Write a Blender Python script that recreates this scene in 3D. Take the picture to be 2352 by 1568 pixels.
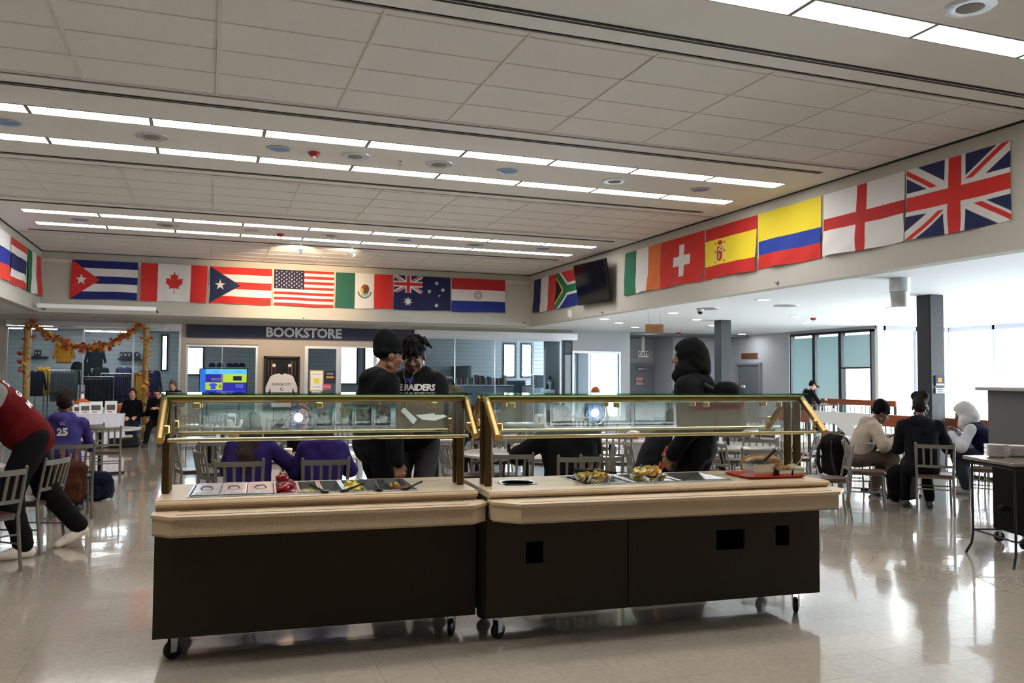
import bpy, bmesh, math, random
import numpy as np
from mathutils import Vector, Matrix, Euler
random.seed(7); rng = np.random.default_rng(7)
C = bpy.context.scene.collection
for o in list(bpy.data.objects): bpy.data.objects.remove(o)
PI = math.pi; R = math.radians
# ---------------------------------------------------------------- camera, world, exposure
FPX = 1911.3
cam = bpy.data.objects.new('camera', bpy.data.cameras.new('camera')); C.objects.link(cam)
cam.data.sensor_width = 36; cam.data.lens = 36*FPX/2352; cam.data.clip_start = .05; cam.data.clip_end = 400
_y, _p, _r = R(20.07), R(2.52), R(.326)
_f = Vector((math.sin(_y)*math.cos(_p), math.cos(_y)*math.cos(_p), math.sin(_p)))
_rt = Vector((math.cos(_y), -math.sin(_y), 0)); _up = _rt.cross(_f)
CR = math.cos(_r)*_rt+math.sin(_r)*_up; CU = -math.sin(_r)*_rt+math.cos(_r)*_up
EYE = Vector((0, 0, 1.6))
cam.matrix_world = Matrix(((CR.x, CU.x, -_f.x, 0), (CR.y, CU.y, -_f.y, 0), (CR.z, CU.z, -_f.z, 1.6), (0, 0, 0, 1)))
bpy.context.scene.camera = cam
S = bpy.context.scene
S.view_settings.view_transform = 'Standard'; S.view_settings.look = 'None'; S.view_settings.gamma = 1
S.view_settings.use_curve_mapping = False; S.view_settings.exposure = 0.18
S.cycles.max_bounces = 7; S.cycles.transparent_max_bounces = 24; S.cycles.sample_clamp_indirect = 20
w = bpy.data.worlds.new('overcast_sky'); S.world = w; w.use_nodes = True
nt = w.node_tree; bg = nt.nodes['Background']
tc = nt.nodes.new('ShaderNodeTexCoord'); sp = nt.nodes.new('ShaderNodeSeparateXYZ'); cr = nt.nodes.new('ShaderNodeValToRGB')
nt.links.new(tc.outputs['Generated'], sp.inputs[0]); nt.links.new(sp.outputs['Z'], cr.inputs[0]); nt.links.new(cr.outputs[0], bg.inputs[0])
cr.color_ramp.elements[0].color = (.93, .96, 1, 1); cr.color_ramp.elements[1].color = (.72, .85, 1, 1)
SKY = 19
bg.inputs[1].default_value = SKY
PANEL = 16           # radiance of the fluorescent diffusers
# pixel (2352 x 1568 frame) -> point of the place on a known plane
def ray(x, y): return ((x-1176)/FPX)*CR-((y-784)/FPX)*CU+_f
def atZ(x, y, z): d = ray(x, y); return EYE+d*((z-1.6)/d.z)
def atY(x, y, Y): d = ray(x, y); return EYE+d*(Y/d.y)
def atX(x, y, X): d = ray(x, y); return EYE+d*(X/d.x)
def atD(x, y, D): return EYE+ray(x, y)*D
# ---------------------------------------------------------------- materials
MATS = {}
def lin(c):
    if isinstance(c, str): c = tuple(int(c[i:i+2], 16)/255 for i in (0, 2, 4))
    return tuple(x/12.92 if x <= .04045 else ((x+.055)/1.055)**2.4 for x in c)
def mat(name, col, rough=.6, metal=0, bump=0, bscale=60, speck=None, sscale=200, emit=0, coat=0, var=0, spec=.5, alpha=1, sheen=0, stretch=None):
    if name in MATS: return MATS[name]
    m = bpy.data.materials.new(name); m.use_nodes = True; MATS[name] = m; n = m.node_tree; b = n.nodes['Principled BSDF']
    c = lin(col)+(1,); b.inputs['Base Color'].default_value = c
    b.inputs['Roughness'].default_value = rough; b.inputs['Metallic'].default_value = metal
    b.inputs['Specular IOR Level'].default_value = spec; b.inputs['Coat Weight'].default_value = coat; b.inputs['Sheen Weight'].default_value = sheen
    if emit: b.inputs['Emission Color'].default_value = c; b.inputs['Emission Strength'].default_value = emit
    if speck or var or bump:
        g = n.nodes.new('ShaderNodeNewGeometry') if name in ('floor_tile',) else n.nodes.new('ShaderNodeTexCoord')
        out = g.outputs['Position'] if name in ('floor_tile',) else g.outputs['Object']
        if stretch:
            mp = n.nodes.new('ShaderNodeMapping'); mp.inputs['Scale'].default_value = stretch; n.links.new(out, mp.inputs[0]); out = mp.outputs[0]
    if speck or var:
        t = n.nodes.new('ShaderNodeTexNoise'); t.inputs['Scale'].default_value = sscale; t.inputs['Detail'].default_value = 3; n.links.new(out, t.inputs[0])
        r = n.nodes.new('ShaderNodeValToRGB'); n.links.new(t.outputs[0], r.inputs[0])
        e = r.color_ramp.elements; e[0].position = .36; e[1].position = .64
        e[0].color = lin(speck)+(1,) if speck else tuple(x*(1-var) for x in c[:3])+(1,); e[1].color = c if speck else tuple(min(1, x*(1+var)) for x in c[:3])+(1,)
        n.links.new(r.outputs[0], b.inputs['Base Color'])
    if bump:
        t2 = n.nodes.new('ShaderNodeTexNoise'); t2.inputs['Scale'].default_value = bscale; t2.inputs['Detail'].default_value = 4; n.links.new(out, t2.inputs[0])
        bp = n.nodes.new('ShaderNodeBump'); bp.inputs['Strength'].default_value = bump; bp.inputs['Distance'].default_value = .01; n.links.new(t2.outputs[0], bp.inputs['Height']); n.links.new(bp.outputs[0], b.inputs['Normal'])
    return m
def printed(name, rough=.75, emit=0):          # colour comes from the flat print stored on the mesh
    if name in MATS: return MATS[name]
    m = bpy.data.materials.new(name); m.use_nodes = True; MATS[name] = m; n = m.node_tree; b = n.nodes['Principled BSDF']
    a = n.nodes.new('ShaderNodeAttribute'); a.attribute_name = 'print'; n.links.new(a.outputs['Color'], b.inputs['Base Color']); b.inputs['Roughness'].default_value = rough
    if emit: n.links.new(a.outputs['Color'], b.inputs['Emission Color']); b.inputs['Emission Strength'].default_value = emit
    return m
def glassy(name, tint=(.86, .95, .95), refl=.5, rough=.0):
    if name in MATS: return MATS[name]
    m = bpy.data.materials.new(name); m.use_nodes = True; MATS[name] = m; n = m.node_tree; n.nodes.clear()
    o = n.nodes.new('ShaderNodeOutputMaterial'); mx = n.nodes.new('ShaderNodeMixShader'); t = n.nodes.new('ShaderNodeBsdfTransparent'); g = n.nodes.new('ShaderNodeBsdfGlossy'); f = n.nodes.new('ShaderNodeFresnel'); mu = n.nodes.new('ShaderNodeMath')
    t.inputs[0].default_value = tint+(1,); g.inputs['Roughness'].default_value = rough; f.inputs[0].default_value = 1.5; mu.operation = 'MULTIPLY'; mu.inputs[1].default_value = refl
    n.links.new(f.outputs[0], mu.inputs[0]); n.links.new(mu.outputs[0], mx.inputs[0]); n.links.new(t.outputs[0], mx.inputs[1]); n.links.new(g.outputs[0], mx.inputs[2]); n.links.new(mx.outputs[0], o.inputs[0])
    return m
M_wall = mat('wall_paint', 'b3b0a6', .85, bump=.15, bscale=90)
M_wallg = mat('grey_wall_paint', 'c3c8cf', .85, bump=.1, bscale=60)
M_plaster = mat('plaster', 'd9d6d2', .6, bump=.12, bscale=70)
M_tile = mat('acoustic_tile', 'e4e1dd', .92, bump=.35, bscale=260, speck='cfcbc5', sscale=420)
M_tbar = mat('tbar_paint', 'd0cdc8', .6)
M_black = mat('black_metal', '0c0c0c', .45, 0, spec=.35)
M_slot_shade = mat('slot_and_shade_black', '090909', .7)
M_steel = mat('stainless_steel', 'b9bcbd', .22, 1, var=.06, sscale=8)
M_alu = mat('aluminium', 'c9ccd0', .35, .8)
M_brass = mat('brushed_brass', '94794c', .3, 1, bump=.05, bscale=300)
M_post = mat('dark_brass_post', '5e4b30', .4, 1, bump=.05, bscale=300)
M_lam = mat('sand_laminate', 'cbb494', .38, bump=.0, speck='a48c6f', sscale=340)
M_dark = mat('dark_laminate', '3a3126', .7, speck='251e17', spec=.2, sscale=300)
M_chair = mat('chair_frame_paint', '69645a', .42, .15)
M_wood = mat('seat_wood', '4d3527', .3, var=.25, sscale=9, stretch=(1, 8, 1))
M_railw = mat('rail_wood', '8c4527', .35, var=.3, sscale=6, stretch=(6, .6, 6))
M_ttop = mat('grey_table_laminate', '99948c', .25, speck='8a857d', sscale=150)
M_white = mat('white_paint', 'e4e4e2', .5)
M_navy = mat('navy_panel', '161a38', .4)
M_glass = glassy('clear_glass', (.95, .985, .98), .27)
M_glassb = glassy('blue_tinted_glass', (.84, .92, .95), .5)
M_window = glassy('window_glass', (.97, .99, 1), .6)
M_frame = mat('dark_window_frame', '1d1e20', .4)
M_col = mat('column_dark_paint', '232629', .45)
M_skinD = mat('skin_deep', '5d3d2e', .5); M_skinM = mat('skin_brown', '74492f', .5); M_skinL = mat('skin_light', 'c89078', .5)
M_lip = mat('lips_deep', '5b2f2b', .45); M_lipL = mat('lips_light', 'a85f58', .45); M_eye = mat('eye_white', 'a39b90', .3); M_iris = mat('iris', '1a100a', .2)
M_hair = mat('black_hair', '0c0a09', .6, bump=.6, bscale=120, spec=.2); M_brownhair = mat('brown_hair', '2e211b', .5, bump=.4, bscale=90, stretch=(3, 3, .3))
def cloth(name, col, b=.35):
    c = [int(col[i:i+2], 16) for i in (0, 2, 4)]; k = .62 if sum(c) < 200 else .86 if sum(c) > 400 else .75
    return mat(name, '%02x%02x%02x' % tuple(int(x*k) for x in c), .9, bump=b, bscale=24, var=.12, sscale=6, spec=.12)
# ---------------------------------------------------------------- mesh helpers
class MB:
    def __init__(s): s.v = []; s.f = []; s.m = []
    def add(s, v, f, m=0):
        n = len(s.v); s.v += [tuple(p) for p in v]; s.f += [tuple(i+n for i in q) for q in f]; s.m += [m]*len(f); return s
    def box(s, x0, y0, z0, x1, y1, z1, m=0, M=None, bev=0):
        if bev:
            b = min(bev, (x1-x0)/2.01, (y1-y0)/2.01, (z1-z0)/2.01); cx, cy, cz = (x0+x1)/2, (y0+y1)/2, (z0+z1)/2; hx, hy, hz = (x1-x0)/2, (y1-y0)/2, (z1-z0)/2
            v = []; ix = {}
            for sx in (-1, 1):
                for sy in (-1, 1):
                    for sz in (-1, 1):
                        for a in range(3):
                            q = [hx, hy, hz]
                            for k in range(3):
                                if k != a: q[k] -= b
                            ix[(sx, sy, sz, a)] = len(v); v.append((cx+sx*q[0], cy+sy*q[1], cz+sz*q[2]))
            f = []
            for a in range(3):
                for s1 in (-1, 1):
                    def k(u, w_):
                        t = [0, 0, 0]; t[a] = s1; t[(a+1) % 3] = u; t[(a+2) % 3] = w_; return ix[(t[0], t[1], t[2], a)]
                    q = [k(-1, -1), k(1, -1), k(1, 1), k(-1, 1)]; f.append(q if s1 > 0 else q[::-1])
            for a in range(3):
                b1, c1 = (a+1) % 3, (a+2) % 3
                for u in (-1, 1):
                    for w_ in (-1, 1):
                        def k(e, ax):
                            t = [0, 0, 0]; t[a] = e; t[b1] = u; t[c1] = w_; return ix[(t[0], t[1], t[2], ax)]
                        q = [k(-1, b1), k(1, b1), k(1, c1), k(-1, c1)]; f.append(q if u*w_ > 0 else q[::-1])
            for sx in (-1, 1):
                for sy in (-1, 1):
                    for sz in (-1, 1):
                        q = [ix[(sx, sy, sz, a)] for a in range(3)]; f.append(q if sx*sy*sz > 0 else q[::-1])
        else:
            v = [(x, y, z) for x in (x0, x1) for y in (y0, y1) for z in (z0, z1)]
            f = [(0, 1, 3, 2), (4, 6, 7, 5), (0, 4, 5, 1), (2, 3, 7, 6), (0, 2, 6, 4), (1, 5, 7, 3)]
        if M is not None: v = [M@Vector(p) for p in v]
        return s.add(v, f, m)
    def cbox(s, c, d, m=0, M=None, bev=0): return s.box(c[0]-d[0]/2, c[1]-d[1]/2, c[2]-d[2]/2, c[0]+d[0]/2, c[1]+d[1]/2, c[2]+d[2]/2, m, M, bev)
    def tube(s, pts, r, n=8, m=0, cap=True, sq=None):
        pts = [Vector(p) for p in pts]; rs = r if isinstance(r, (list, tuple)) else [r]*len(pts); v = []; f = []; a0 = None
        for i, p in enumerate(pts):
            d = ((pts[i+1]-p).normalized() if i < len(pts)-1 else Vector())+((p-pts[i-1]).normalized() if i else Vector()); d.normalize()
            if a0 is None: a0 = Vector((0, 0, 1)) if abs(d.z) < .9 else Vector((1, 0, 0))
            a = (a0-d*a0.dot(d)).normalized(); b = d.cross(a); a0 = a
            for k in range(n):
                t = 2*PI*k/n+(PI/4 if n == 4 else 0); rr = rs[i]*(1.414 if n == 4 else 1); v.append(p+(a*math.cos(t)*rr*(sq or 1)+b*math.sin(t)*rr))
        for i in range(len(pts)-1):
            for k in range(n): f.append((i*n+k, i*n+(k+1) % n, (i+1)*n+(k+1) % n, (i+1)*n+k))
        if cap: f.append(tuple(range(n))[::-1]); f.append(tuple((len(pts)-1)*n+k for k in range(n)))
        return s.add(v, f, m)
    def lathe(s, prof, c=(0, 0, 0), n=24, m=0, M=None, sx=1, sy=1):
        v = []; f = []
        for r, z in prof:
            for k in range(n): t = 2*PI*k/n; v.append(Vector((c[0]+r*math.cos(t)*sx, c[1]+r*math.sin(t)*sy, c[2]+z)))
        for i in range(len(prof)-1):
            for k in range(n): f.append((i*n+k, i*n+(k+1) % n, (i+1)*n+(k+1) % n, (i+1)*n+k))
        if prof[0][0] > 1e-6: f.append(tuple(range(n))[::-1])
        if prof[-1][0] > 1e-6: f.append(tuple((len(prof)-1)*n+k for k in range(n)))
        if M is not None: v = [M@p for p in v]
        return s.add(v, f, m)
    def prism(s, poly, z0, z1, m=0, M=None):
        n = len(poly); v = [(x, y, z0) for x, y in poly]+[(x, y, z1) for x, y in poly]
        f = [tuple(range(n))[::-1], tuple(range(n, 2*n))]+[(i, (i+1) % n, n+(i+1) % n, n+i) for i in range(n)]
        if M is not None: v = [M@Vector(p) for p in v]
        return s.add(v, f, m)
    def quad(s, a, b, c, d, m=0): return s.add([a, b, c, d], [(0, 1, 2, 3)], m)
    def build(s, name, mats, parent=None, M=None, smooth=False, label=None):
        me = bpy.data.meshes.new(name); me.from_pydata([tuple(p) for p in s.v], [], s.f)
        for x in (mats if isinstance(mats, (list, tuple)) else [mats]): me.materials.append(x)
        if any(s.m): me.polygons.foreach_set('material_index', s.m)
        if smooth:
            me.polygons.foreach_set('use_smooth', [True]*len(s.f))
            if smooth != 'all':
                bm = bmesh.new(); bm.from_mesh(me)
                for e in bm.edges:
                    if len(e.link_faces) == 2 and e.calc_face_angle(0) > .7: e.smooth = False
                bm.to_mesh(me); bm.free()
        return link(name, me, parent, M, label)
def link(name, me, parent=None, M=None, label=None):
    o = bpy.data.objects.new(name, me); C.objects.link(o)
    if parent: o.parent = parent
    if M is not None: o.matrix_local = M
    if label: o['label'] = label
    return o
def tag(o, label, cat, group=None, kind=None):
    o['label'] = label; o['category'] = cat
    if group: o['group'] = group
    if kind: o['kind'] = kind
    return o
def thing(name, label, cat, loc=(0, 0, 0), rz=0, group=None):
    o = bpy.data.objects.new(name, None); C.objects.link(o); o.empty_display_size = .1
    o.location = loc; o.rotation_euler = (0, 0, rz); return tag(o, label, cat, group)
def struct(o): o['kind'] = 'structure'; return o
def kids(o): return KID.get(o.name, [])
def ctree(o, parent=None):
    c = o.copy(); C.objects.link(c)
    if parent: c.parent = parent
    for ch in o.children: ctree(ch, c)
    return c
def dup(root, loc, rz, label, group=None):
    r = ctree(root); r.location = loc; r.rotation_euler = (0, 0, rz); r['label'] = label
    if group: r['group'] = group
    return r
def T(x, y, z): return Matrix.Translation((x, y, z))
def RZ(a): return Matrix.Rotation(a, 4, 'Z')
def RX(a): return Matrix.Rotation(a, 4, 'X')
def RY(a): return Matrix.Rotation(a, 4, 'Y')
ORD = ['first', 'second', 'third', 'fourth', 'fifth', 'sixth', 'seventh', 'eighth', 'ninth', 'tenth', 'eleventh', 'twelfth', 'thirteenth', 'fourteenth', 'fifteenth', 'sixteenth']
def text_mesh(txt, size, extrude=.004, bold=0, align='CENTER', space=1, res=2):
    cu = bpy.data.curves.new('t', 'FONT'); cu.body = txt; cu.size = size; cu.extrude = extrude; cu.offset = bold; cu.align_x = align; cu.align_y = 'CENTER'; cu.space_character = space; cu.resolution_u = res; cu.space_line = .85
    o = bpy.data.objects.new('t', cu); C.objects.link(o); dg = bpy.context.evaluated_depsgraph_get()
    me = bpy.data.meshes.new_from_object(o.evaluated_get(dg)); bpy.data.objects.remove(o); return me
def text(txt, size, M, m, parent, name='lettering', **k):
    me = text_mesh(txt, size, **k); me.materials.clear(); me.materials.append(m); return link(name, me, parent, M)
def face_M(p, nx, ny):      # matrix of a vertical plane through p whose outward normal is (nx,ny,0): local x to the right as seen from outside, y up, z out
    n = Vector((nx, ny, 0)).normalized(); x = Vector((-n.y, n.x, 0))
    return Matrix(((x.x, 0, n.x, p[0]), (x.y, 0, n.y, p[1]), (0, 1, 0, p[2]), (0, 0, 0, 1)))
# ================================================================ the setting
XL, XR, YB, ZC, ZL = -3.63, 8.38, 21.5, 4.457, 3.05
YW = 22.8                                     # bookstore front
XWIN, YBAY, XBAY = 16.65, 17.4, 19.1
def sbox(name, m, *boxes, label=None, parent=None):
    mb = MB()
    for b in boxes: mb.box(*b)
    o = mb.build(name, m, parent)
    if not parent: struct(o)
    if label: o['label'] = label
    return o
# floor ------------------------------------------------------------
M_ft = mat('floor_tile', 'aca190', .13, speck='a3988a', sscale=26, spec=.6, coat=.7)
_n = M_ft.node_tree; _b = _n.nodes['Principled BSDF']; _b.inputs['Coat Roughness'].default_value = .04
_g = _n.nodes.new('ShaderNodeNewGeometry'); _sn = _n.nodes.new('ShaderNodeVectorMath'); _sn.operation = 'SNAP'; _sn.inputs[1].default_value = (.3048, .3048, 10); _ad = _n.nodes.new('ShaderNodeVectorMath'); _ad.inputs[1].default_value = (0.0001, 0.0001, 5)
_wn = _n.nodes.new('ShaderNodeTexWhiteNoise'); _n.links.new(_g.outputs['Position'], _ad.inputs[0]); _n.links.new(_ad.outputs[0], _sn.inputs[0]); _n.links.new(_sn.outputs[0], _wn.inputs['Vector'])
_mx = _n.nodes.new('ShaderNodeMix'); _mx.data_type = 'RGBA'; _mx.blend_type = 'MULTIPLY'; _mx.inputs[0].default_value = 1
_mr = _n.nodes.new('ShaderNodeMapRange'); _mr.inputs['To Min'].default_value = .965; _mr.inputs['To Max'].default_value = 1.02; _n.links.new(_wn.outputs['Value'], _mr.inputs[0])
_src = _b.inputs['Base Color'].links[0].from_socket; _n.links.new(_src, _mx.inputs['A']); _cc = _n.nodes.new('ShaderNodeCombineColor')
for k in range(3): _n.links.new(_mr.outputs[0], _cc.inputs[k])
_n.links.new(_cc.outputs[0], _mx.inputs['B']); _n.links.new(_mx.outputs['Result'], _b.inputs['Base Color'])
_wv = _n.nodes.new('ShaderNodeTexNoise'); _wv.inputs['Scale'].default_value = 1.6; _wv.inputs['Detail'].default_value = 3; _n.links.new(_g.outputs['Position'], _wv.inputs[0])
_bp = _n.nodes.new('ShaderNodeBump'); _bp.inputs['Strength'].default_value = .14; _bp.inputs['Distance'].default_value = .02; _n.links.new(_wv.outputs[0], _bp.inputs['Height']); _n.links.new(_bp.outputs[0], _b.inputs['Normal']); _n.links.new(_bp.outputs[0], _b.inputs['Coat Normal'])
M_grout = mat('tile_joint', '6f675b', .7)
floor = sbox('floor', M_grout, (-9, -5, -.25, 11.95, 28.4, -.004), (11.95, 15.2, -.25, 17, 25.6, -.004))
TS = .3048
tm = MB().box(.0006, .0006, -.004, TS-.0006, TS-.0006, 0, bev=0)
tmesh = None; cells = []
for i in range(-26, 39):
    for j in range(2, 79):
        x, y = i*TS, j*TS
        if x+TS > 11.95 and y < 15.2: continue
        cells.append((x, y))
def inview(x, y):
    v = Vector((x+.15, y+.15, -1.6)); d = v.dot(_f)
    if d < .5: return None
    px, py = 1176+FPX*v.dot(CR)/d, 784-FPX*v.dot(CU)/d
    return d if -60 < px < 2412 and py < 1640 else None
vis = sorted([(inview(x, y), x, y) for x, y in cells if inview(x, y)])
near = set((x, y) for d, x, y in vis[:300]); rest = MB()
for x, y in cells:
    if (x, y) in near:
        if tmesh is None: o = tm.build('floor_tile', M_ft, floor); tmesh = o.data
        else: o = link('floor_tile', tmesh, floor)
        o.location = (x, y, 0)
    else: rest.box(x+.0006, y+.0006, -.004, x+TS-.0006, y+TS-.0006, 0)
o = rest.build('distant_floor_tiles', M_ft, floor); o['kind'] = 'stuff'
sbox('floor', mat('lower_floor', 'bdb7ac', .35), (11.95, -5, -3.3, 20.5, 15.2, -3.05))
sbox('floor', mat('platform_tile', 'b0a594', .2), (12.9, 16.2, -.002, 16.6, 22.6, .13))
# main ceiling -----------------------------------------------------
ceil = sbox('ceiling', M_plaster, (XL-.1, -5, ZC+.06, XR+.1, YB+.1, ZC+.2))
BANDS = [-1.7, 4.5, 10.7, 16.95]; BW = 1.74
for yc in BANDS:
    o = MB().box(XL, yc-BW, ZC, XR, yc+BW, ZC+.06).build('plaster_band', M_plaster, ceil)
    for s in (-1, 1):
        e = MB().box(XL, yc+s*(BW+.012)-.012, ZC+.01, XR, yc+s*(BW+.012)+.012, ZC+.05).build('shadow_gap', M_slot_shade, ceil)  # black strip stands in for the shade inside this gap
        d = MB()
        for k in (-.04, .008): d.box(-3.35, yc+s*1.47+k, ZC-.008, 7.9, yc+s*1.47+k+.032, ZC+.004)
        d.build('air_slot', M_slot_shade, ceil)
        MB().box(-3.37, yc+s*1.47-.014, ZC-.006, 7.92, yc+s*1.47+.010, ZC+.001).build('slot_trim', M_tbar, ceil)
def field(y0, y1, rows):
    xs = [XL+.02]+[.03+1.219*k for k in range(-3, 7)]+[XR-.02]; ys = [y0+.03]+rows+[y1-.03]
    xs = [x for x in xs if XL < x < XR]
    for a, b in zip(xs, xs[1:]):
        for c_, d in zip(ys, ys[1:]):
            if b-a < .05: continue
            MB().box(a+.012, c_+.012, ZC+.006, b-.012, d-.012, ZC+.03, bev=.003).build('ceiling_tile', M_tile, ceil)
    for x in xs[1:-1]: MB().box(x-.012, y0+.03, ZC, x+.012, y1-.03, ZC+.012).build('grid_runner', M_tbar, ceil)
    g = MB()
    for y in ys: g.box(XL, y-.012, ZC+.001, XR, y+.012, ZC+.012)
    g.build('grid_cross_tees', M_tbar, ceil)['kind'] = 'stuff'
field(6.28, 8.93, [6.42+.61*k for k in range(5)][:5])
field(12.48, 15.18, [12.62+.61*k for k in range(5)])
field(18.73, YB, [18.87+.61*k for k in range(5)])
field(.08, 2.72, [.2+.61*k for k in range(5)])
# recessed fluorescent panels
M_diff = mat('lit_diffuser', 'ffffff', .5); _b = M_diff.node_tree.nodes['Principled BSDF']; _b.inputs['Emission Color'].default_value = (1, .98, .965, 1); _b.inputs['Emission Strength'].default_value = PANEL; _b.inputs['Base Color'].default_value = (.8, .8, .8, 1)
M_lframe = mat('light_frame', '8b857c', .5)
pl = None; bn = ['light band behind the camera', 'nearest ceiling light band', 'middle ceiling light band', 'farthest ceiling light band']
for bi, yc in enumerate(BANDS):
    for ri, dy in enumerate((-.63, .63) if bi else ()):
        for k in range(9):
            x0 = -3.09+1.219*k; loc = (x0+.61, yc+dy, ZC-.003)
            lb = '%s lit panel from the left, %s row, %s' % (ORD[k], ('nearer', 'farther')[ri], bn[bi])
            if pl is None:
                pl = thing('ceiling_light', lb, 'ceiling light', loc, 0, 'fluorescent ceiling panels')
                f = MB()
                for q in ((-.607, -.15, .607, -.137), (-.607, .137, .607, .15), (-.607, -.137, -.588, .137), (.588, -.137, .607, .137)): f.box(q[0], q[1], -.004, q[2], q[3], .002)
                f.build('frame', M_lframe, pl); MB().box(-.588, -.137, -.002, .588, .137, .001).build('diffuser', M_diff, pl)
            else: dup(pl, loc, 0, lb)
# bulkheads and low ceilings
M_tex = mat('textured_ceiling', 'eef0f4', .75, bump=.5, bscale=14)
wr = sbox('wall_right', M_wall, (XR, -5, ZL, XR+.22, YB+.22, ZC+.2))
wl = sbox('wall_left', M_wall, (XL-.22, -5, ZL, XL, YB+.22, ZC+.2))
wb = sbox('wall_back', M_wall, (XL, YB, ZL, XR, YB+.22, ZC+.2))
for i, b in enumerate(((XR-.03, -5, ZC-.012, XR, YB, ZC), (XL, -5, ZC-.012, XL+.03, YB, ZC), (XL, YB-.03, ZC-.012, XR, YB, ZC))): sbox('trim_%d' % (i+1), M_slot_shade, b)  # black strips painted as the shadow line where walls meet the ceiling
sbox('trim_4', mat('flag_batten', 'c9c2b2', .6), (XL+.02, YB-.02, 4.2, XR-.02, YB, 4.29))
sbox('ceiling', M_tex, (XR+.22, -5, ZL, XBAY+.2, 25.6, ZL+.15))
sbox('ceiling', M_plaster, (-9, -5, ZL, XL-.22, YW, ZL+.15), (XL-.22, YB+.22, ZL, XR+.22, YW+.15, ZL+.15))
sbox('wall_left', M_wall, (-9.2, -5, 0, -9, 30.5, ZL)); sbox('wall_front', M_wall, (-9, -5.2, -3, XBAY, -5, ZC+.2))
# bookstore front --------------------------------------------------
def X_(px, y=830): return atY(px, y, YW).x
def Zp(px, py): return atY(px, py, YW).z
zg = 2.80; M_pier = mat('beige_wall', 'a59c90', .8, bump=.08)
xa, xb_, xc, xd, xe, xf = X_(10), X_(415), X_(427), X_(950), X_(1315), X_(1447)
zs0, zs1 = Zp(600, 778), Zp(600, 749)
front = sbox('wall_bookstore', M_pier, (-9, YW, zg, xa, YW+.15, ZL), (-9, YW, 0, xa, YW+.15, zg), (xa, YW, zg+.06, xe, YW+.15, ZL), (xb_, YW+.001, 0, xc, YW+.15, zg+.06),
    (xc, YW+.002, Zp(600, 792), xd, YW+.15, zs1), (X_(592), YW+.001, 0, X_(700), YW+.15, zs0))
sbox('wall_bookstore', M_wallg, (xe, YW, 2.43, xf, YW+.15, ZL), (X_(1427), YW, 0, xf, YW+.15, 2.43), (xe, YW, 0, X_(1427), YW+.15, .35))
for i, (a, b, z0, z1, y0) in enumerate(((xa, xb_, 2.80, 2.93, YW-.06), (xd, xe+.12, 2.74, 2.94, YW-.1))): sbox('trim_%d' % (5+i), M_alu, (a, y0, z0, b, YW+.01, z1))
def window(n, x0, x1, z0, z1, y, muls=(), gm=M_glassb, fm=M_alu, fw=.05, seam=.02):
    f = MB()
    for b in ((x0, z0, x1, z0+fw), (x0, z1-fw, x1, z1), (x0, z0+fw, x0+fw, z1-fw), (x1-fw, z0+fw, x1, z1-fw)): f.box(b[0], y-.02, b[1], b[2], y+.04, b[3])
    fr = struct(f.build('window_%d' % n, fm))
    xs = [x0+fw]+list(muls)+[x1-fw]
    for a, b in zip(xs, xs[1:]): MB().box(a+.004, y+.004, z0+fw, b-.004, y+.012, z1-fw).build('pane', gm, fr)
    for m_ in muls: MB().box(m_-seam/2, y-.01, z0+fw, m_+seam/2, y+.025, z1-fw).build('mullion', fm, fr)
    return fr
window(1, xa, xb_, .1, 2.79, YW+.03, [X_(68), X_(190), X_(305)], seam=.035)
window(2, xc, X_(592), .1, Zp(500, 792), YW+.03, [X_(510)], seam=.012)
window(3, X_(700), X_(780), .05, Zp(740, 793), YW+.03, fw=.09)
window(4, X_(780), xd, .05, Zp(860, 795), YW+.03, [X_(862)], seam=.1)
window(5, xd, X_(1290), .1, 2.75, YW+.03, [X_(975), X_(1046), X_(1138), X_(1226)], seam=.022)
window(6, X_(1296), xe, .1, 2.75, YW+.03, fm=M_frame, fw=.03)
window(7, xe, X_(1427), .35, 2.43, YW+.03, [X_(1358)], fw=.07, gm=M_glassb)
# sign
sg = thing('shop_sign', 'long navy sign board with raised silver BOOKSTORE lettering above the shop windows', 'sign', ((xc+xd)/2, YW-.02, (zs0+zs1)/2))
w2 = (xd-xc)/2; h2 = (zs1-zs0)/2; MB().box(-w2, -.03, -h2, w2, .0, h2, bev=.004).build('sign_board', M_navy, sg)
text('BOOKSTORE', .345, face_M((X_(697)-(xc+xd)/2, -.035, 0), 0, -1), mat('silver_letters', 'c3c5c8', .4, .2), sg, extrude=.012, bold=.012, space=.97)
# bookstore interior ----------------------------------------------
M_slat = mat('slatwall', 'a3a8ab', .7); YI = 28.0
def win_cut(o, xs0, xs1, z0, z1, holes, y0, y1):   # wall with rectangular holes (x0,x1,z0,z1), sorted in x
    mb = MB(); x = xs0
    for (a, b, c_, d) in holes:
        mb.box(x, y0, z0, a, y1, z1); mb.box(a, y0, z0, b, y1, c_); mb.box(a, y0, d, b, y1, z1); x = b
    mb.box(x, y0, z0, xs1, y1, z1); return struct(mb.build(o, M_slat))
def XI(px): return atY(px, 830, YI).x
def ZI(py, px=800): return atY(px, py, YI).z
hol = [(XI(369), XI(386), ZI(852, 380), ZI(768, 380)), (XI(425), XI(469), ZI(862, 450), ZI(795, 450)), (XI(781), XI(822), ZI(883), ZI(795)), (XI(836), XI(905), ZI(880), ZI(795)),
       (XI(1155), XI(1184), ZI(867, 1170), ZI(788, 1170)), (XI(1196), XI(1222), ZI(867, 1200), ZI(788, 1200)), (XI(1290), XI(1320), ZI(900, 1300), ZI(790, 1300))]
bkw = win_cut('wall_shop_back', -9, 12.9, 0, 3.0, hol, YI, YI+.2)
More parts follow.
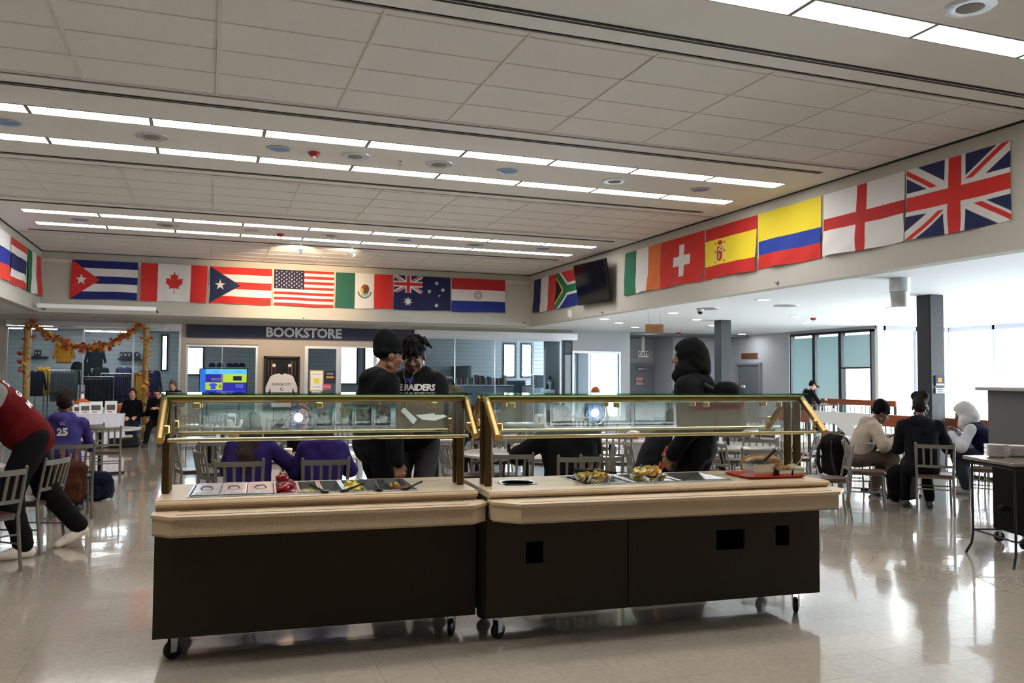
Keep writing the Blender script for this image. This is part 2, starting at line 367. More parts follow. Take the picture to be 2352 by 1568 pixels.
for i, (a, b, c_, d) in enumerate(hol):
    fr = MB()
    for q in ((a, c_, b, c_+.05), (a, d-.05, b, d), (a, c_, a+.05, d), (b-.05, c_, b, d)): fr.box(q[0], YI-.02, q[1], q[2], YI+.1, q[3])
    f = struct(fr.build('window_%d' % (8+i), M_frame)); MB().box(a+.05, YI+.03, c_+.05, b-.05, YI+.04, d-.05).build('pane', M_window, f)
M_sb = mat('slat_board', 'b9bcbd', .65)
for k in range(20):
    z0, z1 = .15+k*.14, .27+k*.14; x = -8.9
    for (a, b, c_, d) in [h for h in hol if h[0] < X_(1315)+1.5]:
        if z1 > c_-.05 and z0 < d+.05: MB().box(x, YI-.012, z0, a-.06, YI, z1).build('slat_board', M_sb, bkw); x = b+.06
    MB().box(x, YI-.012, z0, X_(1315)+1.2, YI, z1).build('slat_board', M_sb, bkw)
sbox('ceiling', mat('shop_ceiling', '7c848b', .8), (-9, YW+.15, 2.98, 12.9, 30.5, 3.12), (12.9, YW+.15, 2.98, 17, 25.5, 3.12))
sbox('wall_shop_partition', mat('shop_partition', '60696f', .8), (xe+.15, YW+.15, 0, xe+.25, 25.3, 2.98), (X_(1150), YI-2, 0, X_(1150)+.1, YI, 2.0))
shl = None
for k, (px, py, n_) in enumerate(((230, 745, 'shop tube light nearest the glass, left of the counter'), (235, 753, 'shop tube light second from the glass'), (250, 760, 'shop tube light deepest in the left of the shop'), (60, 745, 'far left shop tube light nearest the glass'), (75, 753, 'far left shop tube light in the second row'), (480, 797, 'shop tube light seen above the stacked caps'))):
    p = atZ(px, py, 2.9)
    if p.y > YI-.6 or p.y < YW+.3: p = Vector((atY(px, py, 24+.9*(k % 4)).x, 24+.9*(k % 4), 2.9))
    if shl is None:
        shl = thing('shop_tube_light', n_, 'ceiling light', (p.x, p.y, 2.9), 0); MB().box(-.62, -.06, .0, .62, .06, .08).build('housing', M_white, shl)
        MB().box(-.6, -.05, -.03, .6, .05, .0).build('tube', mat('lit_tube', 'ffffff', .4, emit=26), shl)
    else: dup(shl, (p.x, p.y, 2.9), 0, n_)
# exit alcove and east side ---------------------------------------
xq = atY(1447, 830, 25.3).x
_q = MB().prism([(xf-.12, YW+.1), (xf-.005, YW+.1), (xq-.02, 25.3), (xq-.14, 25.3)], 0, ZL); struct(_q.build('wall_exit_side', M_wallg))
sbox('wall_alcove', M_wallg, (xq-.4, 25.3, 0, 15.2, 25.5, ZL), (xe+.15, 25.3, 0, atY(1352, 830, 25.3).x, 25.45, ZL),  (xe+.15, 25.3, 2.55, xq, 25.45, ZL), (atY(1546, 800, 24).x, 24, 0, 17, 24.2, ZL), (atY(1546, 800, 24).x, 24.2, 0, atY(1546, 800, 24).x+.12, 25.3, ZL))
D1 = atY(1504, 850, 25.3).x; dz = atY(1480, 836, 25.3).z
dr = struct(MB().box(D1-1.15, 25.22, 0, D1-.07, 25.28, dz-.06).build('door_1', mat('door_grey', '8a8f97', .5)))
fr = MB(); fr.box(D1-1.22, 25.2, 0, D1-1.15, 25.3, dz); fr.box(D1-.07, 25.2, 0, D1, 25.3, dz); fr.box(D1-1.22, 25.2, dz-.06, D1, 25.3, dz); fr.build('door_frame', mat('door_frame_grey', '9a9ea6', .5), dr)
MB().box(D1-.75, 25.14, dz-.2, D1-.35, 25.22, dz-.13).tube([(D1-.4, 25.14, dz-.13), (D1-.62, 24.98, dz-.12), (D1-.8, 25.2, dz-.11)], .012, 6).build('door_closer', M_steel, dr)
MB().box(D1-1.08, 25.17, 1.0, D1-.2, 25.21, 1.08).build('push_bar', M_steel, dr)
M_red = mat('sign_red', 'b02430', .5); M_paper = mat('paper_white', 'e6e6e4', .7)
ds = thing('door_notice', 'red and white fire door notice on the grey exit door', 'sign', (atY(1469, 875, 25.21).x, 25.21, atY(1469, 875, 25.21).z))
MB().box(-.17, -.006, -.14, .17, 0, .14, bev=.002).build('plate', M_red, ds)
mb = MB().box(-.15, -.008, .035, .15, -.005, .125); mb.box(-.15, -.008, -.125, .15, -.005, -.035); mb.build('white_panel', M_paper, ds)
for tx, zz, mm in (('KEEP CLOSED', .08, M_red), ('FIRE DOOR', 0, M_paper), ('DO NOT BLOCK', -.08, M_red)): text(tx, .05, face_M((0, -.0085, zz), 0, -1), mm, ds, extrude=.001, bold=.0012)
ep = atD(1477, 813, 27.5); ex = thing('exit_sign', 'white EXIT sign box hanging above the grey fire door', 'sign', (ep.x, ep.y, ep.z-.1), R(-12))
MB().box(-.17, -.03, 0, .17, .03, .2, bev=.005).build('sign_box', mat('exit_box', 'e9e9e6', .5), ex); MB().box(-.05, -.02, .2, .05, .02, ZL-ep.z+.1).build('stem', M_white, ex)
text('EXIT', .17, face_M((.02, -.032, .1), 0, -1), mat('exit_letters', '5b1a2a', .5), ex, extrude=.001, bold=.004)
# east wall with door and blind windows
ys = sorted([atX(px, 800, XWIN).y for px in (1812, 2008)]); yA, yB2 = ys[1], YBAY+.05
east = sbox('wall_east', M_wallg, (XWIN, yA, 0, XWIN+.2, 24, ZL), (XWIN, YBAY, -3, XWIN+.2, yA, -.02), (XWIN, YBAY, 2.97, XWIN+.2, yA, ZL))
yd0, yd1 = atX(1747, 860, XWIN).y, atX(1698, 860, XWIN).y; zd = atX(1720, 838, XWIN).z
d2 = struct(MB().box(XWIN-.05, yd0, 0, XWIN-.02, yd1, zd).build('door_2', mat('lift_door_grey', '7d838b', .45))); fr = MB()
fr.box(XWIN-.09, yd0-.08, 0, XWIN, yd0, zd+.07); fr.box(XWIN-.09, yd1, 0, XWIN, yd1+.08, zd+.07); fr.box(XWIN-.09, yd0, zd, XWIN, yd1, zd+.07); fr.build('door_frame', mat('door_frame_grey', '9a9ea6', .5), d2)
MB().box(XWIN-.07, yd1-.35, 1.0, XWIN-.04, yd1-.2, 1.2).build('handle_plate', M_black, d2)
M_blind = mat('blind_slats', 'c4d6d8', .6)
bm_ = M_blind.node_tree; _bb = bm_.nodes['Principled BSDF']; _bb.inputs['Transmission Weight'].default_value = .0
_tr = bm_.nodes.new('ShaderNodeBsdfTranslucent'); _tr.inputs[0].default_value = (.55, .72, .74, 1); _ms = bm_.nodes.new('ShaderNodeMixShader'); _ms.inputs[0].default_value = .22
bm_.links.new(_bb.outputs[0], _ms.inputs[1]); bm_.links.new(_tr.outputs[0], _ms.inputs[2]); bm_.links.new(_ms.outputs[0], bm_.nodes['Material Output'].inputs[0])
ex_y = [atX(px, 800, XWIN).y for px in (1816, 1871, 1931, 2004)]
for i in range(3):
    y1, y0 = ex_y[i], ex_y[i+1]; zlo = .0 if i < 2 else 0
    f = MB(); fw = .11
    for q in ((y0, 0, y1, .06), (y0, 2.9, y1, 2.97), (y0, 0, y0+fw/2, 2.97), (y1-fw/2, 0, y1, 2.97)): f.box(XWIN-.04, q[0], q[1], XWIN+.12, q[2], q[3])
    wf = struct(f.build('window_%d' % (16+i), M_frame)); MB().box(XWIN+.06, y0+.05, .06, XWIN+.07, y1-.05, 2.9).build('pane', M_window, wf)
    zb_ = atX(1970, 843, XWIN).z if i == 2 else atX(1840, 925 if i == 0 else 912, XWIN).z
    s = MB(); z = 2.84
    while z > zb_: s.box(XWIN+.0, y0+.1, z-.052, XWIN+.006-.004*(int(z*20) % 2), y1-.1, z); z -= .05
    b = s.build('blind', M_blind, wf); b['kind'] = 'stuff'
    if i == 2: MB().box(XWIN-.02, y0+.05, zb_-.04, XWIN+.05, y1-.05, zb_).build('blind_rail', M_frame, wf)
# bay windows, from the lower level up to the ceiling
M_bay = mat('bay_frame', 'a3a5b4', .5)
def glaze(n, a, b, muls, m=M_bay, axis='x', pos=0, t=.07):
    f = MB()
    def bx(u0, u1, z0, z1):
        if axis == 'x': f.box(u0, pos-.05, z0, u1, pos+.05, z1)
        else: f.box(pos-.05, u0, z0, pos+.05, u1, z1)
    bx(a, b, ZL-.12, ZL); bx(a, b, -3.05, -2.9); bx(a, b, -.3, -.15)
    for u in [a+t/2, b-t/2]+muls: bx(u-t/2, u+t/2, -3, ZL)
    w_ = struct(f.build('window_%d' % n, m)); us = [a]+muls+[b]
    for u0, u1 in zip(us, us[1:]):
        for z0, z1 in ((-2.9, -.3), (-.15, ZL-.12)):
            q = MB(); q.box(u0+t/2, pos-.003, z0, u1-t/2, pos+.003, z1) if axis == 'x' else q.box(pos-.003, u0+t/2, z0, pos+.003, u1-t/2, z1); q.build('pane', M_window, w_)
glaze(19, XWIN+.2, XBAY, [18.0], axis='x', pos=YBAY)
def portal(p, rot, sx, sy):
    L = bpy.data.lights.new('window_portal', 'AREA'); L.shape = 'RECTANGLE'; L.size = sx; L.size_y = sy; L.cycles.is_portal = True; o = bpy.data.objects.new('window_portal', L); C.objects.link(o); o.location = p; o.rotation_euler = rot
portal((XBAY+.12, 9.4, 0), (PI/2, 0, PI/2), 15.8, 6.1); portal((17.9, YBAY+.12, 0), (-PI/2, 0, 0), 2.3, 6.1); portal((XWIN+.25, 19.2, 1.5), (PI/2, 0, PI/2), 3.5, 2.9)
glaze(20, 1.5, YBAY-.05, [15.9, 13.5, 11.1, 8.7, 6.3, 3.9], axis='y', pos=XBAY)
sbox('wall_bay', M_white, (XWIN, YBAY-.05, -3, XWIN+.2, YBAY+.05, ZL), (XBAY-.1, YBAY-.1, -3, XBAY+.1, YBAY+.1, ZL), (XBAY, -5, -3, XBAY+.2, 1.5, ZL), (11.9, 15.2, -3, XWIN, 15.3, -.26))
sbox('wall_stair', mat('stairwell_wall', 'a8a49a', .8), (11.85, -5, -3.05, 11.95, 15.2, -.26))
# steel box columns
for i, (x, y, lb) in enumerate(((11.55, 10.85, 'dark steel box column behind the seated trio, nearer of the two'), (11.9, 17.45, 'dark steel box column behind the hooded standing man'))):
    c_ = thing('column', lb, 'column', (x, y, 0), R(-2)); mb = MB(); h = .15
    mb.box(-h, -h, 0, h, h, ZL, bev=.012); mb.build('shaft', M_col, c_); MB().box(-h-.02, -h-.02, 0, h+.02, h+.02, .1, bev=.005).build('base_plate', M_col, c_)
def poster(p, nx, ny, w_, h_, label, bg_, parts, cat='poster', th=.004):
    o = thing('poster', label, cat, p); Mx = face_M((0, 0, 0), nx, ny)
    MB().box(-w_/2, -h_/2, 0, w_/2, h_/2, th).build('sheet', bg_, o, Mx)
    for k, q in enumerate(parts):
        if isinstance(q[0], str): text(q[0], q[1], Mx@T(q[2], q[3], th+.001), q[4], o, extrude=.0008, bold=q[5] if len(q) > 5 else .0)
        else: MB().box(q[0], q[1], th, q[2], q[3], th+.0015+.0004*k).build('printed_block', q[4], o, Mx)
    return o
M_ink = mat('navy_ink', '1f2350', .6); M_gold = mat('gold_ink', 'd9a72b', .6)
p = atY(2161, 870, 10.85-.17)
poster((11.55+.02, 10.85-.165, 1.6), 0, -1, .2, .17, 'small navy and gold poster on the nearer dark column', M_ink, [(-.05, -.03, .04, .05, M_gold), (-.09, -.08, .09, -.05, M_paper)])
poster((11.55+.02, 10.85-.165, 1.43), 0, -1, .2, .09, 'small white notice under the navy poster on the column', M_paper, [('NOTICE', .035, 0, .02, M_ink), ('PLEASE READ', .02, 0, -.02, M_ink)])
# ================================================================ the two serving counters
UL = (-.259, 5.077, -.06); UR = (1.607, 4.824, -.06)
def L2W(U, u, v, z): x0, y0, th = U; return Vector((x0+u*math.cos(th)-v*math.sin(th), y0+u*math.sin(th)+v*math.cos(th), z))
def slabmb(mb, u0, u1, v0, v1, z0, z1, holes, m=0):   # slab with rectangular holes in a row, sorted in u
    u = u0
    for (a, b, c_, d) in holes:
        mb.box(u, v0, z0, a, v1, z1, m); mb.box(a, v0, z0, b, c_, z1, m); mb.box(a, d, z0, b, v1, z1, m); u = b
    mb.box(u, v0, z0, u1, v1, z1, m)
def caster(parent, u, v, zb, ang):
    c_ = MB(); M0 = T(u, v, 0)@RZ(ang); r = .052
    c_.lathe([(.001, -.014), (r*.75, -.016), (r, -.01), (r, .01), (r*.75, .016), (.001, .014)], n=20, M=M0@T(0, 0, r)@RX(PI/2))
    w_ = c_.build('caster', M_black, parent, smooth=True)
    f = MB(); f.box(-.02, -.026, zb-.02, .02, .026, zb, M=M0)
    for s in (-1, 1): f.prism([(-.022, -.01), (.012, -.01), (.02, zb-r-.01), (-.02, zb-r-.01)], -.002+s*.022, .002+s*.022, M=M0@T(0, 0, r)@RX(PI/2))
    f.build('caster_fork', M_steel, w_)
def counter(name, label, U, W, zb, zt, zf, zc, zl, t, c_, D, ch, e_, holes, seams, vents, gu, rhole=None):
    t_ = thing(name, label, 'serving counter', (U[0], U[1], 0), U[2])
    p = MB(); us = [0]+seams+[W]
    for a, b in zip(us, us[1:]):
        q = MB(); vs = [v for v in vents if a < v[0] < b]
        x = a+(.004 if a else 0); e2 = b-(.004 if b < W else 0)
        for (u0, u1, z0, z1) in vs:
            q.box(x, 0, zb, u0, .02, zl); q.box(u0, 0, zb, u1, .02, z0); q.box(u0, 0, z1, u1, .02, zl); x = u1
        q.box(x, 0, zb, e2, .02, zl); q.build('front_panel', M_dark, t_)
    for k, (u0, u1, z0, z1) in enumerate(vents):
        MB().box(u0-.03, .14, z0-.03, u1+.03, .15, z1+.03).build('vent_recess', mat('vent_black', '040404', .9, spec=.0), t_)
    q = MB()
    for a in (0, W-.02): q.box(a, .02, zb, a+.02, D-.06, zl)
    q.box(.02, D-.08, zb, W-.02, D-.06, zl); q.box(.02, .02, zb, W-.02, D-.08, zb+.02); q.build('carcass', M_dark, t_)
    w_ = MB(); slabmb(w_, .004, W+e_-.035, -c_, D, zl, zc, holes)
    top = w_.build('worktop', M_lam, t_)
    r_ = MB().tube([(.004, -c_, zl+.017), (W+e_-.035, -c_, zl+.017)], .0165, 8).build('worktop_nosing', M_lam, top, smooth=True)
    # tray slide: bevelled plan
    pl_ = [(-.004, -c_+.005), (-.004, -t+ch), (ch, -t), (W+e_-ch, -t), (W+e_, -t+ch), (W+e_, -c_+.005)]
    MB().prism(pl_, zt-.018, zt).build('tray_slide', M_lam, t_)
    MB().box(.004, -c_+.012, zt-.017, W+e_-.037, -.001, zl+.001).box(.004, -c_-.0, zt-.018, W+e_-.037, -.001, zt-.001).build('apron', M_lam, t_)
    fa = MB(); ip = [(.004, -c_+.0), (.004, -t+ch+.004), (ch+.004, -t+.012), (W+e_-ch-.004, -t+.012), (W+e_-.012, -t+ch+.004), (W+e_-.012, -c_)]
    for a, b in zip(ip, ip[1:]):
        d = Vector((b[0]-a[0], b[1]-a[1], 0)).normalized(); n = Vector((-d.y, d.x, 0))*.02
        fa.prism([a, b, (b[0]+n.x, b[1]+n.y), (a[0]+n.x, a[1]+n.y)], zf, zt-.018)
    fa.prism([(x, y) for x, y in ip], zf+.002, zf+.01); fa.build('fascia', M_lam, t_)
    ml = mat('groove_brown', '5a4634', .6)
    for v in (-t+.065, -c_-.035): MB().box(ch+.02, v-.004, zt-.001, W+e_-ch-.02, v+.004, zt+.0015).build('tray_rail', ml, t_)
    for u, v, a in ((.1, .09, .5), (W-.13, .09, 1.1), (.12, D-.16, .4), (W-.12, D-.16, .2)): caster(t_, u, v, zb, a)
    return t_
def guard(name, label, U, W, a, b, zc, clips):
    g = thing(name, label, 'food guard', (U[0], U[1], zc), U[2]); z = 1.467-zc; r = .026; vf, vb = .25, .39
    zA = 1.238-zc
    for u in (a+.012, b-.035):
        for v in (vf+.0, vb-.03): MB().cbox((u, v, (z-.01)/2), (.046, .042, z-.01), bev=.006).build('post', M_post, g)
    for k, (v, s) in enumerate(((vf, -1), (vb, 1))):
        MB().tube([(a, v, z), (b, v, z)], r, 14).build('top_tube', M_brass, g, smooth=True)
        for u in (a, b):
            d = Vector((0, s*.27, zA-z)); e1 = Vector((u, v, z))
            m_ = MB().tube([e1, e1+d*.15, e1+d], r, 14); m_.lathe([(.001, -r*1.08), (r*.8, -r*.75), (r*1.1, 0), (r*.8, r*.75), (.001, r*1.08)], (u, v, z), 12)
            m_.build('arm', M_brass, g, smooth=True)
        # sloping glass between the arms with a bright lower trim
        n0 = Vector((0, v+s*.038, z-.016)); n1 = Vector((0, v+s*.232, zA+.002)); th_ = Vector((0, s*.004, .004)); q = MB(); u0, u1 = a+.042, b-.042
        q.add([(u0, n0.y, n0.z), (u1, n0.y, n0.z), (u1, n1.y, n1.z), (u0, n1.y, n1.z)]+[(u0, n0.y+th_.y, n0.z+.004), (u1, n0.y+th_.y, n0.z+.004), (u1, n1.y+th_.y, n1.z+.004), (u0, n1.y+th_.y, n1.z+.004)], [(0, 1, 2, 3), (7, 6, 5, 4), (0, 4, 5, 1), (2, 6, 7, 3), (1, 5, 6, 2), (0, 3, 7, 4)])
        gl = q.build('glass_panel', M_glass, g)
        MB().box(u0-.005, n1.y-.006, n1.z-.012, u1+.005, n1.y+.008, n1.z+.008, bev=.003).build('glass_edge_trim', mat('polished_brass', 'ecd9a0', .16, 1), gl)
        if s < 0 or True:
            mc = mat('clip_brass', 'd9b56c', .25, 1)
            for cu in clips: MB().box(cu-.022, v+s*.024-.012, z-.06, cu+.022, v+s*.05+.004 if s > 0 else v+s*.024+.006, z-.022, bev=.005).build('clip', mc, g)
            for cu in (u0-.012, u1+.012): MB().cbox((cu, v+s*.205, zA+.06), (.034, .022, .05), bev=.006).build('clip', mc, g)
    MB().box(a-.03, vf-.05, z+r+.0005, b+.03, vb+.05, z+r+.0085).build('glass_shelf', glassy('green_edge_glass', (.55, .78, .74), 1), g)
    return g
LP = [.172+.153*k for k in range(4)]+[.796, .961, 1.126, 1.291, 1.456]     # pan slots
cl = counter('serving_counter', 'left serving counter with sand laminate tray slide, holding the cold food pans', UL, 1.845, .14, .852, .740, .910, .872, .275, .05, .68, .107, .03, [(.165, 1.47, .045, .60)], [], [], None)
crr = counter('serving_counter', 'right serving counter with three dark cut-outs in its brown front', UR, 2.359, .15, .869, .754, .912, .876, .274, .027, .68, .132, .094, [(.19, .41, .245, .465), (.71, 1.757, .13, .60)], [.932], [(.25, .363, .465, .596), (1.565, 1.776, .476, .606), (2.014, 2.125, .481, .614)], None)
guard('sneeze_guard', 'brass tube food guard with sloping glass on the left counter', UL, 1.862, .015, 1.835, .9105, [.19, .9, 1.62])
guard('sneeze_guard', 'brass tube food guard with sloping glass on the right counter', UR, 2.359, .06, 2.40, .9125, [.22, .95, 1.62, 2.2])
# pans --------------------------------------------------------------
def pan(name, label, U, u0, u1, v0, v1, zc, deep=.1, lip=.012, group=None, loc=None):
    cx, cy = (u0+u1)/2, (v0+v1)/2; hx, hy = (u1-u0)/2, (v1-v0)/2; p = L2W(U, cx, cy, zc) if loc is None else loc
    o = thing(name, label, 'pan', p, U[2], group); q = MB(); t = .0015
    a, b = hx-lip, hy-lip; zz = .004; k = .82
    def ring(x, y, z): return [(-x, -y, z), (x, -y, z), (x, y, z), (-x, y, z)]
    v = ring(hx, hy, zz-.005)+ring(hx, hy, zz)+ring(a, b, zz)+ring(a*k, b*.92, -deep)
    f = []
    for i in range(3):
        for j in range(4): f.append((i*4+j, i*4+(j+1) % 4, i*4+4+(j+1) % 4, i*4+4+j))
    f.append((12, 13, 14, 15)); q.add(v, f); q.build('pan_body', M_steel, o)
    return o
frm = thing('pan_frame', 'polished steel adapter frame set into the left counter around the pans', 'pan frame', L2W(UL, .82, .32, .9105), UL[2]); q = MB()
for b in ((-.665, -.285, .665, -.272), (-.665, .272, .665, .285), (-.665, -.272, -.65, .272), (.64, -.272, .665, .272)): q.box(b[0], b[1], 0, b[2], b[3], .004, bev=.001)
q.build('rim', M_steel, frm)
frm = thing('pan_frame', 'polished steel adapter frame set into the right counter around the chip bowls', 'pan frame', L2W(UR, 1.233, .365, .9125), UR[2]); q = MB()
for b in ((-.545, -.245, .545, -.225), (-.545, .225, .545, .245), (-.545, -.225, -.525, .225), (.52, -.225, .545, .225)): q.box(b[0], b[1], 0, b[2], b[3], .004, bev=.001)
for x in (-.18, .17): q.box(x-.008, -.225, -.002, x+.008, .225, .003)
q.build('rim', M_steel, frm)
for k in range(3):     # lidded pans
    u0 = .180+.153*k
    o = pan('lidded_pan', '%s steel pan with a closed lid, from the left end of the left counter' % ORD[k], UL, u0, u0+.149, .055, .59, .9145, group='lidded cold pans')
    l = MB().box(-.07, -.26, .004, .07, .26, .010, bev=.002); l.box(-.056, -.245, .010, .056, .245, .013, bev=.001)
    ld = l.build('lid', M_steel, o); h = MB().tube([(-.035, -.05, .012), (-.02, -.05, .026), (.02, -.05, .026), (.035, -.05, .012)], .004, 6); h.build('lid_handle', mat('lid_handle_steel', '8f9aa8', .3, 1), ld)
PN = []
for k, n in enumerate(('steel pan heaped with red apples', 'steel pan with a layer of pale shredded cheese', 'dark steel pan with a little orange relish at the bottom', 'steel pan heaped with yellow melon slices', 'nearly empty steel pan with clear juice', 'steel pan with yellow fruit chunks and red pieces')):
    u0 = .640+.1375*k; PN.append(pan('food_pan', n, UL, u0, u0+.134, .055, .59, .9145, group='open cold pans'))
# apples
M_apple = mat('apple_red', '9c1119', .22, speck='6e0a12', sscale=30, coat=.4); ap0 = None
prof = [(.001, .012), (.012, .006), (.026, .006), (.036, .02), (.040, .038), (.036, .056), (.024, .068), (.012, .066), (.001, .058)]
aps = [(.675, .12, 0), (.735, .11, 0), (.675, .21, 0), (.742, .2, 0), (.68, .31, 0), (.74, .3, 0), (.70, .16, .052), (.712, .245, .052), (.755, .25, .04), (.69, .40, 0), (.745, .4, .0), (.708, .33, .05), (.70, .24, .095)]
for k, (u, v, z) in enumerate(aps):
    lb = ['apple', 'shiny red apple in the steel pan, '+['front left corner', 'front right corner', 'second from the front on the left', 'second from the front on the right', 'third from the front on the left', 'third from the front on the right', 'upper layer at the front', 'upper layer in the middle', 'upper layer leaning on the right rim', 'back left corner', 'back right corner', 'upper layer at the back', 'topmost of the heap'][k]]
    loc = L2W(UL, u, v, .905+z-.05)
    if ap0 is None:
        ap0 = thing('apple', lb[1], 'apple', loc, 0, 'red apples in the pan'); MB().lathe(prof, n=18).build('fruit', M_apple, ap0, smooth='all'); MB().tube([(0, 0, .058), (.003, 0, .074)], .0016, 5).build('stem', M_wood, ap0); a = ap0
    else: a = dup(ap0, loc, random.random()*6, lb[1])
    a.rotation_euler = (random.uniform(-.7, .7), random.uniform(-.7, .7), random.random()*6)
def heap(parent, name, m, n, hx, hy, z0, shape, rmax=.05, kind='stuff', peak=.05):
    mb = MB()
    for _ in range(n):
        x, y = random.uniform(-hx, hx), random.uniform(-hy, hy); h = peak*max(0, 1-(x/hx)**2)*max(0, 1-(y/hy)**2)
        M0 = T(x, y, z0+random.random()*h+.004)@Euler((random.uniform(-.6, .6), random.uniform(-.6, .6), random.random()*6)).to_matrix().to_4x4()
        shape(mb, M0)
    o = mb.build(name, m, parent, smooth='all'); o['kind'] = kind; return o
def crescent(mb, M0):
    pts = [M0@Vector((.03*math.cos(t), .03*math.sin(t), 0)) for t in (-.9, -.3, .3, .9)]; mb.tube(pts, [.004, .010, .010, .004], 6)
def shred(mb, M0): mb.tube([M0@Vector((-.014, 0, 0)), M0@Vector((.014, .003, 0))], .0022, 4)
def chunk(mb, M0): mb.cbox((0, 0, .006), (.024, .02, .018), M=M0, bev=.004)
def chip(mb, M0):
    v = [M0@Vector(p) for p in ((.026, 0, .004), (.008, .024, .007), (-.018, .017, .001), (-.02, -.016, .001), (.01, -.023, .007), (0, 0, -.004))]; mb.add(v, [(5, i, (i+1) % 5) for i in range(5)])
    v2 = [p+Vector((0, 0, .002)) for p in v]; mb.add(v2, [(5, (i+1) % 5, i) for i in range(5)])
heap(PN[1], 'shredded_cheese', mat('cheese_pale', 'd8b67c', .6), 420, .045, .2, -.05, shred, peak=.02)
heap(PN[2], 'relish', mat('relish_orange', 'b96a2c', .5), 120, .045, .2, -.07, shred, peak=.012)
heap(PN[3], 'melon_slices', mat('melon_yellow', 'efd35f', .35), 70, .042, .2, -.035, crescent, peak=.06)
heap(PN[4], 'leftover_slices', mat('melon_yellow', 'efd35f', .35), 8, .04, .17, -.088, crescent, peak=.01)
heap(PN[5], 'fruit_chunks', mat('pineapple_yellow', 'efc04a', .4), 30, .042, .2, -.05, chunk, peak=.05); heap(PN[5], 'red_chunks', mat('strawberry_red', 'b3271c', .4), 8, .04, .17, -.03, chunk, peak=.03)
for q in (PN[4],): MB().box(-.045, -.22, -.085, .045, .22, -.08).build('juice', glassy('juice', (.8, .8, .75), 1), q)
def tongs(label, U, u, v, z, rz, tilt, m, L=.24, name='tongs'):
    o = thing(name, label, 'tongs', L2W(U, u, v, z), U[2]+rz); Mx = RY(-tilt)
    for s in (-1, 1): MB().tube([(0, 0, 0), (L*.35, s*.016, .004), (L*.8, s*.022, 0), (L, s*.012, -.004)], [.008, .009, .009, .016], 6).build('arm', m, o, Mx, smooth=True)
    MB().tube([(-.005, -.008, 0), (-.005, .008, 0)], .009, 6).build('hinge', m, o, Mx); return o
for k, (u, rz, n) in enumerate(((.915, 2.2, 'black spoon leaning over the right rim of the cheese pan'), (1.06, .5, 'black tongs lying across the melon pan'), (1.25, 1.6, 'short black ladle standing in the juice pan'), (1.43, .6, 'black serving spoon at the right end of the cold pans'))):
    o = thing('serving_spoon' if k != 1 else 'serving_fork', n, 'spoon', L2W(UL, u, .065, .922), rz+UL[2])
    MB().tube([(0, 0, 0), (.08, 0, .02), (.12, 0, .028)], [.008, .006, .007], 6).build('handle', M_black, o, smooth=True); MB().lathe([(.001, -.012), (.018, -.008), (.026, .004), (.001, .0)], (-.02, 0, 0), 10, sx=1.3).build('bowl', M_black, o, smooth=True)
# right counter: round well, chips, tray
rw = thing('round_well', 'empty round black soup well with a steel rim in the right counter', 'well', L2W(UR, .30, .355, .9125), UR[2])
pr_ = [(.108, .0), (.122, .001), (.127, .004), (.122, .007), (.110, .005), (.108, -.0)]
MB().lathe(pr_, n=36).build('rim', M_steel, rw, smooth=True); MB().lathe([(.001, -.12), (.105, -.12), (.109, .0)], n=36).build('liner', M_black, rw, smooth=True)
def boxpan(name, label, U, u, v, z, w_, d, h, m=M_steel, rz=0, cat='pan'):
    o = thing(name, label, cat, L2W(U, u, v, z), U[2]+rz); q = MB(); k = .86; w2, d2 = w_/2, d/2
    v_ = [(-w2*k, -d2*k, 0), (w2*k, -d2*k, 0), (w2*k, d2*k, 0), (-w2*k, d2*k, 0), (-w2, -d2, h), (w2, -d2, h), (w2, d2, h), (-w2, d2, h)]
    li = .01; v_ += [(-w2-li, -d2-li, h), (w2+li, -d2-li, h), (w2+li, d2+li, h), (-w2-li, d2+li, h), (-w2-li, -d2-li, h-.004), (w2+li, -d2-li, h-.004), (w2+li, d2+li, h-.004), (-w2-li, d2+li, h-.004)]
    v_ += [(-w2*k+.003, -d2*k+.003, .004), (w2*k-.003, -d2*k+.003, .004), (w2*k-.003, d2*k-.003, .004), (-w2*k+.003, d2*k-.003, .004)]
    f = [(3, 2, 1, 0)]+[(i, (i+1) % 4, 4+(i+1) % 4, 4+i) for i in range(4)]+[(4+i, 4+(i+1) % 4, 12+(i+1) % 4, 12+i) for i in range(4)]+[(12+i, 12+(i+1) % 4, 8+(i+1) % 4, 8+i) for i in range(4)]+[(8+i, 8+(i+1) % 4, 4+(i+1) % 4, 4+i) for i in range(4)]+[(4+i, 4+(i+1) % 4, 16+(i+1) % 4, 16+i) for i in range(4)]+[(16, 17, 18, 19)]
    q.add(v_, f).build('pan_body', m, o); return o
for k in range(3):
    pan('steam_table_pan', ('steel pan under the chip bowl with black tongs', 'steel pan under the chip bowl with blue handled tongs', 'empty shallow steel pan at the right end of the counter well')[k], UR, .735+.345*k, 1.073+.345*k-.0, .15, .58, .9165, deep=.05 if k < 2 else .07, group='hot well pans')
M_bowl = glassy('clear_plastic', (.93, .93, .9), .8); M_chip = mat('tortilla_chip', 'f5c66a', .7, var=.12, sscale=30); M_chip2 = mat('tortilla_chip_pale', 'f6dc9c', .7, var=.15, sscale=30)
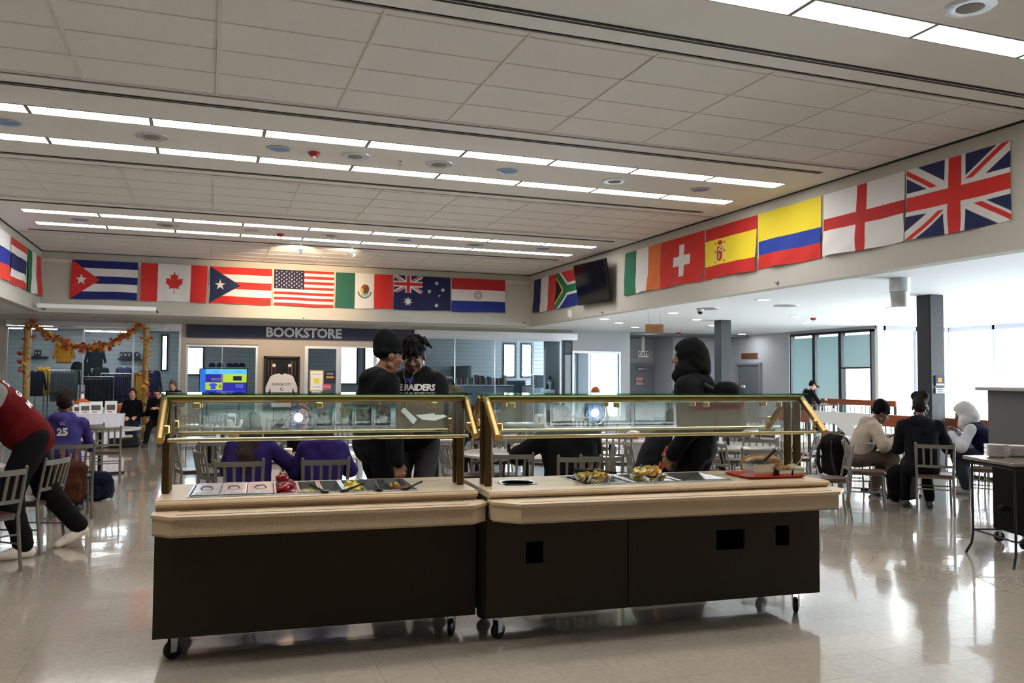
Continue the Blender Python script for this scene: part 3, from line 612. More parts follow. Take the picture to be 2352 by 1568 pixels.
for k, (u, lb) in enumerate(((.815, 'clear plastic bowl of tortilla chips with black tongs resting on top'), (1.21, 'clear plastic bowl heaped with chips, blue handled tongs stuck in'))):
    o = thing('chip_bowl', lb, 'bowl', L2W(UR, u, .30, .885), UR[2])
    MB().lathe([(.001, .0), (.075, .0), (.085, .005), (.125, .065), (.132, .068), (.128, .07), (.082, .009), (.001, .004)], n=28, sx=1.08).build('bowl_shell', M_bowl, o, smooth=True)
    mb = MB(); mb2 = MB()
    for _ in range(280):
        a = random.random()*6.283; z = .01+random.random()*.075; rm = .07+min(z, .06)*.72; r = rm*math.sqrt(random.random())
        if z > .062: r *= .8
        zz = z+(.028*(1-(r/.12)**2) if z > .05 else 0)+(.012 if k else 0)*(z > .06)
        chip(random.choice((mb, mb2)), T(r*math.cos(a)*1.05, r*math.sin(a), zz-.012)@Euler((random.uniform(-1, 1), random.uniform(-1, 1), random.random()*6)).to_matrix().to_4x4()@Matrix.Scale(.8, 4))
    a1 = mb.build('chips', M_chip, o); a1['kind'] = 'stuff'; a2 = mb2.build('pale_chips', M_chip2, o); a2['kind'] = 'stuff'
t1 = tongs('black plastic tongs lying on the left chip bowl', UR, .95, .25, .972, PI-.25, .08, M_black, .27)
M_blue = mat('blue_plastic', '3d5c8c', .3); t2 = thing('tongs', 'blue handled tongs standing in the right chip bowl', 'tongs', L2W(UR, 1.235, .33, .965), UR[2])
for s in (-1, 1): MB().tube([(0, 0, 0), (s*.03, 0, .02), (s*.052, 0, .028), (s*.056, 0, .048)], [.012, .012, .009, .006], 8).build('handle', M_blue, t2, smooth=True)
M_orange = mat('orange_tray_plastic', 'c8452a', .4)
tr = thing('serving_tray', 'orange plastic tray at the right end holding three steel pans and bread', 'tray', L2W(UR, 2.13, .30, .9125), UR[2]-.02); q = MB()
def rrect(hx, hy, r, n=5): return [(sx*(hx-r)+r*math.cos(a), sy*(hy-r)+r*math.sin(a)) for sx, sy, a0 in ((1, 1, 0), (-1, 1, PI/2), (-1, -1, PI), (1, -1, 1.5*PI)) for a in [a0+k*PI/2/n for k in range(n+1)]]
rs = [(.215, .155, 0), (.23, .17, .012), (.238, .178, .02), (.234, .174, .021), (.212, .152, .005)]; vv = []; ff = []; n = 24
for hx, hy, z in rs: vv += [(x, y, z) for x, y in rrect(hx, hy, .035)]
for i in range(len(rs)-1): ff += [(i*n+k, i*n+(k+1) % n, (i+1)*n+(k+1) % n, (i+1)*n+k) for k in range(n)]
ff += [tuple(range(n))[::-1], tuple(4*n+k for k in range(n))]; q.add(vv, ff).build('tray_body', M_orange, tr, smooth=True)
b1 = boxpan('steel_pan', 'deep steel pan of black olives on the orange tray', UR, 2.045, .25, .918, .165, .16, .095)
heap(b1, 'olives', mat('olive_black', '17151a', .25), 130, .07, .07, .085, lambda mb, M0: mb.lathe([(.001, -.008), (.007, -.004), (.007, .004), (.001, .008)], n=6, M=M0), peak=.025)
o = thing('serving_spoon', 'black handled spoon stuck in the black olives', 'spoon', L2W(UR, 2.08, .26, 1.01), UR[2]+.15); MB().tube([(0, 0, 0), (.075, 0, .05), (.125, .0, .088)], [.010, .010, .011], 8).build('handle', M_black, o, smooth=True)
b2 = boxpan('steel_pan', 'small steel pan of crumbled nuts, middle of the orange tray', UR, 2.195, .2, .918, .105, .12, .055)
heap(b2, 'crumbs', mat('crouton_brown', 'b98a52', .7), 60, .045, .05, .05, chunk, peak=.03)
b3 = boxpan('steel_pan', 'small steel pan of white crumbles, right end of the orange tray', UR, 2.3, .2, .918, .09, .12, .055)
heap(b3, 'cheese_crumbles', mat('cheese_white', 'dcd3a8', .6), 60, .038, .05, .05, chunk, peak=.02)
o = thing('serving_spoon', 'steel spoon with its long handle rising from the right pan', 'spoon', L2W(UR, 2.31, .2, .985), UR[2]+.25); MB().tube([(0, 0, 0), (.06, 0, .04), (.10, 0, .085)], [.003, .004, .007], 8).build('handle', mat('bronze_spoon', 'b08a6a', .35, .8), o, smooth=True)
MB().lathe([(.001, -.008), (.016, -.004), (.02, .003), (.001, .0)], (-.03, 0, -.004), 10, sx=1.5).build('bowl', M_steel, o, smooth=True)
M_bread = mat('bread_crust', 'b47a45', .6, speck='d09a62', sscale=25)
o = thing('bread_bag', 'clear plastic bag of sliced brown bread behind the steel pans', 'bread', L2W(UR, 2.15, .38, .935), UR[2]); mb = MB()
lf = [(-.15, .02), (-.14, .045), (-.08, .058), (0, .06), (.08, .062), (.14, .05), (.152, .03)]
mb.tube([(x, 0, .055+(.008 if abs(x) < .1 else -.006)) for x, r in lf], [r for x, r in lf], 14); mb.build('loaf', M_bread, o, smooth=True)
mb = MB(); mb.tube([(x*1.04, 0, .058+(.008 if abs(x) < .1 else -.006)) for x, r in lf], [r*1.06 for x, r in lf], 12); mb.build('plastic_bag', glassy('bag_film', (.97, .97, .97), .7, .12), o, smooth=True)
# ================================================================ ceiling fittings
def lbl(i, n): return ORD[i]
M_refl = mat('blue_reflector', '5f8cc6', .3, .25)
dn = None
for bi, (yc, xs) in enumerate(((4.58, (.62, 3.62)), (10.7, (-2.19, .78, 3.835, 6.92)), (16.95, (-2.255, .745, 3.787, 6.906)))):
    for k, x in enumerate(xs):
        yc = yc if bi else (4.74, 4.45)[k]
        lb = '%s recessed round downlight from the left in the %s' % (ORD[k], ['nearest ceiling light band', 'middle ceiling light band', 'farthest ceiling light band'][bi])
        if dn is None:
            dn = thing('downlight', lb, 'downlight', (x, yc, ZC), 0, 'recessed downlights between the light rows')
            MB().lathe([(.125, .0), (.15, -.004), (.152, -.010), (.13, -.012), (.122, -.004), (.12, .02)], n=28).build('trim_ring', M_alu, dn, smooth=True)
            MB().lathe([(.12, -.006), (.118, -.003), (.001, -.001)], n=28).build('reflector', M_refl, dn, smooth=True)
        else: d = dup(dn, (x, yc, ZC), 0, lb)
for q_ in [o for o in list(C.objects) if o.name.startswith('downlight') and abs(o.location.y-4.6) < .3]:
    MB().lathe([(.001, -.035), (.03, -.03), (.04, -.015), (.02, -.004)], n=16).build('lit_bulb', mat('lit_bulb', 'fff6ea', .3, emit=160), q_, smooth=True)
spk = None
for bi, (yc, xs) in enumerate(((4.67, (5.42,)), (10.7, (-.684, 1.741, 2.859, 5.477)), (16.95, (-.768, 2.279, 5.342)))):
    for k, x in enumerate(xs):
        lb = ('%s round ceiling diffuser from the left in the %s' % (ORD[k], ['nearest band', 'middle light band', 'farthest light band'][bi])) if bi else 'round silver ceiling diffuser beyond the nearest lit panels, top right'
        if spk is None:
            spk = thing('ceiling_diffuser', lb, 'air diffuser', (x, yc, ZC), 0, 'round diffusers between the light rows')
            MB().lathe([(.19, .0), (.185, -.008), (.15, -.016), (.10, -.012), (.098, .0)], n=32).build('ring', M_alu, spk, smooth=True)
            MB().lathe([(.096, -.002), (.095, -.014), (.06, -.02), (.001, -.02)], n=32).build('grille', mat('grille_grey', '837d74', .6), spk, smooth=True)
            for a in range(6): MB().lathe([(.006, -.014), (.005, -.019), (.001, -.019)], (.165*math.cos(a*1.047), .165*math.sin(a*1.047), .001), 8).build('screw', M_steel, spk)
        else: dup(spk, (x, yc, ZC), 0, lb)
st = None; M_redp = mat('alarm_red', 'a51d1d', .4)
for x, y, z, lb in ((1.22, 10.72, ZC, 'red fire alarm strobe in the middle light band'), (1.312, 17.14, ZC, 'red fire alarm strobe in the farthest light band'), (13.8, 22.6, ZL, 'red fire alarm strobe on the low ceiling by the exit'), (13.33, 15.87, ZL, 'red fire alarm strobe on the low ceiling near the windows')):
    if st is None:
        st = thing('alarm_strobe', lb, 'alarm', (x, y, z)); MB().lathe([(.075, 0), (.075, -.02), (.055, -.05), (.001, -.055)], n=20).build('base', M_redp, st, smooth=True)
        MB().lathe([(.022, -.05), (.02, -.075), (.001, -.085)], n=12).build('lens', mat('strobe_lens', 'e9e4dd', .2), st, smooth=True)
    else: dup(st, (x, y, z), 0, lb)
sprk = thing('sprinkler', 'small metal sprinkler head between two round diffusers on the ceiling', 'sprinkler', (2.33, 10.74, ZC)); MB().lathe([(.03, 0), (.03, -.006), (.01, -.01), (.008, -.04), (.001, -.04)], n=12).build('body', M_steel, sprk); MB().lathe([(.001, -.052), (.028, -.052), (.028, -.049), (.001, -.049)], n=10).build('deflector', M_steel, sprk)
# track with two spots aimed at the stars and stripes
tk = thing('track_light', 'white ceiling track with two lit spotlights aimed at the back wall', 'spotlight', (2.3, 18.0, ZC)); MB().box(-.75, -.018, -.03, .75, .018, 0).build('track', M_white, tk)
for k, (dx, aim) in enumerate(((-.5, (-.15, .9, -.42)), (.58, (.35, .85, -.45)))):
    c0 = Vector((dx, 0, -.17)); d = Vector(aim).normalized(); q = MB().tube([c0-d*.07, c0-d*.05, c0+d*.06, c0+d*.08], [.02, .05, .062, .065], 18, cap=True); q.tube([(dx, 0, -.03), (dx, 0, -.09)], .01, 8)
    sh = q.build('lamp_head', M_white, tk, smooth=True); e = c0+d*.081; MB().tube([e, e+d*.003], .056, 18).build('lamp_face', mat('spot_face', 'fff0dc', .3, emit=22), sh)
    L = bpy.data.lights.new('spot_lamp', 'SPOT'); L.energy = 900 if k == 0 else 380; L.spot_size = R(75); L.spot_blend = 1; L.color = (1, .72, .45); L.shadow_soft_size = .05
    lo = bpy.data.objects.new('spot_lamp', L); C.objects.link(lo); lo.parent = tk; lo.location = e+d*.01; lo.rotation_euler = (Vector((-.45 if k == 0 else 0.1, 3.4, -.35))-e).to_track_quat('-Z', 'Y').to_euler()
for k, dx in enumerate((-.5, .58)):   # white painted discs stand for lamp glow on the room side, no emission
    MB().lathe([(.001, -.0), (.05, -.0), (.052, .004)], (dx, -.075, -.17), 16, M=None).build('painted_glow_disc', M_white, tk)
# ================================================================ flags
RED, WHT, BLU = lin('cf2a26'), lin('dcd9d6'), lin('1c2454')
def stripes(V, cols):
    out = np.zeros(V.shape+(3,)); n = sum(c[1] for c in cols); y = 0
    for c, w_ in cols: out[(V >= y/n-1e-9)] = c; y += w_
    return out
def star(U, V, cx, cy, r, n=5, rot=0, inner=.38, asp=1.667):
    x = (U-cx)*asp; y = -(V-cy); rr = np.hypot(x, y); a = (np.arctan2(x, y)+rot) % (2*np.pi/n); a = np.minimum(a, 2*np.pi/n-a)
    # edge between outer tip (angle 0,r) and inner (pi/n, r*inner)
    ax, ay = r, 0; bx, by = r*inner*np.cos(np.pi/n), r*inner*np.sin(np.pi/n); px, py = rr*np.cos(a), rr*np.sin(a)
    return ((bx-ax)*(py-ay)-(by-ay)*(px-ax)) > 0
def band(U, V, p, q, w_, asp=1.667):
    x0, y0, x1, y1 = p[0]*asp, p[1], q[0]*asp, q[1]; L_ = math.hypot(x1-x0, y1-y0); return abs((x1-x0)*(V-y0)-(y1-y0)*(U*asp-x0))/L_ < w_
def union(U, V, asp=1.667):
    o = np.zeros(U.shape+(3,)); o[:] = BLU
    for p, q in (((0, 0), (1, 1)), ((0, 1), (1, 0))): o[band(U, V, p, q, .1, asp)] = WHT
    for p, q, s in (((0, 0), (1, 1), 1), ((0, 1), (1, 0), -1)):
        x0, y0, x1, y1 = p[0]*asp, p[1], q[0]*asp, q[1]; L_ = math.hypot(x1-x0, y1-y0); d = ((x1-x0)*(V-y0)-(y1-y0)*(U*asp-x0))/L_*(1 if asp > 0 else 1)
        half = (U < .5)
        m = np.where(half, (d > 0) & (d < .066), (d < 0) & (d > -.066)) if s == 1 else np.where(half, (d > 0) & (d < .066), (d < 0) & (d > -.066))
        o[m] = RED
    o[(abs(U-.5)*asp < .167) | (abs(V-.5) < .167)] = WHT; o[(abs(U-.5)*asp < .1) | (abs(V-.5) < .1)] = RED
    return o
def ell(U, V, cx, cy, rx, ry, asp=1.667): return ((U-cx)*asp/rx)**2+((V-cy)/ry)**2 < 1
def f_cuba(U, V):
    o = stripes(V, [(lin('16206a'), 1), (WHT, 1)]*2+[(lin('16206a'), 1)]); o[U < .43*(1-abs(V-.5)*2)] = RED; o[star(U, V, .155, .5, .15)] = WHT; return o
def f_pr(U, V):
    o = stripes(V, [(RED, 1), (WHT, 1)]*2+[(RED, 1)]); o[U < .5*(1-abs(V-.5)*2)] = lin('14254e'); o[star(U, V, .17, .5, .15)] = WHT; return o
def f_canada(U, V):
    o = np.zeros(U.shape+(3,)); o[:] = WHT; o[(U < .25) | (U > .75)] = RED
    half = [(0, .2), (.045, .3), (.1, .27), (.085, .42), (.135, .355), (.15, .395), (.22, .375), (.195, .46), (.225, .485), (.115, .6), (.13, .66), (.01, .64), (.01, .8)]
    P = half+[(-x, y) for x, y in half[::-1]]; X = (U-.5)*1.667; ins = np.zeros(U.shape, bool); n = len(P)
    for i in range(n):
        (x0, y0), (x1, y1) = P[i], P[(i+1) % n]
        if y0 == y1: continue
        c = ((V > min(y0, y1)) & (V <= max(y0, y1)) & (X < (x1-x0)*(V-y0)/(y1-y0)+x0)); ins ^= c
    o[ins] = RED; return o
def f_usa(U, V):
    o = stripes(V, [(RED, 1), (WHT, 1)]*6+[(RED, 1)]); c = (U < .5) & (V < 7/13); o[c] = lin('1b1c40')
    for r in range(9):
        for k in range(6 if r % 2 == 0 else 5):
            o[star(U, V, .042+.083*k+(.0415 if r % 2 else 0), .054*(r+1), .026)] = WHT
    return o
def f_mexico(U, V):
    o = np.zeros(U.shape+(3,)); o[:] = WHT; o[U < .335] = lin('1e5c4c'); o[U > .67] = RED
    r = np.hypot((U-.505)*1.667, V-.5); o[(r < .21) & (r > .165) & (V > .52)] = lin('5c7a4a')
    o[ell(U, V, .515, .44, .12, .13)] = lin('6e3b26'); o[ell(U, V, .49, .38, .05, .05)] = lin('a04c34'); o[ell(U, V, .46, .48, .05, .06)] = lin('c9b24c'); o[ell(U, V, .505, .6, .1, .035)] = lin('7fa5b0'); o[ell(U, V, .55, .53, .04, .05)] = lin('3f6b45'); return o
def f_aus(U, V):
    o = np.zeros(U.shape+(3,)); o[:] = lin('171b4c'); c = (U < .5) & (V < .5); o2 = union(np.clip(U*2, 0, 1), np.clip(V*2, 0, 1)); o[c] = o2[c]
    for cx, cy, r in ((.25, .75, .14), (.75, .19, .07), (.62, .44, .07), (.865, .38, .07), (.75, .85, .07)): o[star(U, V, cx, cy, r, 7, 0, .45)] = WHT
    o[star(U, V, .80, .56, .04, 5)] = WHT; return o
def f_para(U, V):
    o = stripes(V, [(lin('b8262b'), 1), (WHT, 1), (lin('1d2f86'), 1)]); r = np.hypot((U-.49)*1.667, V-.49)
    o[r < .13] = lin('b05048'); o[r < .11] = WHT; o[r < .085] = lin('5f8a78'); o[r < .06] = WHT; o[star(U, V, .49, .49, .05)] = lin('c9a93c'); return o
def vert3(a, b, c): return lambda U, V: np.where((U < 1/3)[..., None], a, np.where((U < 2/3)[..., None], b, c))
def f_sa(U, V):
    asp = 1.667; o = np.zeros(U.shape+(3,)); o[:] = np.where((V < .5)[..., None], lin('c73430'), lin('1c2a80')); G = lin('1d7048'); Y_ = lin('dcb03c')
    d = lambda w_: (((abs(V-.5) < w_) & (U*asp > .5)) | band(U, V, (0, 0), (.46, .5), w_) & (U < .47) | band(U, V, (0, 1), (.46, .5), w_) & (U < .47)) | (ell(U, V, .42, .5, w_*1.1, w_*1.0))
    o[d(.17)] = WHT; o[d(.1)] = G
    t = U*asp+abs(V-.5)*1.32; o[(t < .62-.08)] = G; o[t < .52] = Y_; o[t < .44] = lin('14130f'); return o
def f_swiss(U, V):
    o = np.zeros(U.shape+(3,)); o[:] = lin('c8271f'); x, y = abs(U-.5)*1.667, abs(V-.5); o[((x < .105) & (y < .34)) | ((y < .105*1.0) & (x < .34))] = WHT; return o
def f_spain(U, V):
    o = stripes(V, [(lin('c02420'), 1), (lin('e8cf2c'), 2), (lin('c02420'), 1)]); rd = lin('a8322a')
    o[ell(U, V, .30, .33, .08, .045)] = rd; o[(abs(U-.30)*1.667 < .09) & (abs(V-.51) < .115)] = rd; o[ell(U, V, .30, .61, .09, .08)] = rd
    o[(U > .27) & (U < .298) & (V > .42) & (V < .5)] = lin('d8b23c'); o[(U > .302) & (U < .345) & (V > .41) & (V < .5)] = WHT; o[ell(U, V, .324, .455, .02, .03)] = lin('7c3a6a'); o[(abs(U-.29) < .012) & (V > .53) & (V < .64)] = lin('d8b23c'); o[ell(U, V, .302, .52, .022, .025)] = lin('2a3570')
    for s in (-1, 1):
        o[(abs(U-(.30+s*.085)) < .009) & (V > .36) & (V < .68)] = lin('cfc6b0'); o[ell(U, V, .30+s*.085, .34, .02, .025)] = rd; o[(abs(U-(.30+s*.085)) < .02) & (abs(V-(.5+s*.0)-(U-.30-s*.085)*1.5) < .02)] = rd; o[(abs(U-(.30+s*.085)) < .018) & (V > .68) & (V < .71)] = lin('7a7a4a')
    return o
def f_eng(U, V):
    o = np.zeros(U.shape+(3,)); o[:] = WHT; o[(abs(U-.5)*1.667 < .1) | (abs(V-.5) < .095)] = lin('b81f1f'); return o
FM = printed('flag_cloth', .8)
_sh = FM.node_tree; _pb = _sh.nodes['Principled BSDF']; _t = _sh.nodes.new('ShaderNodeBsdfTranslucent'); _m = _sh.nodes.new('ShaderNodeMixShader'); _m.inputs[0].default_value = .08; _a = [n for n in _sh.nodes if n.bl_idname == 'ShaderNodeAttribute'][0]
_sh.links.new(_a.outputs['Color'], _t.inputs[0]); _sh.links.new(_pb.outputs[0], _m.inputs[1]); _sh.links.new(_t.outputs[0], _m.inputs[2]); _sh.links.new(_m.outputs[0], _sh.nodes['Material Output'].inputs[0])
def grid_print(name, m, nx, ny, P, col, parent=None):
    U, V = np.meshgrid(np.linspace(0, 1, nx), np.linspace(0, 1, ny)); co = P(U, V).reshape(-1, 3)
    idx = np.arange(nx*ny).reshape(ny, nx); f = np.stack([idx[1:, :-1], idx[1:, 1:], idx[:-1, 1:], idx[:-1, :-1]], -1).reshape(-1, 4)
    me = bpy.data.meshes.new(name); me.vertices.add(len(co)); me.vertices.foreach_set('co', co.ravel()); me.loops.add(f.size); me.loops.foreach_set('vertex_index', f.ravel()); me.polygons.add(len(f))
    me.polygons.foreach_set('loop_start', np.arange(0, f.size, 4)); me.polygons.foreach_set('loop_total', np.full(len(f), 4)); me.update(); me.polygons.foreach_set('use_smooth', np.ones(len(f), bool))
    a = me.color_attributes.new('print', 'FLOAT_COLOR', 'POINT'); c = np.ones((nx*ny, 4), np.float32); c[:, :3] = col(U, V).reshape(-1, 3); a.data.foreach_set('color', c.ravel()); me.materials.append(m); me.validate(); return link(name, me, parent)
def flag(label, p, nx_, ny_, fn, res=190, w_=1.51, h=.905, seed=0, sag=.02):
    o = thing('flag', label, 'flag', p, 0, 'flags on the upper walls'); Mx = face_M((0, 0, 0), nx_, ny_); r = random.Random(seed)
    a1, a2, a3, k1, k2 = [r.uniform(.3, 1) for _ in range(5)]
    def P(U, V):
        x = (U-.5)*w_; z = -V*h; hang = V**1.2
        x = x+.018*np.sin(V*3*a1+seed)*hang*(U-.5)-.012*hang*a2; z = z-sag*np.sin(U*PI*(1.2+k1)+seed)*.5*hang
        d = .012+hang*(.018*np.sin(U*9*k1+V*2.2+seed)+.014*np.sin(U*17*k2-V*3+seed*2)+.008*np.sin((U*5+V*4)*3+seed)+.04*a3)
        return np.stack([x, z, np.maximum(d, .006)], -1)
    f = grid_print('cloth', FM, res, int(res*.6), P, fn, o); f.matrix_local = Mx
    hm = MB().box(-w_/2-.012, -h, .004, -w_/2+.004, .0, .01).box(-w_/2, -.02, .004, w_/2, .004, .0095); hm.build('hem', mat('hem_white', 'd8d4cc', .8), o, Mx); return o
zt_ = 4.283
for k, (px0, px1, fn, lb) in enumerate(((-3.0, -1.6, f_cuba, 'flag with a red triangle, white star and blue and white stripes'), (-1.53, -.05, f_canada, 'flag with a red maple leaf on white between red bars'), (0.0, 1.46, f_pr, 'flag with a blue triangle, white star and red and white stripes'),
        (1.51, 2.99, f_usa, 'flag with white stars on navy and thirteen red and white stripes'), (3.03, 4.51, f_mexico, 'green, white and red flag with a brown eagle emblem'), (4.545, 6.075, f_aus, 'navy flag with a small union cross and white stars'), (6.11, 7.63, f_para, 'red, white and blue striped flag with a small round seal'))):
    flag(lb, ((px0+px1)/2, YB-.022, zt_), 0, -1, fn, seed=k+1, w_=px1-px0)
for k, t_ in enumerate(((21.15, 19.62, vert3(lin('1c2350'), WHT, lin('c43a35')), 'blue, white and red upright banded flag in the far right corner'), (19.6, 18.1, f_sa, 'flag with a green Y shape between red and blue, beside the television'), (15.85, 14.35, vert3(lin('17694a'), WHT, lin('d9702c')), 'green, white and orange upright banded flag right of the television'),
        (14.33, 12.82, f_swiss, 'red flag with a plain white cross'), (12.78, 11.28, f_spain, 'red and yellow striped flag with a small coat of arms'), (11.26, 9.77, lambda U, V: stripes(V, [(lin('e6d02c'), 2), (lin('1d3a9a'), 1), (lin('c8281f'), 1)]), 'yellow, blue and red flag with three horizontal stripes'), (9.71, 8.22, f_eng, 'white flag with a thin red cross reaching all edges'), (8.19, 6.72, union, 'large red, white and navy union cross flag at the right'))):
    flag(t_[3], (XR, (t_[0]+t_[1])/2, zt_), -1, 0, t_[2], seed=k+11, w_=t_[0]-t_[1], res=260 if k > 3 else 180)
WBR = lambda U, V: stripes(V, [(WHT, 1), (lin('1f2a90'), 1), (lin('cf3a28'), 1)])
for k, (y0, y1, fn, lb) in enumerate(((16.75, 18.26, WBR, 'white, blue and red striped flag at the left edge'), (18.34, 19.85, lambda U, V: stripes(V, [(lin('c4362f'), 1), (WHT, 1), (lin('1c2458'), 2), (WHT, 1), (lin('c4362f'), 1)]), 'red, white and navy horizontally striped flag on the left wall'), (19.9, 21.4, vert3(lin('1f6a3c'), WHT, lin('c8372f')), 'green, white and red upright banded flag in the far left corner'))):
    flag(lb, (XL, (y0+y1)/2, zt_), 1, 0, fn, seed=k+31, w_=y1-y0)
# television, tilted on its bracket
tv = thing('television', 'black flat television tilted down on the right wall between two flags', 'television', (XR, 17.1, 3.78)); Mx = face_M((0, 0, 0), -1, 0)@T(0, 0, .2)@RX(R(9))@RZ(R(-1.5))
MB().box(-.82, -.48, -.03, .82, .48, .03, bev=.008).build('housing', M_black, tv, Mx); MB().box(-.8, -.46, .03, .8, .46, .032).build('screen', mat('black_screen', '07080b', .12), tv, Mx)
MB().box(-.1, -.2, 0, .1, .2, .16).build('bracket', M_black, tv, face_M((0, 0, 0), -1, 0))
# small wall fittings
sp_ = None
for (p, nx_, ny_, lb) in (((XR, 16.95, 3.09), -1, 0, 'sprinkler head low on the right wall below the television'), ((XR, 10.79, 3.115), -1, 0, 'sprinkler head low on the right wall below the yellow, blue and red flag'), ((atY(697, 730, YB).x, YB, 3.1), 0, -1, 'sprinkler head low on the back wall below the stars and stripes'), ((8.2, YB, 3.12), 0, -1, 'sprinkler head in the far right corner of the bulkhead')):
    Mx = face_M((0, 0, 0), nx_, ny_)
    if sp_ is None:
        sp_ = thing('wall_sprinkler', lb, 'sprinkler', p); MB().lathe([(.035, 0), (.035, .005), (.012, .01), (.01, .05), (.001, .05)], n=14).build('body', M_steel, sp_, Mx); MB().box(-.02, .012, .04, .02, .016, .075).build('deflector', M_steel, sp_, Mx)
    else: dup(sp_, p, 0 if nx_ else PI/2, lb)
o = thing('junction_box', 'small white junction box with a dangling wire under the corner flag', 'junction box', (XR, 18.75, 3.2)); Mx = face_M((0, 0, 0), -1, 0); MB().box(-.06, -.09, 0, .06, .09, .05, bev=.004).build('box_body', M_white, o, Mx); MB().tube([(0, -.09, .03), (.1, -.14, .03), (.14, -.05, .03), (.12, .04, .02)], .006, 6).build('wire', M_white, o, Mx)
o = thing('projection_screen', 'rolled up white projection screen hanging under the left corner flags', 'projector screen', (-2.33, 20.55, 3.12)); MB().box(-1.2, -.05, -.05, 1.2, .05, .05, bev=.012).build('roller_case', M_white, o)
for s in (-1, 1): MB().box(s*1.19-.015, -.02, -.02, s*1.19+.015, .9, .0).build('bracket', M_black, o)
# low ceiling fittings
LD = [(9.019, 18.165), (10.0, 19.3), (11.24, 20.7), (9.548, 15.864), (11.107, 17.37), (12.755, 19.163), (9.414, 12.524), (12.6, 15.6), (16.0, 22.4), (12.942, 22.58), (14.2, 17.2), (12.9, 13.0), (14.5, 11.0), (16.3, 14.2), (16.0, 8.0)]
for k, (x, y) in enumerate(LD):
    lb = ['low ceiling downlight in the far corner by the wooden sign', 'low ceiling downlight left of the hanging wooden sign', 'low ceiling downlight far behind the wooden sign', 'low ceiling downlight between the wooden sign and the camera dome', 'low ceiling downlight right of the camera dome', 'low ceiling downlight by the farther column top', 'low ceiling downlight nearest the right bulkhead', 'low ceiling downlight right of the farther column', 'low ceiling downlight over the grey door', 'low ceiling downlight at the exit alcove', 'low ceiling downlight in front of the blind windows', 'low ceiling downlight left of the nearer column', 'low ceiling downlight right of the nearer column', 'low ceiling downlight by the bay windows', 'low ceiling downlight nearest the right frame edge'][k]
    d = thing('low_downlight', lb, 'downlight', (x, y, ZL), 0, 'round downlights in the low ceiling')
    if k == 0:
        a_ = MB().lathe([(.12, 0), (.14, -.006), (.138, -.012), (.11, -.01), (.108, .0)], n=24).build('trim_ring', M_white, d, smooth=True); b_ = MB().lathe([(.108, -.004), (.106, -.006), (.001, -.006)], n=24).build('lamp_glow', mat('lit_downlight', 'ffffff', .4, emit=90), d); LDm = (a_.data, b_.data)
    else: link('trim_ring', LDm[0], d); link('lamp_glow', LDm[1], d)
for x, y, lb in ((9.6, 14.6, 'flat round air vent on the low ceiling near the camera dome'), (10.6, 13.4, 'flat round air vent on the low ceiling under the yellow flag')):
    o = thing('round_vent', lb, 'air vent', (x, y, ZL), 0, 'flat vents in the low ceiling'); MB().lathe([(.24, 0), (.23, -.012), (.16, -.02), (.09, -.012), (.001, -.02)], n=28).build('vent_disc', M_alu, o, smooth=True)
o = thing('security_camera', 'small dark dome security camera on the low ceiling', 'camera', (9.52, 14.75, ZL)); MB().lathe([(.07, 0), (.07, -.05), (.06, -.06), (.001, -.06)], n=20).build('mount', M_white, o, smooth=True); MB().lathe([(.055, -.06), (.05, -.09), (.03, -.11), (.001, -.118)], n=20).build('dome', M_black, o, smooth=True)
o = thing('pendant_downlight', 'stepped brushed metal cylinder light hanging under the low ceiling', 'light', (9.24, 9.2, 0)); z0 = atD(2062, 706, 11.9).z
o.location.z = z0; H_ = ZL-z0; MB().lathe([(.135, H_*.52), (.14, H_*.53), (.14, H_), (.001, H_)], n=32).build('upper_can', M_alu, o, smooth=True); MB().lathe([(.112, 0), (.118, .003), (.125, H_*.5), (.132, H_*.52), (.001, H_*.52)], n=32).build('lower_can', M_alu, o, smooth=True); MB().lathe([(.001, .01), (.1, .01), (.108, .001)], n=24).build('lens', mat('lit_lens', 'fff8ee', .3, emit=1.5), o)
hs = thing('hanging_sign', 'blank looking wooden sign board hanging on two chains from the low ceiling', 'sign', (8.85, 15.4, 0), R(-22)); p0 = atD(1503, 754, 17.6); hs.location = (p0.x, p0.y, p0.z); M_wsign = mat('sign_wood', '9a6a40', .5, var=.12, sscale=8, stretch=(1, 1, 6))
MB().box(-.19, -.02, -.085, .19, .02, .085, bev=.005).build('board', M_wsign, hs)
for s in (-1, 1):
    q = MB(); z = .085
    while z < ZL-p0.z: q.cbox((s*.12, 0, z+.015), (.008 if int(z*100) % 6 < 3 else .003, .004, .028)); z += .03
    q.build('chain', M_steel, hs)
text('R O O M S', .04, face_M((0, -.021, 0), 0, -1), M_wood, hs, extrude=.0006)
ws = thing('wall_sign', 'small brown wooden sign with dark lettering above the recessed grey door', 'sign', (XWIN, atX(1722, 817, XWIN).y, atX(1722, 817, XWIN).z)); Mx = face_M((0, 0, 0), -1, 0); MB().box(-.42, -.09, 0, .42, .09, .03, bev=.004).build('board', mat('sign_wood_dark', '7c4a2a', .5), ws, Mx)
text('ELEVATOR', .12, Mx@T(0, 0, .031), M_wood, ws, extrude=.001)

for k, x in enumerate((6.6, 8.2, 9.6)):  # fill lamps added to brighten the mannequin and the dark shop side
    d = thing('shop_downlight', '%s added shop fill lamp from the left behind the right hand glass' % ORD[k], 'spotlight', (x, 24.4, 2.98)); link('trim_ring', LDm[0], d); link('lamp_glow', LDm[1], d)
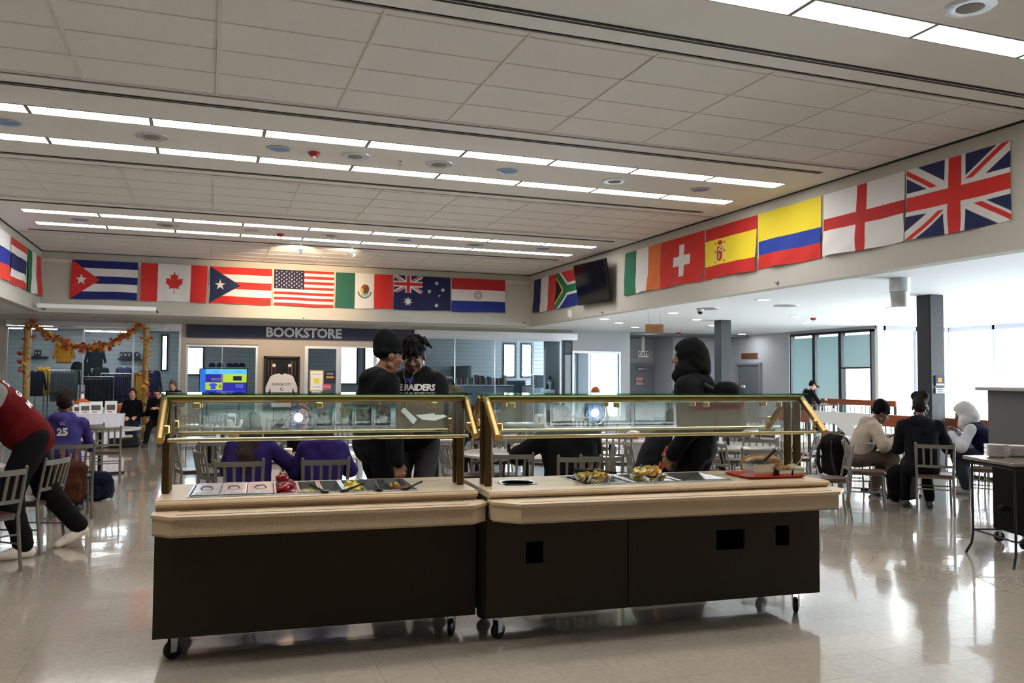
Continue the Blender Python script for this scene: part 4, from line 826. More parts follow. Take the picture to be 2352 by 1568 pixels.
# ================================================================ chairs and tables
def chair_proto(label):
    t = thing('cafe_chair', label, 'chair', (0, 0, 0), 0, 'slat back metal cafe chairs'); m = M_chair
    def xb(z): return .195+.012*max(0, (z-.45)/.4)
    def yb(z): return -.19-.075*max(0, (z-.45)/.4)-(.05*(max(0, .45-z)/.45)**1.3)
    sz = [(.19, -.19), (.205, -.05), (.21, .1), (.2, .185), (.16, .21), (-.16, .21), (-.2, .185), (-.21, .1), (-.205, -.05), (-.19, -.19)]
    s = MB().prism(sz, .448, .466); s.prism([(x*.94, y*.94) for x, y in sz], .466, .472); s.build('seat', M_wood, t)
    f = MB(); fz = .435
    for a, b in (((-.17, -.17), (.17, -.17)), ((-.17, .17), (.17, .17)), ((-.17, -.17), (-.17, .17)), ((.17, -.17), (.17, .17))): f.tube([(a[0], a[1], fz), (b[0], b[1], fz)], .012, 4)
    f.build('seat_frame', m, t)
    for s_ in (-1, 1):
        zs = [0, .15, .3, .45, .6, .75, .85]
        MB().tube([(s_*(xb(z)+.012*max(0, .45-z)), yb(z), z) for z in zs], [.0125]*6+[.012], 8, sq=1.25).lathe([(.0125, 0), (.013, .006), (.008, .014), (.001, .016)], (s_*xb(.85), yb(.85), .85), 8).build('leg', m, t, smooth=True)
        MB().tube([(s_*.175, .175, .44), (s_*.19, .2, 0)], .0125, 8, sq=1.2).build('leg', m, t, smooth=True)
    def rail(z, h, bow, nm):
        q = MB(); pts = []
        for k in range(9):
            x = -xb(z)+2*xb(z)*k/8; pts.append((x, yb(z)-bow*(1-(x/xb(z))**2), z))
        v = []; fc = []
        for p in pts: v += [(p[0], p[1]-.007, z-h/2), (p[0], p[1]+.007, z-h/2), (p[0], p[1]+.007, z+h/2), (p[0], p[1]-.007, z+h/2)]
        for i in range(8): fc += [(i*4+k, i*4+(k+1) % 4, i*4+4+(k+1) % 4, i*4+4+k) for k in range(4)]
        fc += [(3, 2, 1, 0), (32, 33, 34, 35)]; q.add(v, fc); q.build(nm, m, t, smooth=True)
    rail(.815, .045, .035, 'top_rail'); rail(.575, .03, .022, 'lower_rail')
    for k in range(4):
        x = (-.118+.0787*k); x1 = x*1.05
        MB().tube([(x, yb(.58)-.018*(1-(x/.2)**2), .585), (x1, yb(.8)-.033*(1-(x1/.2)**2), .8)], .006, 4, sq=2.0).build('slat', m, t)
    q = MB()
    for a, b in (((-.2, yb(.22), .22), (-.182, .19, .22)), ((.2, yb(.22), .22), (.182, .19, .22)), ((-.183, .188, .3), (.183, .188, .3)), ((-.2, yb(.3), .3), (.2, yb(.3), .3))): q.tube([a, b], .008, 6)
    q.build('stretcher', m, t, smooth=True); return t
CH = None; CHP = {}
def chair(key, px, py, face, label, z=.82, floorz=0, xy=None, group=None):
    global CH
    if xy is None: p = atZ(px, py, z+floorz); xy = (p.x, p.y); off = .24
    else: off = 0
    a = R(face)-math.atan2(xy[0], xy[1]); x, y = xy[0]-math.sin(a)*off*1, xy[1]+math.cos(a)*off
    if CH is None: CH = chair_proto(label); c = CH; c.location = (x, y, floorz); c.rotation_euler = (0, 0, a)
    else: c = dup(CH, (x, y, floorz), a, label)
    CHP[key] = (x, y, a); return c
CL = [('A', 550, 1064, -4, 'grey metal chair of the long haired girl in purple, back to the counter'), ('B', 748, 1060, 3, 'grey metal chair of the second girl in purple, back to the counter'),
 ('C', 462, 1040, -75, 'chair seen edge on, left of the long haired girl'), ('D', 500, 1018, 4, 'empty chair between the two round tables, left of the long haired girl'), ('D0', 402, 1012, -80, 'chair just right of the leftmost brass post, seen from the side'),
 ('D2', 440, 964, 10, 'second row empty chair behind the left brass arm'), ('D3', 489, 969, -3, 'empty chair left of the napkin caddy, far left table'), ('D4', 564, 962, 8, 'empty chair right of the napkin caddy, far left table'), ('D5', 556, 944, 0, 'farthest empty chair below the shop screen'), ('D6', 502, 950, 20, 'distant chair below the left end of the shop screen'), ('D7', 432, 955, -20, 'distant chair behind the left brass clip'),
 ('D8', 668, 946, 0, 'distant chair left of the woman facing the camera'), ('D9', 640, 965, 0, 'chair between the long haired girl and the woman facing the camera'), ('E1', 772, 975, -25, 'chair right of the second girl in purple, farther away'), ('E2', 1023, 1022, -70, 'chair between the standing pair and the middle brass posts'), ('E3', 1015, 975, 10, 'far chair seen right of the paper plates'),
 ('F', 1177, 1047, 4, 'empty chair at the front of the middle table, above the round well'), ('F2', 1187, 1016, 178, 'chair across the middle table, left of the napkin basket'), ('F3', 1122, 1016, 170, 'chair across the middle table, beside the brass arms'), ('F4', 1185, 986, 5, 'chair behind the person in the grey jacket'), ('F5', 1243, 985, 0, 'chair in front of the far napkin caddy'),
 ('G', 1382, 1052, 5, 'chair right of the broad person in black, above the chip bowl'), ('G2', 1405, 1030, 95, 'chair between the broad person and the sideways sitting man'), ('H', 1446, 1024, -78, 'chair under the man in the black and orange top'), ('G3', 1415, 1003, 0, 'chair far behind, right of the broad person'), ('G4', 1430, 978, 60, 'far chair left of the man in the black and orange top'), ('G5', 1345, 962, 0, 'far chair behind the broad person'),
 ('I', 1750, 1036, 2, 'empty chair at the front of the right table, left of the brass posts'), ('I2', 1745, 1012, 178, 'chair across the right table behind the salt and pepper'), ('I3', 1822, 1012, 75, 'chair seen edge on just right of the brass posts'), ('I4', 1650, 1020, -60, 'chair hidden half behind the hooded standing man'), ('I5', 1658, 985, -20, 'far chair right behind the hooded man'), ('I6', 1690, 1000, 30, 'chair behind the basket on the right table'),
 ('R1', 1875, 996, 80, 'chair in profile left of the black backpack on the seat'), ('R2', 1893, 992, 10, 'chair with its back to us behind the brass arm at the right'), ('R3', 1720, 965, 0, 'far chair below the lift door'), ('R4', 1755, 960, -15, 'far chair by the person in the black cap'),
 ('K', 2147, 1024, 2, 'chair of the person in the black hoodie, nearest of the right group'), ('L', 1948, 1027, 100, 'chair turned away to the left, right of the black backpack'), ('L2', 1944, 1014, -88, 'chair under the person in the beige hoodie'), ('M', 2316, 1014, 88, 'chair under the person in the white hood'),
 ('C1', 0, 1086, 33, 'nearest chair at the left frame edge'), ('O', 169, 1024, 3, 'chair with the brown leather backpack hung on its back'), ('P', 243, 984, -4, 'empty chair in front of the white clothed table'), ('P2', 205, 977, 12, 'empty chair beside the person in the number 25 jersey'), ('N1', 2235, 985, 175, 'chair on the far side of the trio table')]
for k, px, py, fa, lb in CL: chair(k, px, py, fa, lb)
chair('Q', 0, 0, 60, 'chair half hidden behind the leaning man legs', xy=(-1.52, 8.75))
chair('U1', 1871, 930, 0, 'distant chair on the raised floor, left of its twin', z=.82, floorz=.13); chair('U2', 1905, 929, -5, 'distant chair on the raised floor by the far rail', z=.82, floorz=.13)
tb0 = {}
def table(x, y, r, label, z=.75):
    t = thing('round_table', label, 'table', (x, y, 0), 0, 'round grey dining tables')
    if r not in tb0:
        a = MB().lathe([(.001, z-.03), (r-.01, z-.03), (r, z-.024), (r, z-.003), (r-.004, z), (.001, z)], n=48).build('tabletop', M_ttop, t, smooth=True)
        b = MB().lathe([(.04, .03), (.04, z-.03)], n=16).build('pedestal', M_black, t, smooth=True); q = MB()
        for k in range(4): q.box(-.03, 0, 0, .03, r*.62, .035, M=RZ(k*PI/2+.4), bev=.008)
        c = q.build('cross_base', M_black, t); d = MB().box(-.2, -.03, z-.06, .2, .03, z-.03).box(-.03, -.2, z-.06, .03, .2, z-.03).build('top_bracket', M_black, t); tb0[r] = [(n, o.data) for n, o in (('tabletop', a), ('pedestal', b), ('cross_base', c), ('top_bracket', d))]
    else:
        for n, me in tb0[r]: link(n, me, t)
    return t
for x, y, r, lb in ((.88, 9.42, .75, 'round grey table of the girls in purple'), (.05, 12.1, .6, 'round grey table left of the long haired girl, second row'), (.15, 15.6, .6, 'round grey far left table with the napkin caddy'), (3.45, 8.95, .75, 'round grey table of the broad person in black'), (6.3, 9.25, .68, 'round grey table right of the hooded standing man'), (8.3, 12.2, .6, 'round grey table farther right with a snack basket'),
        (5.7, 14.6, .6, 'round grey table with the white napkin caddy, behind the middle table'), (5.35, 10.55, .6, 'round grey table of the sideways sitting man'), (9.12, 9.3, .68, 'round table of the three people by the windows'), (8.3, 17.2, .6, 'farthest round table under the low window'), (-2.45, 9.0, .68, 'table at the left edge the leaning man bends over'), (-2.0, 12.35, .6, 'round grey table of the person in the number 25 jersey'), (-1.6, 15.0, .6, 'round grey table in front of the white clothed table'), (3.1, 11.6, .6, 'round grey table of the person in the grey jacket'), (9.6, 13.3, .6, 'round table near the wood railing'), (14.9, 18.6, .5, 'small table on the raised floor')):
    t = table(x, y, r, lb)
    if x > 14: t.location.z = .13
# table items
def bowl(label, p, col='d9c58c', r=.09, fill=True, name='snack_basket'):
    o = thing(name, label, 'basket', p); mb = MB().lathe([(.001, 0), (r*.6, 0), (r*.62, .004), (r, .07), (r+.004, .074), (r-.006, .07), (r*.56, .008), (.001, .006)], n=20).build('basket_body', mat('basket_'+col, col, .6), o, smooth=True)
    if fill:
        q = MB(); rr = random.Random(len(label))
        for _ in range(7): q.cbox((0, 0, 0), (r*1.1, r*.9, .008), M=T(rr.uniform(-.02, .02), rr.uniform(-.02, .02), .062+_*.006)@Euler((rr.uniform(-.25, .25), rr.uniform(-.25, .25), rr.random()*3)).to_matrix().to_4x4())
        q.build('napkins', mat('napkin_white', 'eceae6', .9), o)['kind'] = 'stuff'
    return o
def shaker(label, p, m): o = thing('shaker', label, 'shaker', p); MB().lathe([(.001, 0), (.024, 0), (.022, .07), (.02, .085), (.001, .09)], n=14).build('shaker_body', m, o, smooth=True); MB().lathe([(.021, .084), (.019, .1), (.001, .102)], n=14).build('cap', m, o, smooth=True)
def caddy(label, p, rz=0):
    o = thing('napkin_caddy', label, 'napkin holder', p, rz)
    q = MB()
    for s in (-1, 1): q.box(-.06+.055*0+s*.06-.006, -.05, 0, -.06+s*.06+.006+.0, .05, .16)
    MB().box(-.075, -.05, 0, -.065, .05, .17).box(.065, -.05, 0, .075, .05, .17).box(-.075, -.05, 0, .075, .05, .01).build('holder', M_white, o); MB().box(-.064, -.045, .13, .064, .045, .185, bev=.008).build('napkins', mat('napkin_white', 'eceae6', .9), o)
zt2 = .7505
def onT(px, py, z=.75): p = atZ(px, py, z); return (p.x, p.y, zt2)
bowl('pale snack basket on the far left table in front of the caddy', (.35, 15.3, zt2)); caddy('white napkin caddy on the far left table', (.42, 15.85, zt2)); shaker('black pepper shaker at the far left caddy', (.5, 15.2, zt2), M_black); shaker('white salt shaker at the far left caddy', (.57, 15.3, zt2), M_white)
bowl('brown snack basket on the second row table beside shakers', (.36, 12.0, zt2), 'b08d55'); shaker('white salt shaker left of the brown snack basket', (.15, 11.85, zt2), M_white); shaker('black pepper shaker left of the brown snack basket', (.21, 11.83, zt2), M_black)
bowl('tan basket with white napkins in front of the broad person in black', (3.38, 8.93, zt2), 'c98b4a', .1); shaker('black shaker beside the tan napkin basket', (3.27, 9.03, zt2), M_black)
bowl('pale basket beside the hooded man on the right table', (5.97, 9.25, zt2), 'd9c58c', .1); shaker('white salt shaker on the right table', (6.27, 9.25, zt2), M_white); shaker('black pepper shaker on the right table', (6.36, 9.22, zt2), M_black)
caddy('white napkin caddy behind the middle table', (5.85, 14.5, zt2), .3); bowl('orange snack basket on the table behind the brass posts', (8.6, 12.0, zt2), 'c9803f', .1)
bowl('red and white basket left of the hooded man', (5.75, 10.65, zt2), 'b4453c', .11); bowl('small basket on the farthest table', (8.4, 17.1, zt2), 'd9c58c', .09); bowl('tan snack basket by the broad person, farther table', (5.15, 10.95, zt2), 'b08d55', .09)
def cup(label, p, m, h=.13, r=.04, lid=None):
    o = thing('cup', label, 'cup', p); MB().lathe([(.001, 0), (r*.72, 0), (r, h), (r-.003, h), (r*.68, .005), (.001, .006)], n=18).build('cup_body', m, o, smooth=True)
    if lid: MB().lathe([(r+.003, h-.008), (r+.003, h+.004), (r*.8, h+.012), (.001, h+.012)], n=18).build('lid', lid, o, smooth=True)
cup('clear plastic cup between the two girls in purple', (.69, 8.95, zt2), glassy('cup_plastic', (.85, .86, .9), 1.5, .1), .15, .045); cup('paper cup with a white lid between the two girls', (.80, 8.93, zt2), mat('kraft_paper', 'c7a368', .7), .1, .042, M_white)
def foodtray(label, p, rz, col='b3281f', w_=.38):
    o = thing('food_tray', label, 'tray', p, rz); MB().box(-w_/2, -.13, .004, w_/2, .13, .012, bev=.003).box(-w_/2, -.13, .004, -w_/2+.012, .13, .025).box(w_/2-.012, -.13, .004, w_/2, .13, .025).box(-w_/2, -.13, .004, w_/2, -.118, .025).box(-w_/2, .118, .004, w_/2, .13, .025).build('tray_body', mat('tray_'+col, col, .45), o)
    MB().box(-.1, -.07, .012, .05, .06, .03, bev=.008).box(.06, -.06, .012, .13, .05, .022, bev=.006).build('food', mat('fried_food', 'c98a45', .7), o)
foodtray('red food tray between the two girls in purple', (.86, 8.85, zt2), .3); foodtray('red food tray under the broad person arm', (3.72, 8.62, zt2), .2); foodtray('red tray with pizza by the grey jacket person', (3.0, 11.35, zt2), 0)
foodtray('dark tray in front of the person in the beige hoodie', (8.7, 9.2, zt2), .2, '26282c'); foodtray('dark tray in front of the person in the white hood', (9.3, 9.05, zt2), 0, '26282c'); foodtray('white and red food tray at the left frame edge', (-2.02, 8.75, zt2), .2, 'd8d2cc')
cup('white foam cup by the person in the beige hoodie', (8.6, 9.05, zt2), M_white, .12, .045); cup('white foam cup by the person in the white hood', (9.2, 8.95, zt2), M_white, .12, .045)
# wood railing at the stairwell
XRL = 11.9
def railing(label, x0, y0, x1, y1, ztop, h, m, bal=True, group=None, zb=0, posts=()):
    d = Vector((x1-x0, y1-y0, 0)); L_ = d.length; a = math.atan2(d.y, d.x); o = thing('railing', label, 'railing', (x0, y0, zb), a)
    MB().box(0, -.022, ztop-zb-h, L_, .022, ztop-zb, bev=.006).build('top_board', m, o)
    MB().box(0, -.03, 0, L_, .03, .05).build('bottom_rail', M_black, o)
    n = int(L_/.135); me = None
    for k in range(n):
        if me is None: b = MB().tube([(0, 0, .05), (0, 0, ztop-zb-h)], .009, 6).build('baluster', M_black, o); me = b.data
        else: b = link('baluster', me, o)
        b.location = (L_*(k+.5)/n, 0, 0)
    for k in range(int(L_/2.2)+1): MB().box(min(k*2.2, L_-.04), -.02, 0, min(k*2.2, L_-.04)+.04, .02, ztop-zb-h).build('post', M_black, o)
    return o
railing('long wooden topped railing behind the trio at the windows', XRL, 4.0, XRL, 12.3, .96, .22, M_railw)
railing('short brown railing left of the white stair panel', XRL, 14.3, XRL, 15.3, .95, .25, M_railw)
railing('far wooden railing in front of the blind windows', 16.3, 16.4, 16.3, 20.4, .98+.1, .15, M_railw, zb=.13)
o = thing('stair_panel', 'white stair balustrade with a board sloping down to the right', 'railing', (XRL, 12.3, 0)); q = MB(); q.box(-.02, 0, .72, .02, 2.0, .96); q.cbox((0, .62, .47), (.036, 1.75, .24), M=T(0, .62, .47)@RX(R(31))@T(0, -.62, -.47)); q.build('panel_boards', M_white, o)
me = None
for k in range(14):
    if me is None: b = MB().tube([(0, 0, .02), (0, 0, .74)], .009, 6).build('baluster', M_black, o); me = b.data
    else: b = link('baluster', me, o)
    b.location = (.03, .08+.14*k, 0)
# cart and plate stand at the right edge
ct = thing('plate_stand', 'black wrought iron stand with a glossy top at the right edge', 'table', (6.72, 5.86, 0), R(-18)); mi = mat('wrought_iron', '14110f', .45, .3)
ztp = .90
for x, y in ((0, 0), (.0, -.62), (.62, 0), (.62, -.62)):
    sx, sy = (-1 if x == 0 else 1), (1 if y == 0 else -1)
    MB().tube([(x+sx*.05, y+sy*.04, 0), (x+sx*.01, y+sy*.01, .1), (x, y, .2), (x, y, ztp-.03)], .011, 8).build('leg', mi, ct, smooth=True)
q = MB()
for z in (.22, ztp-.06):
    for a, b in (((0, 0), (.62, 0)), ((0, 0), (0, -.62)), ((.62, 0), (.62, -.62)), ((0, -.62), (.62, -.62))): MB().tube([(a[0], a[1], z), (b[0], b[1], z)], .008, 6).build('frame_rail', mi, ct)
MB().box(-.06, -.68, ztp-.03, .72, .06, ztp, bev=.006).build('top', mat('glossy_top', '6f675c', .12, coat=.6), ct)
cb = thing('equipment_cart', 'black enclosed cart on wheels under the iron stand, right edge', 'cart', (7.24, 6.04, 0), R(-18)); MB().box(.14, -.26, .12, .75, .3, .898, bev=.01).build('cart_body', mat('cart_black', '0a0a0b', .75, spec=.1), cb)
for x in (.14, .62):
    for y in (-.2, .2): MB().lathe([(.001, -.014), (.05, -.014), (.055, 0), (.05, .014), (.001, .014)], n=18, M=T(x, y, .055)@RX(PI/2)).build('wheel', M_black, cb, smooth=True); MB().box(x-.015, y-.02, .06, x+.015, y+.02, .125).build('wheel_fork', M_steel, cb)
o = thing('black_glove', 'crumpled black glove hanging off the cart side', 'glove', (7.3, 5.98, .36), R(-18)); MB().tube([(.03, 0, 0), (-.04, 0, .01), (-.09, -.01, -.01), (-.13, -.01, -.005)], [.025, .035, .025, .008], 8).tube([(-.06, 0, 0), (-.07, 0, -.05)], [.018, .008], 6).build('glove_body', M_black, o, smooth=True)
pm = mat('china_white', 'e2dcd6', .25); pmr = mat('china_pink', 'cbb3a6', .3); pme = None
PB = ct.matrix_basis if False else Matrix.Translation((6.72, 5.86, 0))@RZ(R(-18))
for s, (x, y, n) in enumerate(((.17, -.1, 9), (.40, -.06, 8), (.47, -.27, 6))):
    for k in range(n):
        w0 = PB@Vector((x, y, ztp+.0005+k*.0125)); o = thing('plate', 'white plate, %s from the bottom of the %s stack on the iron stand' % (ORD[k], ('left', 'right', 'front right')[s]), 'plate', w0, 0, 'stacked plates, %s stack' % ('left', 'right', 'front right')[s])
        if pme is None: pme = MB().lathe([(.001, 0), (.06, 0), (.062, .003), (.098, .012), (.1, .014), (.097, .0145), (.06, .006), (.001, .005)], n=28).build('plate_body', pm, o, smooth=True).data
        else: link('plate_body', pme, o)
hb = thing('display_cabinet', 'tall dark grey cabinet end with an overhanging top at the right frame edge', 'cabinet', (7.42, 6.0, .9015), R(-18)); 
MB().box(-.03, -.35, 0, .5, .35, .60, bev=.004).build('cabinet_body', mat('cabinet_grey', '4a4a4b', .5), hb); MB().box(-.12, -.42, .60, .55, .42, .635, bev=.006).build('cabinet_top', mat('cabinet_top_grey', '8c8a88', .4), hb)
# ================================================================ bookstore and left corner dressing
def yz(px, py, Y): p = atY(px, py, Y); return p
M_gold2 = mat('garment_gold', 'd08a1e', .85, bump=.3, bscale=30)
def garment(label, p, w_, h, m, nx_=0, ny_=-1, th=.06, stand=False, name='sweatshirt', sleeves=True, hood=True, rz=0, cat='sweatshirt'):
    o = thing(name, label, cat, p, rz); Mx = face_M((0, 0, 0), nx_, ny_); hw = w_/2
    def bulge(poly):
        q = MB(); n = len(poly); cx = sum(a for a, b in poly)/n; cy = sum(b for a, b in poly)/n; v = []
        for s, k in ((0, 1), (.6, .96), (1, .82)): v += [(cx+(x-cx)*k, cy+(y-cy)*k, s*th) for x, y in poly]
        f = [tuple(range(n))[::-1]]+[(i*n+j, i*n+(j+1) % n, (i+1)*n+(j+1) % n, (i+1)*n+j) for i in range(2) for j in range(n)]+[tuple(2*n+j for j in range(n))]; return q.add(v, f)
    bulge([(-hw*.62, -h), (hw*.62, -h), (hw*.66, -h*.3), (hw*.62, -.02), (hw*.2, .0), (0, -.04), (-hw*.2, .0), (-hw*.62, -.02), (-hw*.66, -h*.3)]).build('torso', m, o, Mx, smooth=True)
    if sleeves:
        for s in (-1, 1): bulge([(s*hw*.6, -.02), (s*hw*.72, -.08), (s*hw*1.0, -h*.72), (s*hw*.82, -h*.8), (s*hw*.58, -h*.34)][::s]).build('sleeve', m, o, Mx, smooth=True)
    if stand: MB().tube([(0, .0, -h*.2), (0, .0, -p[2]+.02)], .014, 8).box(-.2, -.15, -p[2], .2, .15, -p[2]+.02).build('display_stand', M_steel, o)
    if hood: MB().lathe([(.001, -.1), (.1, -.05), (.12, .02), (.08, .06), (.001, .07)], (0, .0, .05), 14, M=Mx, sy=.8).build('hood', m, o, smooth=True)
    return o
mg = lambda c: mat('garment_'+c, c, .9, bump=.3, bscale=25)
for px, py, Y, w_, h, c, lb in ((148, 786, 27.985, .62, .62, 'd08a1e', 'gold hoodie pinned high on the shop wall'), (220, 795, 27.985, .62, .66, '20262e', 'black hoodie pinned high on the shop wall'), (186, 830, 27.985, .66, .7, '14181f', 'black sweatshirt on the shop wall behind the garland'), (232, 843, 27.2, .6, .8, '1e2320', 'dark sweatshirt with a gold chest print on the shop wall'),
        (102, 842, 26.4, .55, .8, 'c98f2a', 'gold plaid shirt on the shop rack at the left'), (82, 850, 25.8, .6, .7, '191c2c', 'navy jacket on the rack left of the plaid shirt'), (316, 857, 26.2, .6, .85, 'c98f2a', 'gold t-shirt and plaid on the right shop rack'), (350, 850, 26.5, .6, .9, '232a5a', 'royal blue jacket hanging near the shop window'), (285, 842, 26.8, .6, .9, '4c4e70', 'lavender grey sweatshirt on the shop rack')):
    p = yz(px, py, Y); g_ = garment(lb, p, w_, h, mg(c), hood=(py < 800), stand=Y < 27.9)
rk = 0
for px, py, Y, n, dx, h, c, lb, col in ((148, 850, 25.6, 14, .045, .85, None, 'grey', '4a4d50'), (226, 865, 25.0, 12, .05, .85, None, 'black', '1a1c20'), (272, 858, 25.4, 14, .05, 1.0, None, 'dark purple', '2c2644')):
    p = yz(px, py, Y); q = thing('clothes_rack', 'chrome clothes rack holding %s sweatshirts in the shop' % lb, 'clothes rack', (p.x, p.y, 0)); L_ = n*dx/2+.08
    MB().tube([(-L_, 0, p.z), (L_, 0, p.z)], .014, 8).tube([(-L_, 0, p.z), (-L_, 0, .03)], .016, 8).tube([(L_, 0, p.z), (L_, 0, .03)], .016, 8).build('rack_frame', M_steel, q, smooth=True); MB().box(-L_-.03, -.25, 0, -L_+.03, .25, .03).box(L_-.03, -.25, 0, L_+.03, .25, .03).build('foot', M_steel, q)
    me = None
    for k in range(n):
        o = thing('hanging_sweatshirt', '%s sweatshirt hanging edge on, %s from the left on its shop rack' % (lb, ORD[k]), 'sweatshirt', (p.x-n*dx/2+dx*(k+.5), p.y, p.z), 0, '%s sweatshirts on the shop rack' % lb)
        if me is None: me = MB().prism([(-.2, -.08), (-.06, -.03), (.06, -.03), (.2, -.08), (.27, -.6), (.2, -.62), (.2, -h), (-.2, -h), (-.2, -.62), (-.27, -.6)], -.017, .017, M=Matrix(((0, 0, 1, 0), (1, 0, 0, 0), (0, 1, 0, 0), (0, 0, 0, 1)))).build('garment_body', mg(col), o).data
        else: link('garment_body', me, o)
sh_ = None
for px, lb in ((83, 'left boxed mug on the left wall shelf'), (90, 'right boxed mug on the left wall shelf'), (279, 'first boxed mug on the right wall shelf'), (288, 'second boxed mug on the right wall shelf'), (297, 'third boxed mug on the right wall shelf'), (306, 'fourth boxed mug on the right wall shelf'), (315, 'fifth boxed mug on the right wall shelf')):
    p = yz(px, 817 if px < 100 else 821, 27.85); o = thing('boxed_mug', lb, 'box', p); MB().box(-.045, -.05, 0, .045, .05, .17, bev=.004).build('box_body', M_navy, o); MB().box(-.02, -.055, .05, .02, -.05, .12).build('window_cutout', mat('box_white', 'b9bcc6', .6), o)
for px, py, w_, lb in ((86, 818, .55, 'dark wall shelf under the two boxed mugs'), (297, 822, .62, 'dark wall shelf under the five boxed mugs')):
    p = yz(px, py, 27.85); o = thing('wall_shelf', lb, 'shelf', p); MB().box(-w_/2, -.12, -.04, w_/2, .13, -.002).build('shelf_board', M_navy, o)
for k, px in enumerate((487, 505, 527, 541, 556)):      # caps above the screen
    p = yz(px, 843, 26.6); o = thing('cap', '%s dark cap from the left on the shop shelf above the screen' % ORD[k], 'cap', p, 0, 'caps on the shop shelf'); MB().lathe([(.1, 0), (.1, .04), (.08, .1), (.04, .13), (.001, .135)], n=16).build('crown', mg('1c2130'), o, smooth=True); MB().box(-.07, -.2, .0, .07, -.08, .012, bev=.004).build('brim', mg('1c2130'), o)
p = yz(522, 845, 26.6); o = thing('wall_shelf', 'shop shelf carrying the row of dark caps', 'shelf', (p.x, p.y, p.z)); MB().box(-.65, -.25, -.03, .65, .2, -.002).build('shelf_board', M_steel, o)
# menu screen in window
sc = thing('shop_screen', 'lit screen in the shop window showing caps and shirts in purple and gold', 'screen', yz(513, 878, YW+.35)); sw, sh = .58, .35
MB().box(-sw-.02, 0, -sh-.02, sw+.02, .05, sh+.02, bev=.005).build('bezel', M_black, sc); E_ = lambda n, c: mat('screen_'+n, c, .4, emit=.75)
q = [(-sw, -sh, -sw+.14, sh, 'side', '2f6fd0'), (-sw+.14, sh-.13, sw, sh, 'top', '63b9ea'), (-sw+.14, 0, -.02, sh-.13, 'purple', '2c1f9a'), (-.02, 0, sw, sh-.13, 'gold', 'c6cf2a'), (-sw+.14, -.2, -.02, 0, 'gold', 'c6cf2a'), (-.02, -.2, sw, 0, 'purple', '2c1f9a'), (-sw+.14, -sh, sw, -.2, 'blue', '2a2ec0')]
for x in (-.4, .4): MB().box(x-.02, .01, -sc.location.z, x+.02, .04, -sh).build('stand_leg', M_black, sc)
for k, b in enumerate(q): MB().box(b[0], -.004, b[1], b[2], 0, b[3]).build('picture_block', E_(b[4], b[5]), sc)
MB().box(.24, -.006, .05, .46, -.004, .17, bev=.001).build('cap_picture', E_('cap', '14162c'), sc); MB().prism([(-.36, -.06), (-.3, -.02), (-.2, -.02), (-.14, -.06), (-.17, -.1), (-.19, -.08), (-.19, -.18), (-.31, -.18), (-.31, -.08), (-.33, -.1)], -.001, .001, M=face_M((0, -.006, 0), 0, -1)).build('shirt_picture', E_('shirt', '3a49d8'), sc)
for tx, s, x, y, c in (('DCCC', .09, -.16, .08, 'c6cf2a'), ('SPIRIT', .05, -.2, .28, '1c3a70'), ('10:00 AM', .04, .38, .28, '1c3a70'), ('&', .12, -.08, -.1, '14162c'), ('Clothing\nStorage', .06, .4, -.09, '8fb0f0'), ('OPEN MONDAY TO FRIDAY\nAT THE BOOKSTORE', .035, .05, -.27, 'e8e8f8')): text(tx, s, face_M((x, -.0062, y), 0, -1), E_('t'+c, c), sc, extrude=.0004)
# framed sweatshirt case
dc = thing('display_case', 'black framed display case with a white sweatshirt printed DODGE CITY CONQUISTADORS', 'display case', yz(647, 872, YW-.03)); cw, chh = .46, .62
q = MB()
for b in ((-cw, -chh-.2, -cw+.05, chh), (cw-.05, -chh-.2, cw, chh), (-cw, chh-.05, cw, chh), (-cw, -chh-.2, cw, -chh-.15)): q.box(b[0], -.06, b[1], b[2], .03, b[3])
q.build('case_frame', M_black, dc); MB().box(-cw+.05, .0, -chh-.15, cw-.05, .02, chh-.05).build('backing', mat('case_black', '0e0e0f', .9), dc)
Mx = face_M((0, 0, 0), 0, -1); wt = mg('c9c3c0'); q = MB().prism([(-.25, -.72), (.25, -.72), (.29, -.1), (.2, .14), (.07, .17), (0, .13), (-.07, .17), (-.2, .14), (-.29, -.1)], .0, .03, M=Mx); q.prism([(.2, .14), (.29, .09), (.5, -.42), (.38, -.5), (.27, -.15)], 0, .025, M=Mx); q.prism([(-.27, -.15), (-.38, -.5), (-.5, -.42), (-.29, .09), (-.2, .14)], 0, .025, M=Mx); q.build('white_sweatshirt', wt, dc)
for tx, s, y in (('DODGE CITY', .085, -.12), ('C', .12, -.25), ('CONQUISTADORS', .055, -.36)): text(tx, s, Mx@T(0, y, .031), M_ink, dc, extrude=.001, bold=.002)
for x in (-.2, .2): MB().lathe([(.001, 0), (.045, 0), (.045, .01), (.001, .012)], (0, 0, 0), 14, M=Mx@T(x, .38, .0)).build('medal', wt, dc)
for k in range(9):
    x = -.34+.085*k
    if abs(x) > .12: MB().box(x-.008, -.012, .1, x+.008, 0, .5 if abs(x) > .25 else .34).build('ribbon', mat('ribbon_gold', '8c6a34', .6) if k % 2 else mat('ribbon_purple', '4a3550', .6), dc)
